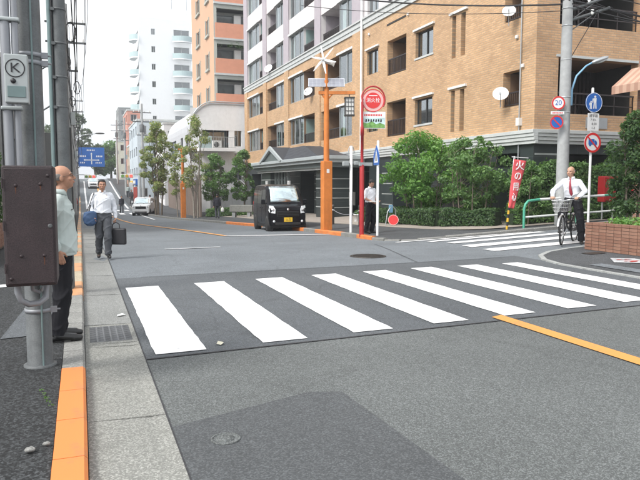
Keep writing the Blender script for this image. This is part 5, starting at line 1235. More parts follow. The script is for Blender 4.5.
# white sign pole with three signs behind the planter
SX, SY = 14.62, 15.55; zb = Zs(SX, SY)
t = thing('sign_pole', 'slim white sign pole behind the planter with a blue, a white and a red-ringed sign', 'sign pole', (SX, SY, zb))
mb = MB(); mb.lathe([(.038, -.1), (.038, 4.05), (.03, 4.07), (0, 4.08)], 16); mb.build('pole', 'sign_white', t)
H0 = R(-4)
T1 = facing((0, -.055, 4.0 - zb), H0); mb = MB(); disc(mb, .30, 0, .012, T=T1); s1 = mb.build('pedestrian_sign', 'sign_blue', t)
mb = MB(); disc(mb, .295, .013, .015, T=T1, ri=.28)
for s, ox, oy in ((1.0, .035, .02), (.62, -.11, -.07)):     # adult and child
    disc(mb, .036 * s, .013, .016, T=T1 @ Matrix.Translation((ox, oy + .155 * s, 0)), n=16)
    poly2(mb, [(ox - .05 * s, oy + .11 * s), (ox + .05 * s, oy + .11 * s), (ox + .045 * s, oy - .02 * s), (ox - .045 * s, oy - .02 * s)], .013, .016, T1)
    poly2(mb, [(ox - .045 * s, oy - .02 * s), (ox - .005 * s, oy - .02 * s), (ox - .02 * s, oy - .2 * s), (ox - .06 * s, oy - .2 * s)], .013, .016, T1)
    poly2(mb, [(ox + .005 * s, oy - .02 * s), (ox + .045 * s, oy - .02 * s), (ox + .06 * s, oy - .2 * s), (ox + .02 * s, oy - .2 * s)], .013, .016, T1)
    poly2(mb, [(ox - .09 * s, oy + .1 * s), (ox - .05 * s, oy + .1 * s), (ox - .07 * s, oy - .03 * s), (ox - .1 * s, oy - .02 * s)], .013, .016, T1)
mb.build('pedestrian_symbol', 'sign_white', s1)
T2 = facing((0, -.055, 3.42 - zb), H0); mb = MB(); mb.prism([(-.2, -.26), (.2, -.26), (.2, .26), (-.2, .26)], .012, 0, T2); s2 = mb.build('time_plate', 'sign_white', t)
for i, tx in enumerate(('通学路', '7:30-', '  8:30', '1-3')): 
    text(tx, .105, s2, 'ink_black', T2 @ Matrix.Translation((0, .18 - i * .12, .013)), depth=.001)
T3 = facing((0, -.055, 2.8 - zb), H0); mb = MB(); disc(mb, .30, 0, .012, T=T3); s3 = mb.build('no_truck_sign', 'sign_white', t)
mb = MB(); disc(mb, .30, .0125, .016, T=T3, ri=.235); mb.build('ring', 'sign_red', s3)
mb = MB(); poly2(mb, [(-.15, -.06), (.06, -.06), (.06, .11), (-.15, .11)], .013, .016, T3); poly2(mb, [(.07, -.06), (.16, -.06), (.16, .01), (.12, .07), (.07, .07)], .013, .016, T3)
for x in (-.09, .10): disc(mb, .035, .013, .0165, T=T3 @ Matrix.Translation((x, -.075, 0)), n=16)
mb.build('truck_symbol', 'sign_blue', s3)
mb = MB(); T4 = T3 @ Matrix.Rotation(R(-45), 4, 'Z'); poly2(mb, [(-.245, -.022), (.245, -.022), (.245, .022), (-.245, .022)], .0165, .019, T4); mb.build('slash', 'sign_red', s3)
# round signs on the concrete pole
t = thing('speed_sign', 'round red-ringed 20 speed sign on the concrete pole', 'road sign', (13.40, 15.62, 3.95))
Tm = facing((0, 0, 0), R(-20)); mb = MB(); disc(mb, .2, 0, .012, T=Tm); mb.build('face', 'sign_white', t); mb = MB(); disc(mb, .2, .0125, .016, T=Tm, ri=.155); mb.build('ring', 'sign_red', t)
text('20', .21, t, 'sign_blue', Tm @ Matrix.Translation((0, 0, .0135)), 'numerals', .001)
mb = MB(); mb.tube([(0, .03, 0), (.3, .08, 0)], .02, 6); mb.build('bracket', 'steel_grey', t)
t = thing('plate_sign', 'small white plate with red marks between the two round signs', 'road sign', (13.38, 15.62, 3.66))
mb = MB(); mb.prism([(-.2, -.045), (.2, -.045), (.2, .045), (-.2, .045)], .012, 0, Tm); mb.build('face', 'sign_white', t)
mb = MB(); 
for i in range(7): mb.prism([(-.15 + i * .045, -.02), (-.12 + i * .045, -.02), (-.12 + i * .045, .02), (-.15 + i * .045, .02)], .002, 0, Tm @ Matrix.Translation((0, 0, .0125)))
mb.build('red_mark', 'sign_red', t); mb = MB(); mb.tube([(0, .03, 0), (.3, .08, 0)], .02, 6); mb.build('bracket', 'steel_grey', t)
t = thing('no_parking_sign', 'round blue no parking sign with a red ring below the 20 sign', 'road sign', (13.36, 15.62, 3.38))
mb = MB(); disc(mb, .2, 0, .012, T=Tm); mb.build('face', 'sign_blue', t); mb = MB(); disc(mb, .2, .0125, .016, T=Tm, ri=.16); mb.build('ring', 'sign_red', t)
mb = MB(); poly2(mb, [(-.165, -.018), (.165, -.018), (.165, .018), (-.165, .018)], .0125, .0155, Tm @ Matrix.Rotation(R(-45), 4, 'Z')); mb.build('slash', 'sign_red', t)
mb = MB(); mb.tube([(0, .03, 0), (.3, .08, 0)], .02, 6); mb.build('bracket', 'steel_grey', t)

# fire hydrant sign on red pole
RX, RY = 7.98, 17.75; zb = Zs(RX, RY) - .02
t = thing('hydrant_sign', 'red fire hydrant sign pole with a round red disc and a landscape board', 'sign pole', (RX, RY, zb))
mb = MB(); mb.lathe([(.07, -.05), (.07, 2.1), (.045, 2.2), (.045, 3.0), (.055, 3.0), (.055, 3.25), (.035, 3.3), (.035, 4.0)], 18); mb.build('pole', 'red_paint', t)
Ts = facing((.34, -.03, 4.05), R(-16)); c0 = Vector((.34, -.03, 4.05)); ex = Matrix.Rotation(R(-16), 3, 'Z') @ Vector((1, 0, 0))
loop = [Vector((0, 0, 3.95)), Vector((.0, 0, 4.05))] + [c0 + ex * (-.36 * math.cos(a)) + Vector((0, 0, .40 * math.sin(a) + .02)) for a in [i * math.pi / 12 for i in range(1, 15)]]
mb = MB(); mb.tube(loop, .024, 8); mb.build('hoop', 'red_paint', t)
mb = MB(); disc(mb, .34, -.02, 0, T=Ts); hd = mb.build('disc_border', 'sign_pink', t)
mb = MB(); disc(mb, .34, .001, .006, T=Ts, ri=.315); disc(mb, .235, .001, .006, T=Ts); mb.build('red_disc', 'sign_red', hd)
text('消火栓', .145, hd, 'sign_white', Ts @ Matrix.Translation((0, 0, .007)), depth=.002, sx=.95)
mb = MB(); poly2(mb, [(-.13, .13), (.13, .13), (.13, .155), (-.13, .155)], .007, .009, Ts); mb.build('white_line', 'sign_white', hd)
Tb = facing((.36, -.03, 3.47), R(-16)); mb = MB(); mb.prism([(-.36, -.25), (.36, -.25), (.36, .25), (-.36, .25)], .02, 0, Tb @ Matrix.Translation((0, 0, -.02))); bd = mb.build('board', 'sign_white', t)
mb = MB(); poly2(mb, [(-.345, -.235), (.345, -.235), (.345, .07), (-.345, .07)], .001, .003, Tb); mb.build('picture_sky', 'landscape_sky', bd)
mb = MB(); poly2(mb, [(-.345, -.235), (.345, -.235), (.345, -.14), (.2, -.08), (.08, -.12), (-.05, -.03), (-.2, -.10), (-.345, -.06)], .0035, .005, Tb); mb.build('picture_hills', 'landscape_green', bd)
mb = MB(); rg = random.Random(2)
for i in range(11): x = -.28 + i * .05; mb.prism([(x, .12), (x + .03, .12), (x + .034, .17), (x, .18)], .002, 0, Tb @ Matrix.Translation((0, 0, .001)))
mb.build('red_mark', 'sign_red', bd)
mb = MB()
for i in range(7): x = -.25 + i * .075; poly2(mb, [(x, -.06 + .02 * (i % 2)), (x + .045, -.05), (x + .05, .02), (x + .01, .03)], .0055, .007, Tb)
mb.build('dark_mark', 'ink_black', bd)
for z in (.62, .86): 
    mb = MB(); mb.tube([(0, 0, 3.22 - 0 + z), (.05, -.01, 3.22 + z)], .012, 6); mb.build('bracket', 'red_paint', t)
mb = MB(); mb.box(-.1, .32, -.06, .02, 2.1, 2.2); mb.build('name_plate', 'plate_grey', t)
# thin white signal post to its left
t = thing('signal_post', 'thin white post left of the red pole with grey boxes near its top', 'post', (8.12, 18.9, Zs(8.1, 18.9)))
mb = MB(); mb.lathe([(.045, -.05), (.045, 2.75), (0, 2.77)], 14); mb.build('pole', 'sign_white', t)
mb = MB(); mb.tube([(-.1 * math.cos(a), 0, 2.55 + .22 * math.sin(a)) for a in [i * math.pi / 8 for i in range(-4, 9)]], .014, 6); mb.build('ring', 'steel_grey', t)
mb = MB(); mb.cbox((-.2, -.02, 2.2), (.2, .14, .14)); mb.cbox((.16, -.02, 2.22), (.14, .12, .12)); mb.build('button_box', 'plate_grey', t, bevel=.02)
mb = MB(); mb.tube([(-.2, 0, 2.22), (.2, 0, 2.22)], .02, 6); mb.build('arm', 'steel_grey', t)
# pedestrian crossing sign on a white pole
t = thing('crossing_sign', 'white pole with an edge-on blue five-sided crossing sign, right of the red pole', 'road sign', (8.2, 17.1, Zg(8.2, 17.1) + .03))
mb = MB(); mb.lathe([(.25, -.03), (.25, .05), (.22, .06), (.05, .06)], 4); mb.build('footing', 'concrete_kerb', t)
mb = MB(); mb.lathe([(.036, 0), (.036, 2.85), (0, 2.87)], 14); mb.build('pole', 'sign_white', t)
Tc = facing((-.045, 0, 2.42), R(-99)); mb = MB(); mb.prism([(-.27, -.27), (.27, -.27), (.3, -.0), (0, .30), (-.3, .0)], .012, 0, Tc); cs_ = mb.build('face', 'sign_blue', t)
mb = MB(); poly2(mb, [(-.2, -.2), (.2, -.2), (0, .18)], .013, .015, Tc); mb.build('white_triangle', 'sign_white', cs_)
mb = MB(); disc(mb, .025, .016, .018, T=Tc @ Matrix.Translation((0, .05, 0)), n=12); poly2(mb, [(-.03, .02), (.03, .02), (.06, -.16), (.02, -.16), (0, -.06), (-.03, -.16), (-.07, -.16)], .016, .018, Tc); mb.build('walker_symbol', 'ink_black', cs_)

# orange lamp with wind turbine and solar panels
def wind_lamp(x, y, label, turbine=True):
    t = thing('street_lamp', label, 'street lamp', (x, y, Zs(x, y)))
    mb = MB(); mb.box(-.165, .165, -.165, .165, -.1, 2.42); mb.build('lower_post', 'orange_paint', t, bevel=.02)
    mb = MB(); mb.lathe([(.1, 2.42), (.085, 4.9)], 16); mb.build('upper_post', 'orange_paint', t)
    mb = MB(); mb.box(-.05, .05, -.17, -.165, 2.0, 2.14); mb.build('sticker', 'sign_white', t)
    T_ = Matrix.Rotation(R(-20), 4, 'Z')
    mb = MB(); mb.box(-.28, 1.0, -.05, .05, 4.72, 4.83, T=T_); mb.build('beam', 'orange_paint', t, bevel=.01)
    mb = MB(); mb.tube([T_ @ Vector((-.18, 0, 4.75)), T_ @ Vector((0, 0, 4.5))], .03, 6); mb.tube([T_ @ Vector((.22, 0, 4.75)), T_ @ Vector((0, 0, 4.5))], .03, 6); mb.build('brace', 'orange_paint', t)
    L_ = T_ @ Vector((.8, 0, 0)); lx, ly = L_.x, L_.y; TL = Matrix.Translation((lx, ly, 0)) @ T_
    mb = MB(); w_ = .15; z0, z1 = 4.0, 4.6
    for sx in (-1, 1):
        for sy in (-1, 1): mb.cbox((sx * w_, sy * w_, (z0 + z1) / 2), (.03, .03, z1 - z0), T=TL)
    for z in (z0, z1): mb.cbox((0, 0, z), (.36, .36, .04), T=TL)
    for i in (1, 2, 3): 
        z = z0 + (z1 - z0) * i / 4
        for s in (-1, 1): mb.cbox((0, s * w_, z), (.3, .016, .016), T=TL); mb.cbox((s * w_, 0, z), (.016, .3, .016), T=TL)
    for q in (-.05, .05):
        for s in (-1, 1): mb.cbox((q, s * w_, (z0 + z1) / 2), (.014, .018, z1 - z0), T=TL); mb.cbox((s * w_, q, (z0 + z1) / 2), (.018, .014, z1 - z0), T=TL)
    la = mb.build('lantern', 'frame_dark', t)
    mb = MB(); mb.cbox((0, 0, (z0 + z1) / 2), (.27, .27, z1 - z0 - .05), T=TL); mb.build('lantern_panes', 'paper_white', la)
    mb = MB(); mb.tube([(lx, ly, 4.62), (lx, ly, 4.74)], .015, 6); mb.build('hanger', 'frame_dark', la)
    if not turbine: return t
    for s in (-1, 1):
        mb = MB(); Tp = T_ @ Matrix.Translation((s * .33, -.02, 5.13)) @ Matrix.Rotation(R(52), 4, 'X'); mb.box(-.30, .30, -.20, .20, -.02, .0, T=Tp); o = mb.build('panel_frame', 'solar_edge', t)
        mb = MB()
        for i in range(4):
            for j in range(3): mb.box(-.28 + i * .14, -.15 + i * .14, -.18 + j * .12, -.07 + j * .12, .001, .004, T=Tp)
        mb.build('solar_cells', 'solar_dark', o)
    mb = MB(); mb.tube([(0, 0, 4.85), (0, 0, 5.2)], .07, 10); mb.tube([(0, 0, 5.2), (0, 0, 5.75)], .045, 10); mb.build('mast', 'orange_paint', t)
    # turbine: axis points to the left front of the lamp
    ax = Vector((-.75, -.62, .12)).normalized(); hub = Vector((0, 0, 5.85)) + ax * .22
    mb = MB(); mb.tube([hub - ax * .62, hub - ax * .45, hub - ax * .1, hub + ax * .03], [.03, .05, .075, .05], 12); mb.sphere(hub + ax * .04, .05, 10, 8)
    tl = hub - ax * .62
    n_ = build_n = mb.build('turbine_body', 'white_paint', t)
    mb = MB(); up = Vector((0, 0, 1)); mb.add([tl + ax * .15, tl - ax * .12 + up * .16, tl - ax * .22 + up * .14, tl - ax * .1 - up * .05], [(0, 1, 2, 3)]); mb.v += [tuple(Vector(v) + Vector((.01, -.01, 0))) for v in mb.v[:4]]; mb.f += [(4, 5, 6, 7), (0, 1, 5, 4), (1, 2, 6, 5), (2, 3, 7, 6)]; mb.m += [0] * 4; mb.sm += [False] * 4; mb.build('tail_fin', 'white_paint', t)
    a1 = ax.cross(up).normalized(); a2 = a1.cross(ax)
    for k in range(6):
        th = k * math.pi / 3 + .25; d = a1 * math.cos(th) + a2 * math.sin(th); w1 = (a1 * -math.sin(th) + a2 * math.cos(th))
        mb = MB(); vs = []
        for r_, wd, tw in ((.05, .035, .5), (.16, .055, .4), (.35, .04, .2), (.52, .015, .1)):
            wv = w1 * math.cos(tw) + ax * math.sin(tw)
            vs += [hub + d * r_ + wv * wd + ax * .004, hub + d * r_ - wv * wd * .6 + ax * .004, hub + d * r_ - wv * wd * .6 - ax * .008, hub + d * r_ + wv * wd - ax * .008]
        fs = [(4 * i + q, 4 * i + (q + 1) % 4, 4 * i + 4 + (q + 1) % 4, 4 * i + 4 + q) for i in range(3) for q in range(4)] + [(12, 13, 14, 15)]
        mb.add(vs, fs); mb.build('blade', 'white_paint', t)
    return t
wind_lamp(8.12, 21.1, 'orange street lamp with a small white wind turbine, solar panels and a hanging lantern')
wind_lamp(6.75, 45.5, 'distant orange lamp post standing by the brown panelled wall', False)

# banner (fire prevention) by the crosswalk
BX, BY = 11.75, 15.72; zb = Zs(BX, BY) - .03
t = thing('banner', 'red fire-prevention banner with white writing on a striped pole at the side crossing', 'banner', (BX, BY, zb))
mb = MB(); tip = Vector((.20, 0, 2.15)); 
for i in range(8):
    a, b = Vector((0, 0, 0)).lerp(tip * .42, i / 8), Vector((0, 0, 0)).lerp(tip * .42, (i + 1) / 8); mb.tube([a, b], .034, 10, i % 2)
mb.build('striped_pole', ['tape_yellow', 'ink_black'], t)
mb = MB(); mb.tube([tip * .40, tip], .016, 8); mb.build('pole', 'sign_white', t)
mb = MB(); mb.tube([tip + Vector((-.08, 0, -.02)), tip + Vector((.46, -.05, -.05))], .012, 6); mb.build('cross_rod', 'sign_white', t)
nr = 22; nc = 6; vs = []
for j in range(nr + 1):
    f = j / nr; z = 2.06 - 1.42 * f; wd = .44 * (1 - .62 * f ** 1.1); x0 = .19 - .17 * f - .02
    for i in range(nc + 1):
        g = i / nc; vs.append((x0 + wd * g, -.03 + .035 * math.sin(g * 5 + f * 4) * f - .08 * f * g, z - .04 * g + .02 * g * f))
mb = MB(); mb.add(vs, [(j * (nc + 1) + i, j * (nc + 1) + i + 1, (j + 1) * (nc + 1) + i + 1, (j + 1) * (nc + 1) + i) for j in range(nr) for i in range(nc)], 0, True)
fl = mb.build('cloth', 'banner_red', t); so = fl.modifiers.new('thick', 'SOLIDIFY'); so.thickness = .004
for k, ch in enumerate('火の用心'):
    f = .14 + k * .215; z = 2.06 - 1.42 * f; wd = .44 * (1 - .62 * f ** 1.1); x0 = .19 - .17 * f - .02
    text(ch, .30 * (1 - .2 * f), fl, 'sign_white', Matrix.Translation((x0 + wd * .52, -.055 - .045 * f, z)) @ Matrix.Rotation(R(-8), 4, 'Z') @ Matrix.Rotation(R(90), 4, 'X'), 'character', .012, sx=max(.45, .98 * wd / .40))
for j in (0, 5, 10, 16, 21):
    p = tip * (.98 - j * .027); mb = MB(); mb.tube([p, p + Vector((.03, -.02, -.02))], .008, 5); mb.build('tie', 'sign_white', t)

# guard rail
GX0, GX1 = 12.3, 16.2; GY = 15.65
t = thing('guard_rail', 'white and green tubular guard rail behind the cyclist', 'guard rail', (GX0, GY, Zs(GX0, GY)))
g0, g1 = Zs(GX0, GY) - .0, Zs(GX1, GY)
def gl(f): return g0 + (g1 - g0) * f
r_ = .038
mb = MB(); mb.tube([(GX0, GY, g0 - .1), (GX0, GY, g0 + .55), (GX0 + .04, GY, g0 + .68), (GX0 + .14, GY, g0 + .78), (GX0 + .3, GY, g0 + .80), (GX0 + .55, GY, gl(.14) + .80)], r_, 12); mb.build('end_post', 'rail_green', t, world=True)
mb = MB(); mb.tube([(GX0 + .55, GY, gl(.14) + .80), (GX1 - .9, GY, gl(.77) + .80)], r_ - .001, 12); mb.build('top_rail', 'rail_white', t, world=True)
mb = MB(); mb.tube([(GX1 - .9, GY, gl(.77) + .80), (GX1 - .2, GY, g1 + .80), (GX1 - .06, GY, g1 + .72), (GX1, GY, g1 + .6), (GX1, GY, g1 - .1)], r_, 12); mb.build('end_post', 'rail_green', t, world=True)
mb = MB(); mb.tube([(GX0 + .04, GY, g0 + .30), (GX1 - .04, GY, g1 + .30)], r_ * .8, 12); mb.build('lower_rail', 'rail_white', t, world=True)
mb = MB(); mb.tube([(GX0 + 1.95, GY, gl(.5) - .1), (GX0 + 1.95, GY, gl(.5) + .79)], r_, 12); mb.build('post', 'rail_green', t, world=True)

# red hose cabinet beyond the rail
t = thing('red_cabinet', 'red metal fire equipment box standing beyond the guard rail', 'cabinet', (16.05, 16.25, Zs(16, 16.2)))
mb = MB(); mb.box(-.3, .3, -.15, .15, .55, 1.38); mb.build('body', 'red_paint', t, bevel=.03)
mb = MB(); mb.box(-.26, .26, -.165, -.152, .6, 1.33); dr = mb.build('door', 'red_paint', t, bevel=.005)
mb = MB(); mb.box(-.14, .14, -.172, -.166, 1.05, 1.2); mb.build('label_plate', 'sign_white', dr); mb = MB(); mb.box(.17, .21, -.19, -.166, .9, 1.0); mb.build('handle', 'steel_grey', dr)
for x in (-.22, .22):
    mb = MB(); mb.tube([(x, 0, -.05), (x, 0, .56)], .03, 8); mb.build('leg', 'steel_grey', t)
t = thing('red_cabinet', 'second smaller red box partly behind the planter tree', 'cabinet', (17.4, 16.2, Zs(17.4, 16.2)))
mb = MB(); mb.box(-.3, .3, -.15, .15, .35, .95); mb.build('body', 'red_paint', t, bevel=.03); mb = MB(); mb.box(-.2, .2, -.165, -.152, .45, .85); mb.build('door', 'red_paint', t, bevel=.005); mb = MB(); mb.box(-.25, .25, -.1, .1, -.05, .35); mb.build('leg', 'steel_grey', t)
# bollards with a chain in front of the entrance
bp_ = thing('bollard', 'dark bollard in front of the entrance, right end of the chain', 'bollard', (9.6, 21.5, Zs(9.6, 21.5)), group='bollards in front of the entrance')
mb = MB(); mb.lathe([(.06, -.05), (.06, .68), (.07, .70), (.07, .76), (.04, .80), (0, .81)], 16); mb.build('post', 'frame_dark', bp_); mb = MB(); band(mb, .06, .55, .06); mb.build('ring', 'steel_grey', bp_)
dup(bp_, (9.6, 24.2, Zs(9.6, 24.2)), label='dark bollard in front of the entrance, left end of the chain')
dup(bp_, (8.9, 31.5, Zs(8.9, 31.5)), label='dark bollard behind the parked black van')
cable((9.6, 21.5, Zs(9.6, 21.5) + .6), (9.6, 24.2, Zs(9.6, 24.2) + .6), .014, .18, name='chain', label='pale chain slung between the two entrance bollards', cat='chain', m='pipe_grey')
# red round sign stand in the low hedge
t = thing('sign_stand', 'round red sign leaning on a grey and blue stand at the low hedge', 'sign stand', (10.6, 20.8, Zs(10.6, 20.8)))
Tq = facing((0, -.02, .20), R(-30)) @ Matrix.Rotation(R(-8), 4, 'X'); mb = MB(); disc(mb, .17, 0, .03, T=Tq); mb.build('red_face', 'sign_red', t); mb = MB(); disc(mb, .19, -.004, .026, T=Tq, ri=.17); mb.build('rim', 'sign_pink', t)
mb = MB(); mb.tube([(-.26, .1, -.02), (-.2, .05, .5), (-.02, .08, .72), (.12, .08, .6), (.2, .1, -.02)], .02, 6); mb.build('frame', 'steel_grey', t); mb = MB(); mb.box(-.14, .02, .06, .09, .46, .74); mb.build('blue_plate', 'lamp_blue', t, bevel=.01)
# white planters near the door
for i, (x, y, lab) in enumerate(((11.0, 25.0, 'left white pot beside the dark doorway'), (11.0, 24.6, 'right white pot beside the dark doorway'))):
    t = thing('flower_pot', lab, 'pot', (x, y, Zs(x, y))); mb = MB(); mb.lathe([(.09, 0), (.13, .28), (.14, .28), (.14, .32), (.11, .32), (.1, .29), (0, .29)], 16); mb.build('pot', 'white_paint', t)
    leaf_mesh('leaves', leaves_arrays([((0, 0, .38), (.12, .12, .1))], 120, .04, 5 + i), 'leaf_mid', t)

# distant road sign, lamp arm, signals
t = thing('road_sign', 'large blue direction sign hanging over the far end of the street', 'road sign', (-.9, 86, P(86)))
mb = MB(); mb.lathe([(.13, -.1), (.11, 7.4)], 12); mb.build('pole', 'steel_grey', t)
mb = MB(); mb.tube([(0, 0, 6.4), (3.9, 0, 6.5)], .06, 6); mb.tube([(0, 0, 5.6), (3.9, 0, 5.7)], .05, 6); mb.build('arm', 'steel_grey', t)
Tz = facing((2.35, -.12, 5.45), 0); mb = MB(); mb.prism([(-1.55, -1.2), (1.55, -1.2), (1.55, 1.2), (-1.55, 1.2)], .05, 0, Tz); bs = mb.build('panel', 'sign_blue', t)
mb = MB()
poly2(mb, [(-.05, -.9), (.05, -.9), (.05, .35), (-.05, .35)], .051, .06, Tz); poly2(mb, [(-.13, .35), (.13, .35), (0, .55)], .051, .06, Tz)
poly2(mb, [(-.75, -.42), (.75, -.42), (.75, -.33), (-.75, -.33)], .051, .06, Tz)
for s in (-1, 1): poly2(mb, [(s * .75, -.26), (s * .95, -.375), (s * .75, -.49)][::s], .051, .06, Tz)
mb.build('arrow', 'sign_white', bs)
mb = MB()
for (x, y, w_, h_) in ((-.55, .75, 1.1, .2), (-1.4, 0, .8, .22), (.55, 0, .8, .22), (-1.35, -.8, .75, .2), (.45, -.8, .9, .2)):
    k = int(w_ / .2)
    for i in range(k): poly2(mb, [(x + i * .2, y), (x + i * .2 + .13, y + .01), (x + i * .2 + .12, y + h_), (x + i * .2 + .03, y + h_ * .9)], .051, .06, Tz)
mb.build('lettering', 'sign_white', bs)
t = thing('street_lamp', 'slim street lamp reaching over the road above the blue direction sign', 'street lamp', (-.55, 80, P(80)))
mb = MB(); mb.tube([(0, 0, -.1), (0, 0, 7.4), (.3, 0, 7.9), (2.4, 0, 8.25)], [.1, .08, .06, .04], 8); mb.build('pole', 'steel_grey', t); mb = MB(); mb.sphere((2.9, 0, 8.28), (.55, .16, .1), 12, 6); mb.build('lamp_head', 'frame_dark', t)
mat('lamp_red', (.9, .06, .05), emit=1.2, var=0)
def signal(x, y, z, px, label):
    t = thing('traffic_signal', label, 'traffic signal', (px, y, Zg(px, y))); zz = z - t.location.z
    mb = MB(); mb.lathe([(.09, -.1), (.08, zz + .6)], 10); mb.build('pole', 'steel_grey', t)
    mb = MB(); mb.tube([(0, 0, zz + .2), (x - px, 0, zz + .2)], .05, 6); mb.build('arm', 'steel_grey', t)
    mb = MB(); mb.box(x - px - .62, x - px + .62, -.12, .12, zz - .2, zz + .2); h_ = mb.build('housing', 'hood_white', t, bevel=.05)
    for i, m in enumerate(('landscape_green', 'tape_yellow', 'lamp_red')):
        mb = MB(); disc(mb, .15, 0, .02, T=facing((x - px - .4 + i * .4, -.125, zz), 0), n=16); mb.build('lens', m, h_)
signal(4.4, 67, 2.35, 5.7, 'traffic signal showing red, right of the street at the far crossing')
signal(1.1, 78, 2.4, -.5, 'traffic signal showing red, left of the street past the far crossing')

# ------------------------------------------------------------------ people
mat('skin', (.46, .26, .175), rough=.6, var=.12, scale=14); mat('skin_tan', (.40, .21, .135), rough=.6, var=.14, scale=14, bump=.1, bscale=90)
mat('lips', (.36, .14, .11), rough=.5); mat('eye_white', (.36, .30, .27), rough=.5); mat('eye_dark', (.02, .015, .012), rough=.2)
mat('hair_black', (.012, .011, .011), rough=.5, var=.2, scale=60); mat('hair_grey', (.16, .15, .14), rough=.7, var=.25, scale=60); mat('hair_short_grey', (.30, .27, .25), rough=.7, var=.2, scale=60)
def cloth(name, col, var=.07): mat(name, col, rough=.9, var=var, scale=6, bump=.25, bscale=18, spec=.2)
cloth('jacket_pale', (.46, .52, .50)); cloth('shirt_white', (.74, .76, .80), .04); cloth('shirt_blue_white', (.60, .64, .74), .04)
cloth('trouser_black', (.014, .014, .017)); cloth('trouser_navy', (.018, .019, .03)); cloth('trouser_grey', (.075, .08, .09)); cloth('dark_coat', (.03, .03, .04)); cloth('red_cloth', (.35, .04, .04))
mat('shoe_black', (.012, .012, .012), rough=.3); mat('tie_red', (.30, .03, .05), rough=.6, var=.1); mat('belt_black', (.01, .01, .01), rough=.4); mat('bag_blue', (.035, .075, .16), rough=.7, var=.12); mat('bag_black', (.012, .012, .016), rough=.6, var=.1)
mat('chrome', (.6, .6, .6), rough=.2, metal=.9, var=.03)

def baked(mb, name, mats, parent, voxel, smooth=3, folds=0., fscale=9., seed=0, split=None):
    """closed overlapping shapes -> one continuous smooth surface"""
    me = bpy.data.meshes.new(name); me.from_pydata(mb.v, [], mb.f); me.update()
    o = bpy.data.objects.new(name, me); C.objects.link(o)
    r = o.modifiers.new('r', 'REMESH'); r.mode = 'VOXEL'; r.voxel_size = voxel; r.use_smooth_shade = True
    s = o.modifiers.new('s', 'SMOOTH'); s.iterations = smooth; s.factor = .5
    m2 = bpy.data.meshes.new_from_object(o.evaluated_get(bpy.context.evaluated_depsgraph_get())); bpy.data.objects.remove(o); bpy.data.meshes.remove(me)
    m2.name = name
    if folds:
        n = len(m2.vertices); co = np.empty(n * 3, np.float32); no = np.empty(n * 3, np.float32)
        m2.vertices.foreach_get('co', co); m2.vertices.foreach_get('normal', no); co = co.reshape(-1, 3); no = no.reshape(-1, 3)
        q = co * fscale + seed * 3.7
        d = np.sin(q[:, 2] * 1.9 + 2.2 * np.sin(q[:, 0] * 1.3 + q[:, 1]) + seed) * .6 + np.sin(q[:, 2] * .8 - q[:, 0] * 1.7 + 1.5 * np.sin(q[:, 1] * 2.1)) * .5 + np.sin(q[:, 2] * 3.9 + q[:, 1] * 2.6 + 1.7 * np.sin(q[:, 0] * 2.7)) * .3
        r1 = 1 - np.abs(np.sin(q[:, 2] * .9 + q[:, 0] * .55 + 1.3 * np.sin(q[:, 1] * .9 + seed) + .6 * np.sin(q[:, 0] * 1.9)));  r2 = 1 - np.abs(np.sin(q[:, 2] * 1.3 - q[:, 0] * .8 + 1.1 * np.sin(q[:, 1] * 1.2 + seed * 2)))
        d = d * .5 + 1.5 * r1 ** 3 + 1.2 * r2 ** 4 - .5
        co += no * (d * folds)[:, None]; m2.vertices.foreach_set('co', co.ravel())
    m2.materials.clear()
    for x in (mats if isinstance(mats, (list, tuple)) else [mats]): m2.materials.append(MAT[x])
    m2.polygons.foreach_set('use_smooth', [True] * len(m2.polygons)); m2.update()
    return put(name, m2, parent)
V3 = Vector
def hand(mb, w, d, pn, side, curl=.5, grip=False):
    """palm and five fingers: w wrist, d direction to the fingers, pn the way the palm faces, side +1/-1 for the thumb side"""
    d = d.normalized(); pn = (pn - d * pn.dot(d)).normalized(); lat = d.cross(pn).normalized() * side
    kn = []
    for i in range(4):
        o = (.030 - .020 * i); k = w + d * (.088 - .004 * abs(i - 1)) + lat * o; kn.append((k, o))
        mb.cap_sule(w + d * .012 + lat * o * .6, k, .0145, .0115)
    L = [.072, .080, .074, .058]
    for i, (k, o) in enumerate(kn):
        p = k; ang = 0; dd = d + lat * o * 1.2
        for j, f in enumerate((.46, .30, .24)):
            ang += curl * (.9 if j == 0 else 1.1)
            v = (dd.normalized() * math.cos(ang) + pn * math.sin(ang)); q = p + v * L[i] * f
            mb.cap_sule(p, q, .0098 - .0009 * j, .0092 - .001 * j); p = q
    t0 = w + d * .02 + lat * .022; v1 = (d * .6 + lat * .75 + pn * .25).normalized(); t1 = t0 + v1 * .042; v2 = (d * .85 + lat * .2 + pn * (.35 + curl * .5)).normalized(); t2 = t1 + v2 * .032; t3 = t2 + (v2 + pn * .25).normalized() * .024
    mb.cap_sule(t0, t1, .0145, .0115); mb.cap_sule(t1, t2, .0115, .010); mb.cap_sule(t2, t3, .010, .0082)

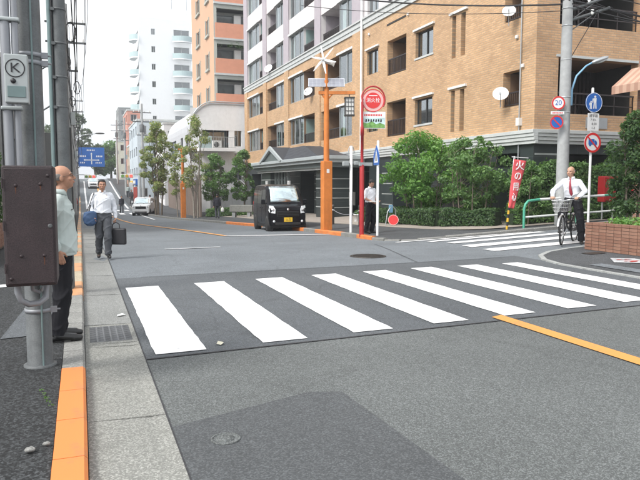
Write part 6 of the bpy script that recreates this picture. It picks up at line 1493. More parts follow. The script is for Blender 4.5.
def person(label, loc, rz, H=1.7, J=None, top='shirt', tc='shirt_white', bc='trouser_black', skin='skin', hair='short', hc='hair_black', glasses=False, headyaw=0., headpitch=0., curl=(.5, .5), palm=((1, 0, 0), (-1, 0, 0)),
           fine=True, build=1.0, tie=False, seed=0, sleeve=1.0, collar=True, group=None, loose=1.0, handdir=(None, None), belt=True, detail=True):
    """standing figure facing local -Y; J overrides joints given for a 1.70 m body (x to the figure's left)"""
    D = dict(pel=(0, 0, .95), ches=(0, -.01, 1.25), neck=(0, .0, 1.43), head=(0, -.015, 1.585),
             lsh=(.165, .0, 1.365), lel=(.225, .03, 1.11), lwr=(.235, -.03, .875), rsh=(-.165, .0, 1.365), rel=(-.225, .03, 1.11), rwr=(-.235, -.03, .875),
             lhi=(.088, 0, .93), lkn=(.10, -.015, .50), lan=(.105, .02, .085), ltoe=(.125, -.16, .03), rhi=(-.088, 0, .93), rkn=(-.10, -.015, .50), ran=(-.105, .02, .085), rtoe=(-.125, -.16, .03))
    if J: D.update(J)
    D = {k: V3(v) for k, v in D.items()}
    t = thing('person', label, 'person', loc, rz, group=group); s = H / 1.70; t.scale = (s, s, s)
    vx = .0055 if fine else .011; b = build
    HM = Matrix.Translation(D['head']) @ Matrix.Rotation(headyaw, 4, 'Z') @ Matrix.Rotation(headpitch, 4, 'X')
    body = MB()
    # torso and limbs
    p, c, n = D['pel'], D['ches'], D['neck']; sp = lambda f: p.lerp(c, f)
    body.rings([(p + V3((0, 0, -.09)), .08 * b, .07 * b), (p + V3((0, 0, -.05)), .15 * b, .10 * b), (p, .155 * b, .105 * b), (sp(.35), .135 * b, .095 * b), (sp(.7), .145 * b, .10 * b), (c, .155 * b, .105 * b), (c.lerp(n, .5), .135 * b, .092 * b), (c.lerp(n, .8), .085, .065), (n + V3((0, 0, .0)), .06, .055)], 20)
    body.cap_sule(n - V3((0, 0, .03)), HM @ V3((0, .012, -.06)), .056, .052)
    for q in 'lr':
        body.cap_sule(D[q + 'sh'].lerp(n, .6) - V3((0, 0, .02)), D[q + 'sh'], .038, .044)
        body.cap_sule(D[q + 'sh'], D[q + 'el'], .048 * b, .037); body.cap_sule(D[q + 'el'], D[q + 'wr'], .037, .026)
        body.cap_sule(D[q + 'hi'], D[q + 'kn'], .083 * b, .053); body.cap_sule(D[q + 'kn'], D[q + 'kn'].lerp(D[q + 'an'], .35), .050, .052); body.cap_sule(D[q + 'kn'].lerp(D[q + 'an'], .35), D[q + 'an'], .052, .037)
        body.cap_sule(D[q + 'an'] - V3((0, 0, .03)), D[q + 'toe'], .036, .03)
    # head: skull, jaw, brow, nose, ears, lips
    head = MB(); head.T = HM
    head.sphere((0, .012, .025), (.076, .095, .092), 20, 14); head.sphere((0, -.018, -.028), (.062, .068, .088), 18, 12); head.sphere((0, -.048, -.088), (.030, .026, .020), 10, 8)
    head.sphere((0, -.072, .022), (.050, .018, .014), 12, 8); head.sphere((.036, -.058, -.025), (.024, .024, .022), 10, 8); head.sphere((-.036, -.058, -.025), (.024, .024, .022), 10, 8)
    head.cap_sule(V3((0, -.082, .012)), V3((0, -.103, -.026)), .0075, .0125); head.sphere((.011, -.092, -.031), (.008, .010, .007), 8, 6); head.sphere((-.011, -.092, -.031), (.008, .010, .007), 8, 6)
    head.sphere((0, -.083, -.054), (.024, .011, .008), 10, 6); head.sphere((0, -.080, -.066), (.020, .011, .008), 10, 6)
    for sx in (-1, 1): head.sphere((sx * .077, .012, -.008), (.010, .020, .032), 8, 8)
    body.v += []; base = len(body.v); body.v += head.v; body.f += [tuple(base + i for i in f) for f in head.f]
    hd = {}
    for i, q in enumerate('lr'):
        dr = (D[q + 'wr'] - D[q + 'el']) if handdir[i] is None else V3(handdir[i])
        hand(body, D[q + 'wr'] + dr.normalized() * .01, dr, V3(palm[i]), 1 if q == 'r' else -1, curl[i])
        hd[q] = D[q + 'wr'] + dr.normalized() * .09
    baked(body, 'body', skin, t, vx, 3 if fine else 1)
    # face parts
    for sx in (-1, 1):
        mb = MB(HM); mb.sphere((sx * .031, -.0765, .004), (.012, .0075, .0052), 10, 8, 0); mb.sphere((sx * .031, -.0828, .004), (.0058, .003, .0054), 8, 6, 1); mb.build('eye', ['eye_white', 'eye_dark'], t)
        mb = MB(HM); mb.tube([(sx * .014, -.089, .024), (sx * .032, -.0885, .029), (sx * .05, -.080, .024)], [.0035, .004, .002], 6); mb.build('eyebrow', hc, t)
    mb = MB(HM); mb.tube([(-.022, -.086, -.0605), (-.008, -.0925, -.0595), (.008, -.0925, -.0595), (.022, -.086, -.0605)], [.002, .0045, .0045, .002], 6); mb.build('mouth', 'lips', t)
    # hair
    hb = MB(HM)
    if hair == 'short':
        hb.sphere((0, .024, .042), (.083, .095, .086), 20, 14); hb.sphere((0, -.028, .086), (.064, .050, .030), 14, 10); hb.sphere((0, .07, -.01), (.062, .034, .062), 14, 10)
        for sx in (-1, 1): hb.sphere((sx * .070, .02, .022), (.016, .048, .036), 10, 8)
    elif hair == 'bald':     # fringe round the back and sides only
        hb.sphere((0, .078, -.008), (.060, .030, .050), 14, 10)
        for sx in (-1, 1): hb.sphere((sx * .066, .040, .012), (.018, .050, .034), 12, 8)
        hb.sphere((0, .074, .02), (.066, .036, .035), 14, 10)
    elif hair == 'cropped':
        hb.sphere((0, .060, .0), (.066, .047, .062), 14, 10)
        for sx in (-1, 1): hb.sphere((sx * .064, .030, .014), (.0165, .046, .036), 12, 8)
    baked(hb, 'hair', hc, t, vx, 1, .0018 if fine else 0, 60, seed)
    if glasses:
        mb = MB(HM)
        for sx in (-1, 1):
            mb.tube([(sx * .033 + .021 * math.cos(a), -.093, .003 + .015 * math.sin(a)) for a in [i * math.pi / 7 for i in range(15)]], .0016, 6)
            mb.tube([(sx * .054, -.092, .006), (sx * .078, -.06, .008), (sx * .08, .02, .004)], .0016, 6)
        mb.tube([(-.012, -.094, .006), (.012, -.094, .006)], .0016, 6); mb.build('glasses', 'frame_dark', t)
    # top garment
    g = MB(); f = loose; low = p + V3((0, 0, -.03 if top == 'jacket' else .035))
    if top == 'jacket': low = p + V3((0, 0, -.085))
    inf = .028 * f if top == 'jacket' else .018 * f
    g.rings([(low, .158 * b + inf, .112 * b + inf), (low + V3((0, 0, .03)), .160 * b + inf * 1.2, .114 * b + inf * 1.3), (sp(.35), .146 * b + inf * 1.25, .108 * b + inf * 1.4), (sp(.7), .152 * b + inf, .110 * b + inf), (c, .160 * b + inf, .114 * b + inf * .9), (c.lerp(n, .42), .145 * b + inf, .102 * b + inf * .6), (c.lerp(n, .7), .105, .080), (c.lerp(n, .88), .078, .070), (n + V3((0, .006, .012)), .064, .062)], 24)
    ends = {}
    for q in 'lr':
        g.cap_sule(D[q + 'sh'].lerp(n, .75) - V3((0, 0, .02)), D[q + 'sh'], .045, .054 * f ** .5)
        g.cap_sule(D[q + 'sh'], D[q + 'el'], .056 * f ** .5 * b, .047 * f)
        e = D[q + 'el'].lerp(D[q + 'wr'], .94 * sleeve if sleeve > .3 else 0)
        if sleeve > .3: g.cap_sule(D[q + 'el'], e, .051 * f, .040 * f); g.cap_sule(e.lerp(D[q + 'el'], .12), e, .042 * f, .040 * f)
    baked(g, top, tc, t, vx * 1.1, 3, .0075 if fine else .005, 11, seed)
    if collar:
        mb = MB(); nn = 18; vs = []
        for i in range(nn + 1):
            a = -math.pi / 2 + .35 + (2 * math.pi - .7) * i / nn; r0, r1 = .068, .078; zf = .012 * math.sin(a)
            vs += [(n.x + r0 * math.cos(a), n.y + .0 + r0 * math.sin(a), n.z + .045 + zf * .5), (n.x + r1 * math.cos(a), n.y + r1 * math.sin(a) * 1.02, n.z + .005 + zf * 1.8)]
        mb.add(vs, [(2 * i, 2 * i + 1, 2 * i + 3, 2 * i + 2) for i in range(nn)], 0, True)
        o = mb.build('collar', tc, t); so = o.modifiers.new('t', 'SOLIDIFY'); so.thickness = .006
    # front opening, pockets
    fy = lambda z: min(c.y, p.y) - .126 * b - inf * .9
    if top == 'jacket' and detail:
        mb = MB(); mb.tube([(c.x, c.y - .128, c.z + .10), (c.x, c.y - .15, c.z - .02), (p.x, p.y - .158, p.z + .1), (p.x, p.y - .15, p.z - .08)], .004, 6); mb.build('zip', 'frame_dark', t)
        for sx in (-1, 1):
            mb = MB(); mb.tube([(sx * .07, c.y - .130, c.z + .035), (sx * .135, c.y - .112, c.z + .03)], .0045, 6); mb.build('pocket_edge', 'frame_dark', t)
        mb = MB(); mb.rings([(low + V3((0, 0, -.012)), .158 * b + inf, .113 * b + inf), (low + V3((0, 0, .035)), .162 * b + inf, .118 * b + inf)], 24); baked(mb, 'hem_band', tc, t, vx * 1.2, 2)
    if top == 'shirt' and belt:
        mb = MB(); mb.rings([(p + V3((0, 0, .028)), .171 * b, .124 * b), (p + V3((0, 0, .062)), .168 * b, .122 * b)], 24); baked(mb, 'belt', 'belt_black', t, vx, 1)
    if top == 'shirt' and detail:
        mb = MB(); pts = [n + V3((0, -.066, -.005)), c.lerp(n, .5) + V3((0, -.118 * b, 0)), c + V3((0, -.135 * b, -.02)), p.lerp(c, .45) + V3((0, -.132 * b, 0)), p + V3((0, -.135 * b, .06))]
        mb.tube(pts, .003, 6); mb.build('button_band', tc, t)
    if tie:
        mb = MB(); pts = [n + V3((0, -.075, .005)), n + V3((0, -.088, -.03)), c.lerp(n, .45) + V3((0, -.132, 0)), c + V3((.002, -.149, -.05)), p.lerp(c, .45) + V3((.006, -.150, 0)), p.lerp(c, .25) + V3((.008, -.146, 0))]
        mb.tube(pts, [.016, .012, .020, .028, .034, .004], 8, flat=.25); mb.build('tie', 'tie_red', t)
    # trousers
    g = MB(); g.rings([(p + V3((0, 0, -.13)), .13 * b, .095 * b), (p + V3((0, 0, -.06)), .168 * b, .122 * b), (p, .166 * b, .12 * b), (p + V3((0, 0, .055)), .160 * b, .113 * b)], 22)
    for q in 'lr':
        a_, k_, h_ = D[q + 'an'], D[q + 'kn'], D[q + 'hi']
        g.cap_sule(h_, k_, .100 * b, .077 * f); e = a_ + (k_ - a_).normalized() * .015; g.tube([k_, k_.lerp(e, .5), e - (k_ - a_).normalized() * .035], [.077 * f, .070 * f, .066 * f], 14)
    baked(g, 'trousers', bc, t, vx * 1.1, 2, .009 if fine else .006, 9, seed + 2)
    for q in 'lr':
        mb = MB(); a_, to = D[q + 'an'], D[q + 'toe']; dv = (to - a_); dv.z = 0; dv.normalize(); zt = to.z
        mb.sphere((a_ - dv * .035 + V3((0, 0, -.045))), (.042, .045, .036), 12, 8); mb.cap_sule(a_ + V3((0, 0, -.03)), to - dv * .03 + V3((0, 0, .01)), .044, .036); mb.cap_sule(to - dv * .04 + V3((0, 0, .003)), to + dv * .02 + V3((0, 0, -.002)), .040, .028); mb.sphere(a_ + V3((0, 0, -.01)), (.042, .046, .03), 12, 8)
        baked(mb, 'shoe', 'shoe_black', t, vx, 2)
    return t, D, hd

# --- older man in profile at the kerb
om, D, hd = person('older balding man with glasses in a pale work jacket, in profile at the kerb', (-.19, 6.42, .09), R(96), H=1.64,
    J=dict(pel=(0, .0, .93), ches=(0, .01, 1.24), neck=(0, .0, 1.42), head=(0, -.045, 1.575), rel=(-.235, .13, 1.13), rwr=(-.215, .05, .895), lel=(.235, .10, 1.12), lwr=(.22, .01, .89), rsh=(-.165, .02, 1.36), lsh=(.165, .02, 1.36),
           lkn=(.10, -.02, .49), lan=(.10, .03, .085), ltoe=(.13, -.15, .03), rkn=(-.09, -.0, .49), ran=(-.11, .06, .085), rtoe=(-.12, -.12, .03)),
    top='jacket', tc='jacket_pale', bc='trouser_black', skin='skin_tan', hair='bald', hc='hair_grey', glasses=True, headyaw=R(-8), headpitch=R(-12), curl=(.45, .35), palm=((-1, 0, 0), (1, 0, 0)), build=1.03, seed=1, loose=1.12)
t = thing('glove', 'pale work glove held in the older man\'s hand at his hip', 'glove', (-.29, 6.25, .93))
mb = MB(); 
for (a, b_, r0, r1) in (((0, 0, 0), (.02, -.01, -.09), .028, .03), ((.02, -.01, -.09), (.045, -.01, -.14), .012, .010), ((.015, -.01, -.09), (.02, -.012, -.15), .012, .010), ((.0, -.01, -.09), (-.005, -.01, -.145), .012, .010), ((-.01, -.01, -.05), (-.035, -.01, -.09), .012, .009)): mb.cap_sule(V3(a), V3(b_), r0, r1)
baked(mb, 'fabric', 'paper_white', t, .006, 2, .003, 30)
# --- walker with bags
wk, D, hd = person('walking man in a white shirt with a blue shoulder bag and a black briefcase', (.42, 13.9, .02), R(2), H=1.62,
    J=dict(lkn=(.08, -.14, .53), lan=(.085, -.10, .115), ltoe=(.10, -.27, .045), rkn=(-.085, .0, .50), ran=(-.09, .17, .13), rtoe=(-.11, .03, .035), lel=(.25, .05, 1.12), lwr=(.255, .0, .88), rel=(-.25, .05, 1.13), rwr=(-.22, -.06, .92), head=(0, -.03, 1.585)),
    tc='shirt_white', bc='trouser_grey', hair='short', skin='skin_tan', curl=(1.15, .6), palm=((-1, 0, 0), (1, 0, 0)), seed=3, loose=1.1)
t = thing('briefcase', 'black soft briefcase hanging from the walking man\'s hand', 'briefcase', (.42 + .25, 13.85, .30))
mb = MB(); mb.box(-.055, .055, -.21, .21, 0, .34); mb.T = Matrix.Rotation(R(62), 4, 'Z'); mb.v = [tuple(Matrix.Rotation(R(62), 4, 'Z') @ V3(v)) for v in mb.v]; mb.T = Matrix.Identity(4); mb.build('body', 'bag_black', t, bevel=.03)
mb = MB(); M_ = Matrix.Rotation(R(62), 4, 'Z'); mb.tube([M_ @ V3(v) for v in ((0, -.08, .33), (0, -.07, .42), (0, -.02, .455), (0, .02, .455), (0, .07, .42), (0, .08, .33))], .011, 8); mb.build('handle', 'bag_black', t)
t = thing('shoulder_bag', 'blue shoulder bag worn on a strap by the walking man', 'shoulder bag', (.42 - .25, 13.80, .72))
mb = MB(); mb.rings([((0, 0, -.02), .06, .04), ((0, 0, .03), .12, .07), ((0, 0, .14), .14, .075), ((0, 0, .25), .125, .06), ((0, 0, .28), .08, .03)], 18); baked(mb, 'body', 'bag_blue', t, .01, 2, .005, 12)
mb = MB(); mb.tube([(-.06, 0, .26), (.0, -.02, .42), (.07, -.03, .60), (.09, .02, .655), (.08, .09, .60), (.02, .10, .42), (-.02, .04, .27)], .014, 8, flat=.4); mb.build('strap', 'bag_black', t)
# --- man in a white shirt looking at a paper
rm, D, hd = person('man in a white short-sleeved shirt and black trousers reading a paper behind the white pole', (8.38, 18.0, Zs(8.38, 18.0)), R(22), H=1.66,
    J=dict(lel=(.24, .03, 1.12), lwr=(.10, -.22, 1.02), rel=(-.24, .03, 1.12), rwr=(-.11, -.24, .98), head=(0, -.05, 1.575), lkn=(.11, -.04, .5), ltoe=(.15, -.16, .03), ran=(-.10, .08, .085), rtoe=(-.12, -.10, .03)),
    tc='shirt_white', bc='trouser_black', hair='short', headpitch=R(28), headyaw=R(-12), curl=(.7, .7), palm=((0, 0, 1), (0, 0, 1)), sleeve=.25, seed=5, loose=1.2, fine=True, build=1.05)
t = thing('paper', 'folded white paper held by the man in the white short-sleeved shirt', 'paper', (8.32, 17.72, Zs(8.38, 18) + .98))
mb = MB(); mb.box(-.11, .11, -.08, .08, 0, .006); mb.box(-.105, .11, -.078, .08, .008, .012); mb.build('sheet', 'paper_white', t, bevel=.001)

# --- cyclist
cx_, cy_ = 11.12 - .28, 12.48
CL = V3((10.9, 12.22, 0)); CZ = Zg(10.9, 12.22); crz = R(-56)
cy, D, hd = person('bald man in a white shirt and red tie standing astride a bicycle', (CL.x, CL.y, CZ), crz, H=1.84,
    J=dict(pel=(.05, .14, .97), ches=(.03, .06, 1.26), neck=(.02, .03, 1.43), head=(.01, .0, 1.575), lsh=(.185, .02, 1.365), rsh=(-.145, .04, 1.365), lel=(.34, -.06, 1.16), lwr=(.27, -.28, 1.03), rel=(-.34, -.06, 1.16), rwr=(-.29, -.28, 1.03),
           lhi=(.14, .10, .94), lkn=(.24, .02, .52), lan=(.27, .06, .085), ltoe=(.31, -.11, .03), rhi=(-.04, .10, .94), rkn=(-.10, -.20, .62), ran=(-.13, -.02, .30), rtoe=(-.15, -.17, .26)),
    tc='shirt_white', bc='trouser_black', hair='cropped', hc='hair_short_grey', skin='skin', headyaw=R(-12), curl=(1.0, 1.0), palm=((0, 0, -1), (0, 0, -1)), handdir=((-.25, -1, .0), (.25, -1, .0)), tie=True, seed=7, loose=1.15, build=1.04)
bk = thing('bicycle', 'city bicycle with a wire front basket held by the man in the red tie', 'bicycle', (CL.x, CL.y, CZ), crz)
mat('bike_dark', (.03, .03, .035), rough=.35, metal=.3); mat('tyre', (.018, .018, .018), rough=.8, var=.1)
def wheel(y, par, steer=0., x=0.):
    W = Matrix.Translation((x, y, .335)) @ Matrix.Rotation(steer, 4, 'Z') @ Matrix.Rotation(R(90), 4, 'Y')
    mb = MB(W); mb.tube([(.318 * math.cos(a), .318 * math.sin(a), 0) for a in [i * 2 * math.pi / 40 for i in range(41)]], .019, 8, cap=False); o = mb.build('wheel', 'tyre', par)
    mb = MB(W); mb.tube([(.297 * math.cos(a), .297 * math.sin(a), 0) for a in [i * 2 * math.pi / 40 for i in range(41)]], .009, 6, cap=False); mb.build('rim', 'chrome', o)
    mb = MB(W)
    for i in range(28):
        a = i * 2 * math.pi / 28; a2 = a + (.35 if i % 2 else -.35); mb.tube([(.02 * math.cos(a2), .02 * math.sin(a2), .02 if i % 2 else -.02), (.295 * math.cos(a), .295 * math.sin(a), 0)], .0016, 4, cap=False)
    mb.build('spokes', 'chrome', o)
    mb = MB(W); mb.lathe([(.02, -.04), (.024, -.03), (.015, 0), (.024, .03), (.02, .04)], 12); mb.build('hub', 'chrome', o)
    return W
st = R(8); wheel(.54, bk); wheel(-.55, bk, st)
def bt(name, pts, r, m='bike_dark', n=8):
    mb = MB(); mb.tube(pts, r, n); return mb.build(name, m, bk)
bt('frame_tube', [(0, .10, .29), (0, .17, .72)], .016); bt('frame_tube', [(0, .10, .29), (0, -.12, .40), (0, -.36, .72)], .02); bt('frame_tube', [(0, .13, .50), (0, -.12, .58), (0, -.37, .80)], .016); bt('head_tube', [(0, -.35, .70), (0, -.38, .88)], .02)
for s_ in (-1, 1):
    bt('chain_stay', [(s_ * .05, .54, .335), (s_ * .03, .10, .29)], .010); bt('seat_stay', [(s_ * .05, .54, .335), (s_ * .02, .17, .70)], .009)
    bt('fork_blade', [(s_ * .05, -.55, .335), (s_ * .045, -.46, .58), (s_ * .02, -.37, .72)], .011)
    bt('handlebar', [(0, -.40, .98), (s_ * .10, -.44, 1.01), (s_ * .24, -.36, 1.02), (s_ * .29, -.20, 1.00)], .012, 'chrome'); bt('grip', [(s_ * .283, -.27, 1.01), (s_ * .292, -.16, .995)], .018)
    bt('brake_lever', [(s_ * .22, -.42, 1.0), (s_ * .29, -.34, .98)], .006, 'chrome')
    bt('crank', [(s_ * .06, .10, .29), (s_ * .09, .10 - s_ * -.10, .29 + s_ * .12)], .010, 'chrome'); mb = MB(); mb.cbox((s_ * .14, .10 + s_ * .10, .29 + s_ * .12), (.09, .07, .022)); mb.build('pedal', 'bike_dark', bk)
bt('stem', [(0, -.38, .86), (0, -.40, .99)], .014, 'chrome'); bt('seat_post', [(0, .17, .70), (0, .185, .84)], .013, 'chrome')
mb = MB(); mb.rings([((0, .24, .83), .03, .05), ((0, .24, .86), .09, .12), ((0, .22, .88), .085, .13), ((0, .22, .89), .05, .08)], 16); mb.build('saddle', 'shoe_black', bk)
for y_, n0, n1 in ((.54, -.3, 2.6), (-.55, .3, 2.5)):
    mb = MB(); mb.tube([(0, y_ - .345 * math.cos(a) * (1 if y_ < 0 else -1), .335 + .345 * math.sin(a)) for a in [n0 + (n1 - n0) * i / 16 for i in range(17)]], .026, 8, flat=.3, cap=False); mb.build('mudguard', 'chrome', bk)
mb = MB(); mb.cbox((.055, .32, .315), (.02, .56, .085)); mb.build('chain_case', 'bike_dark', bk, bevel=.02)
mb = MB(); mb.lathe([(.03, 0), (.035, .05), (.0, .055)], 12, T=Matrix.Translation((.0, -.52, .68)) @ Matrix.Rotation(R(90), 4, 'X')); mb.build('headlamp', 'chrome', bk)
bk.scale = (1.05,) * 3
bas = thing('basket', None, None); bas.parent = bk
mb = MB()
for z, k in ((.76, .80), (.84, .88), (.92, .94), (.995, 1.0)):
    a, b_ = .18 * k, .135 * k; mb.tube([(-a, -.60 - b_, z), (a, -.60 - b_, z), (a, -.60 + b_, z), (-a, -.60 + b_, z), (-a, -.60 - b_, z)], .005 if z < .99 else .008, 5)
for i in range(9):
    f = -1 + 2 * i / 8
    for s_ in (-1, 1): mb.tube([(.144 * f, -.60 + s_ * .108, .76), (.18 * f, -.60 + s_ * .135, .995)], .0032, 4)
for i in range(7):
    f = -1 + 2 * i / 6
    for s_ in (-1, 1): mb.tube([(s_ * .144, -.60 + .108 * f, .76), (s_ * .18, -.60 + .135 * f, .995)], .0032, 4)
    mb.tube([(-.144, -.60 + .108 * f, .76), (.144, -.60 + .108 * f, .76)], .0032, 4)
mb.build('wire', 'chrome', bas)
mb = MB(); mb.tube([(0, -.41, .80), (0, -.50, .77), (0, -.72, .765)], .008, 6); mb.build('bracket', 'bike_dark', bas)

# --- dark figures further off
pd, D, hd = person('pedestrian in dark clothes carrying a white bag by the low hedge left of the van', (8.3, 41.3, Zs(8.3, 41.3)), R(170), H=1.6, tc='dark_coat', bc='trouser_grey', hair='short', fine=False, seed=9, top='jacket', J=dict(lkn=(.09, -.12, .52), lan=(.09, -.06, .1), ltoe=(.1, -.22, .04), ran=(-.09, .16, .12), rtoe=(-.1, .02, .03)))
t = thing('bag', 'white carrier bag held by the pedestrian in dark clothes', 'bag', (8.62, 41.2, Zs(8.3, 41.3) + .42)); mb = MB(); mb.rings([((0, 0, 0), .08, .05), ((0, 0, .06), .12, .07), ((0, 0, .22), .10, .05), ((0, 0, .30), .03, .02)], 14); mb.build('body', 'paper_white', t); mb = MB(); mb.tube([(0, 0, .29), (0, 0, .40)], .01, 6); mb.build('handle', 'paper_white', t)
person('small person in dark clothes standing at the doorway just behind the van', (9.1, 27.6, Zs(9.1, 27.6)), R(30), H=1.5, tc='dark_coat', bc='trouser_black', hair='short', fine=False, seed=10, top='jacket')
for i, (x, y, rz, h, lab, tc_) in enumerate([(3.6, 63, 10, 1.65, 'distant pedestrian in dark clothes on the far crossing', 'dark_coat'), (5.7, 58, 200, 1.65, 'distant pedestrian by the white car in dark clothes', 'dark_coat'), (5.6, 78, 30, 1.7, 'distant pedestrian on the right pavement of the rising road', 'trouser_grey'),
        (-.5, 62, 190, 1.65, 'distant pedestrian in red at the left end of the far crossing', 'red_cloth'), (5.9, 88, 0, 1.7, 'distant pedestrian higher up the right pavement in pale clothes', 'jacket_pale')]):
    c = dup(pd, (x, y, Zs(x, y) if x > 5.3 or x < 0 else Zg(x, y)), R(rz), lab, scale=h / 1.7)
    for ch in c.children:
        if ch.name.startswith('jacket'): ch.data = ch.data.copy(); ch.data.materials.clear(); ch.data.materials.append(MAT[tc_])

# ------------------------------------------------------------------ vehicles
mat('van_paint', (.003, .003, .005), rough=.18, var=.05, spec=.22); mat('car_white', (.70, .71, .72), rough=.35, var=.03, coat=.5); mat('car_glass', (.06, .075, .08), rough=.06, metal=.6, var=.2)
mat('lamp_clear', (.75, .78, .80), rough=.12, var=.05); mat('plate_yellow', (.78, .50, .03), rough=.5, var=.03); mat('seal_black', (.012, .012, .012), rough=.6)
mat('car_windscreen', (.62, .72, .74), rough=.10, metal=.9, var=.3, scale=1.2)
def kei_van(loc, rz, paint, label, name='parked_van', plate=True, rx=0, L=3.38, W=.735, HT=1.86, hood=.42, ht=1.0):
    t = thing(name, label, 'van', loc, rz); t.rotation_euler = (rx, 0, rz)
    k = HT / 1.86
    st = [(0.0, .50, .62, .66), (.015, .78, .84, .68), (.06, ht - .10, ht - .05, .69), (.16, ht - .04, ht + .01, .70), (hood, ht + .03, ht + .09, .71), (hood + .13, ht + .04, 1.30 * k, .68), (hood + .42, 1.05, 1.66 * k, .65), (hood + .62, 1.05, 1.80 * k, .64), (hood + .95, 1.05, 1.845 * k, .635), (L * .6, 1.05, 1.86 * k, .635), (L - .35, 1.05, 1.85 * k, .63), (L - .12, 1.03, 1.78 * k, .625), (L - .04, 1.0, 1.5 * k, .64), (L, .8, 1.0, .67)]
    vs = []; N_ = 14
    for (y, zb_, zt, wt) in st:
        wl = W if y > .1 else W - (.1 - y) * .7; wl = wl if y < L - .1 else W - .03
        half = [(wl - .05, .26), (wl - .01, .34), (wl, .55), (wl - .004, min(zb_, zt - .04)), (wt + .02, zt - .045), (wt - .06, zt - .004), (.25, zt + .006 if zt > 1.2 else zt + .012)]
        for (x, z) in half: vs.append((-x, y, z))
        for (x, z) in half[::-1]: vs.append((x, y, z))
    ns = len(st); fs = [(i * N_ + j, i * N_ + (j + 1) % N_, (i + 1) * N_ + (j + 1) % N_, (i + 1) * N_ + j) for i in range(ns - 1) for j in range(N_)]
    fs += [tuple(range(N_))[::-1], tuple(range((ns - 1) * N_, ns * N_))]
    mb = MB(); mb.add(vs, fs, 0, False); b = mb.build('body', paint, t); bv = b.modifiers.new('b', 'BEVEL'); bv.width = .018; bv.segments = 2; bv.limit_method = 'ANGLE'; bv.angle_limit = R(12)
    ws = b.modifiers.new('w', 'WEIGHTED_NORMAL'); b.data.polygons.foreach_set('use_smooth', [True] * len(b.data.polygons))
    # windscreen
    y0, y1 = hood + .03, hood + .60; z0, z1 = ht + .13, 1.775 * k
    rows_ = [(hood + .035, ht + .15, .655), (hood + .13, 1.30 * k, .63), (hood + .42, 1.66 * k, .595), (hood + .57, 1.765 * k, .575)]
    mb = MB(); q = 8; vs = []
    for (yy, zz, ww) in rows_:
        for i in range(q + 1):
            f = -1 + 2 * i / q; vs.append((f * ww, yy - .016 + .03 * abs(f) ** 3, zz + .014 - .012 * abs(f) ** 3))
    mb.add(vs, [(r * (q + 1) + i, r * (q + 1) + i + 1, (r + 1) * (q + 1) + i + 1, (r + 1) * (q + 1) + i) for r in range(3) for i in range(q)], 0, True); wsn = mb.build('windscreen', 'car_windscreen', t)
    so = wsn.modifiers.new('t', 'SOLIDIFY'); so.thickness = .03; so.offset = 1 if False else -1
    for x0_ in (-.38, .12):
        mb = MB(); mb.tube([(x0_, y0 - .05, z0 - .02), (x0_ + .12, y0 + .02, z0 + .03), (x0_ + .45, y0 + .06, z0 + .12)], .008, 5); mb.build('wiper', 'seal_black', wsn)
    # side windows and doors
    def side(z, s_): return s_ * (W - (z - 1.02) / (1.80 * k - 1.02) * (W - .648) + .006)
    for s_ in (-1, 1):
        for (a, b_, c, lab) in ((hood + .30, hood + 1.08, .20, 'door_window'), (hood + 1.16, hood + 2.0, 0, 'door_window'), (hood + 2.07, L - .16, 0, 'rear_side_window')):
            za, zb_ = 1.10, 1.64 * k; mb = MB(); p4 = [(side(za, s_), a, za), (side(za, s_), b_, za), (side(zb_, s_), b_, zb_), (side(zb_, s_), a + c, zb_)]
            mb.add(p4 + [(p[0] - s_ * .03, p[1], p[2]) for p in p4], [(0, 1, 2, 3), (0, 4, 5, 1), (1, 5, 6, 2), (2, 6, 7, 3), (3, 7, 4, 0)]); mb.build(lab, 'car_glass', t)
        for a in (hood + .28, hood + 1.12, hood + 2.03):
            mb = MB(); mb.tube([(s_ * (W + .001), a, .36), (s_ * (W + .001), a, 1.0), (side(1.1, s_) * 1.0, a, 1.1), (side(1.7 * k, s_), a + .02, 1.70 * k)], .004, 4); mb.build('door_seam', 'seal_black', t)
        for a in (hood + .95, hood + 1.30):
            mb = MB(); mb.cbox((s_ * (W + .012), a, .93), (.025, .16, .03)); mb.build('door_handle', paint, t, bevel=.008)
        mb = MB(); mb.cbox((s_ * (W + .10), hood + .22, 1.16), (.15, .07, .19)); mi = mb.build('mirror', paint, t, bevel=.03); mb = MB(); mb.tube([(s_ * (W - .03), hood + .26, 1.1), (s_ * (W + .08), hood + .23, 1.12)], .018, 6); mb.build('mirror_arm', 'seal_black', mi)
        # lamps
        mb = MB(); hz = ht - .28
        mb.add([(s_ * .50, -.012, hz), (s_ * .69, .03, hz + .02), (s_ * .725, .14, hz + .10), (s_ * .70, .12, hz + .30), (s_ * .56, .05, hz + .28), (s_ * .49, -.0, hz + .16)], [(0, 1, 4, 5), (1, 2, 3, 4)]); hl_ = mb.build('headlight', 'lamp_clear', t); so = hl_.modifiers.new('t', 'SOLIDIFY'); so.thickness = .03; so.offset = 0
        mb = MB(); mb.sphere((s_ * .58, -.005, hz + .13), (.055, .02, .055), 12, 8); mb.build('bulb', 'chrome', hl_)
        mb = MB(); mb.lathe([(.045, 0), (.045, .02), (0, .02)], 14, T=Matrix.Translation((s_ * .55, .005, .42)) @ Matrix.Rotation(R(90), 4, 'X')); mb.build('fog_lamp', 'lamp_clear', t)
        mb = MB(); mb.cbox((s_ * .66, L + .005, .95), (.1, .03, .45)); mb.build('tail_light', 'sign_red', t, bevel=.01)
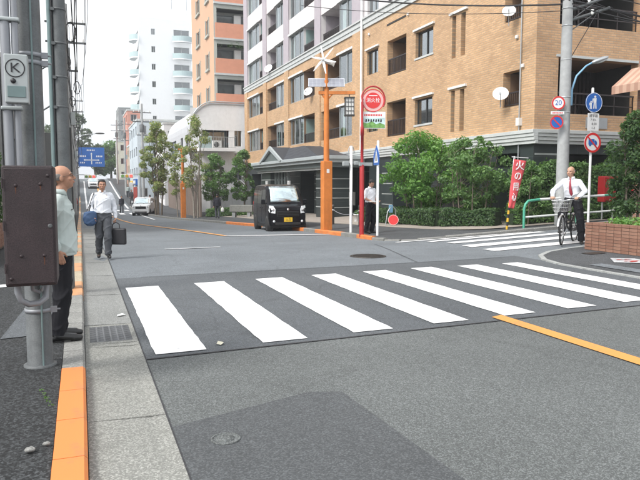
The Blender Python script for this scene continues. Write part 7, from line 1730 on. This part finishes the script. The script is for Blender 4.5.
        for y_ in (.46, L - .62):
            mb = MB(); T_ = Matrix.Translation((s_ * (W - .01), y_, .29)) @ Matrix.Rotation(R(90) * s_, 4, 'Y'); mb.lathe([(.335, -.18), (.335, .012), (0, .012)], 28, T=T_); mb.build('wheel_arch', 'seal_black', t)
            mb = MB(); T_ = Matrix.Translation((s_ * (W - .135), y_, .275)) @ Matrix.Rotation(R(90) * s_, 4, 'Y')
            mb.lathe([(.18, 0), (.26, 0), (.275, .02), (.275, .13), (.26, .155), (.185, .165)], 28, T=T_); w_ = mb.build('wheel', 'tyre', t)
            mb = MB(); mb.lathe([(.185, .10), (.185, .16), (.165, .165), (.155, .14), (.06, .13), (.055, .16), (0, .165)], 24, T=T_); rim = mb.build('rim', 'steel_grey', w_)
            for i in range(8):
                a = i * math.pi / 4; mb = MB(); mb.cbox((.11 * math.cos(a), .11 * math.sin(a), .15), (.035, .035, .01), T=T_); mb.build('rim_hole', 'seal_black', w_)
    # grille, bumper, plate
    mb = MB(); mb.box(-.44, .44, -.012, .02, .60, .80 if ht < 1.05 else .86); gr_ = mb.build('grille', 'seal_black', t, bevel=.01)
    for z in (.65, .71, .77):
        mb = MB(); mb.box(-.42, .42, -.02, -.012, z - .008, z + .008); mb.build('grille_bar', 'van_paint', gr_)
    mb = MB(); mb.lathe([(.04, 0), (.045, .008), (.03, .012), (0, .012)], 16, T=Matrix.Translation((0, -.006, .87)) @ Matrix.Rotation(R(78), 4, 'X')); mb.build('emblem', 'chrome', t)
    mb = MB(); mb.box(-.5, .5, -.02, .06, .28, .38); mb.build('lower_intake', 'seal_black', t, bevel=.01)
    if plate:
        mb = MB(); mb.box(-.165, .165, -.035, -.022, .40, .565); pl_ = mb.build('number_plate', 'plate_yellow', t, bevel=.004)
        text('50-36', .10, pl_, 'ink_black', Matrix.Translation((.01, -.036, .465)) @ Matrix.Rotation(R(90), 4, 'X'), 'numerals', .001, .9)
        text('・・ 580', .05, pl_, 'ink_black', Matrix.Translation((0, -.036, .53)) @ Matrix.Rotation(R(90), 4, 'X'), 'numerals', .001, .9)
    mb = MB(); mb.box(-W + .03, W - .03, .12, L - .12, .18, .30); mb.build('underbody', 'seal_black', t)
    mb = MB(); mb.tube([(.4, hood + 1.2, 1.83 * k), (.4, hood + 1.0, 2.0 * k)], .004, 4); mb.build('aerial', 'seal_black', t)
    return t
vx_, vy_ = 7.42, 23.35
kei_van((vx_, vy_, Zg(vx_, vy_ + 1.6) + .01), R(-4), 'van_paint', 'black boxy kei van parked facing us beside the orange lamp post', rx=-.022)
o = kei_van((4.75, 56.2, Zg(5, 57.5)), R(-14), 'car_white', 'white car mostly hidden by the browning tree at the far crossing', name='parked_car', plate=False, HT=1.55, hood=.62, ht=.92)
o['category'] = 'car'
c = dup(o, (1.9, 104, Zg(2, 104)), R(0), 'distant pale car coming down the rising road'); c.rotation_euler = (0.07, 0, 0)
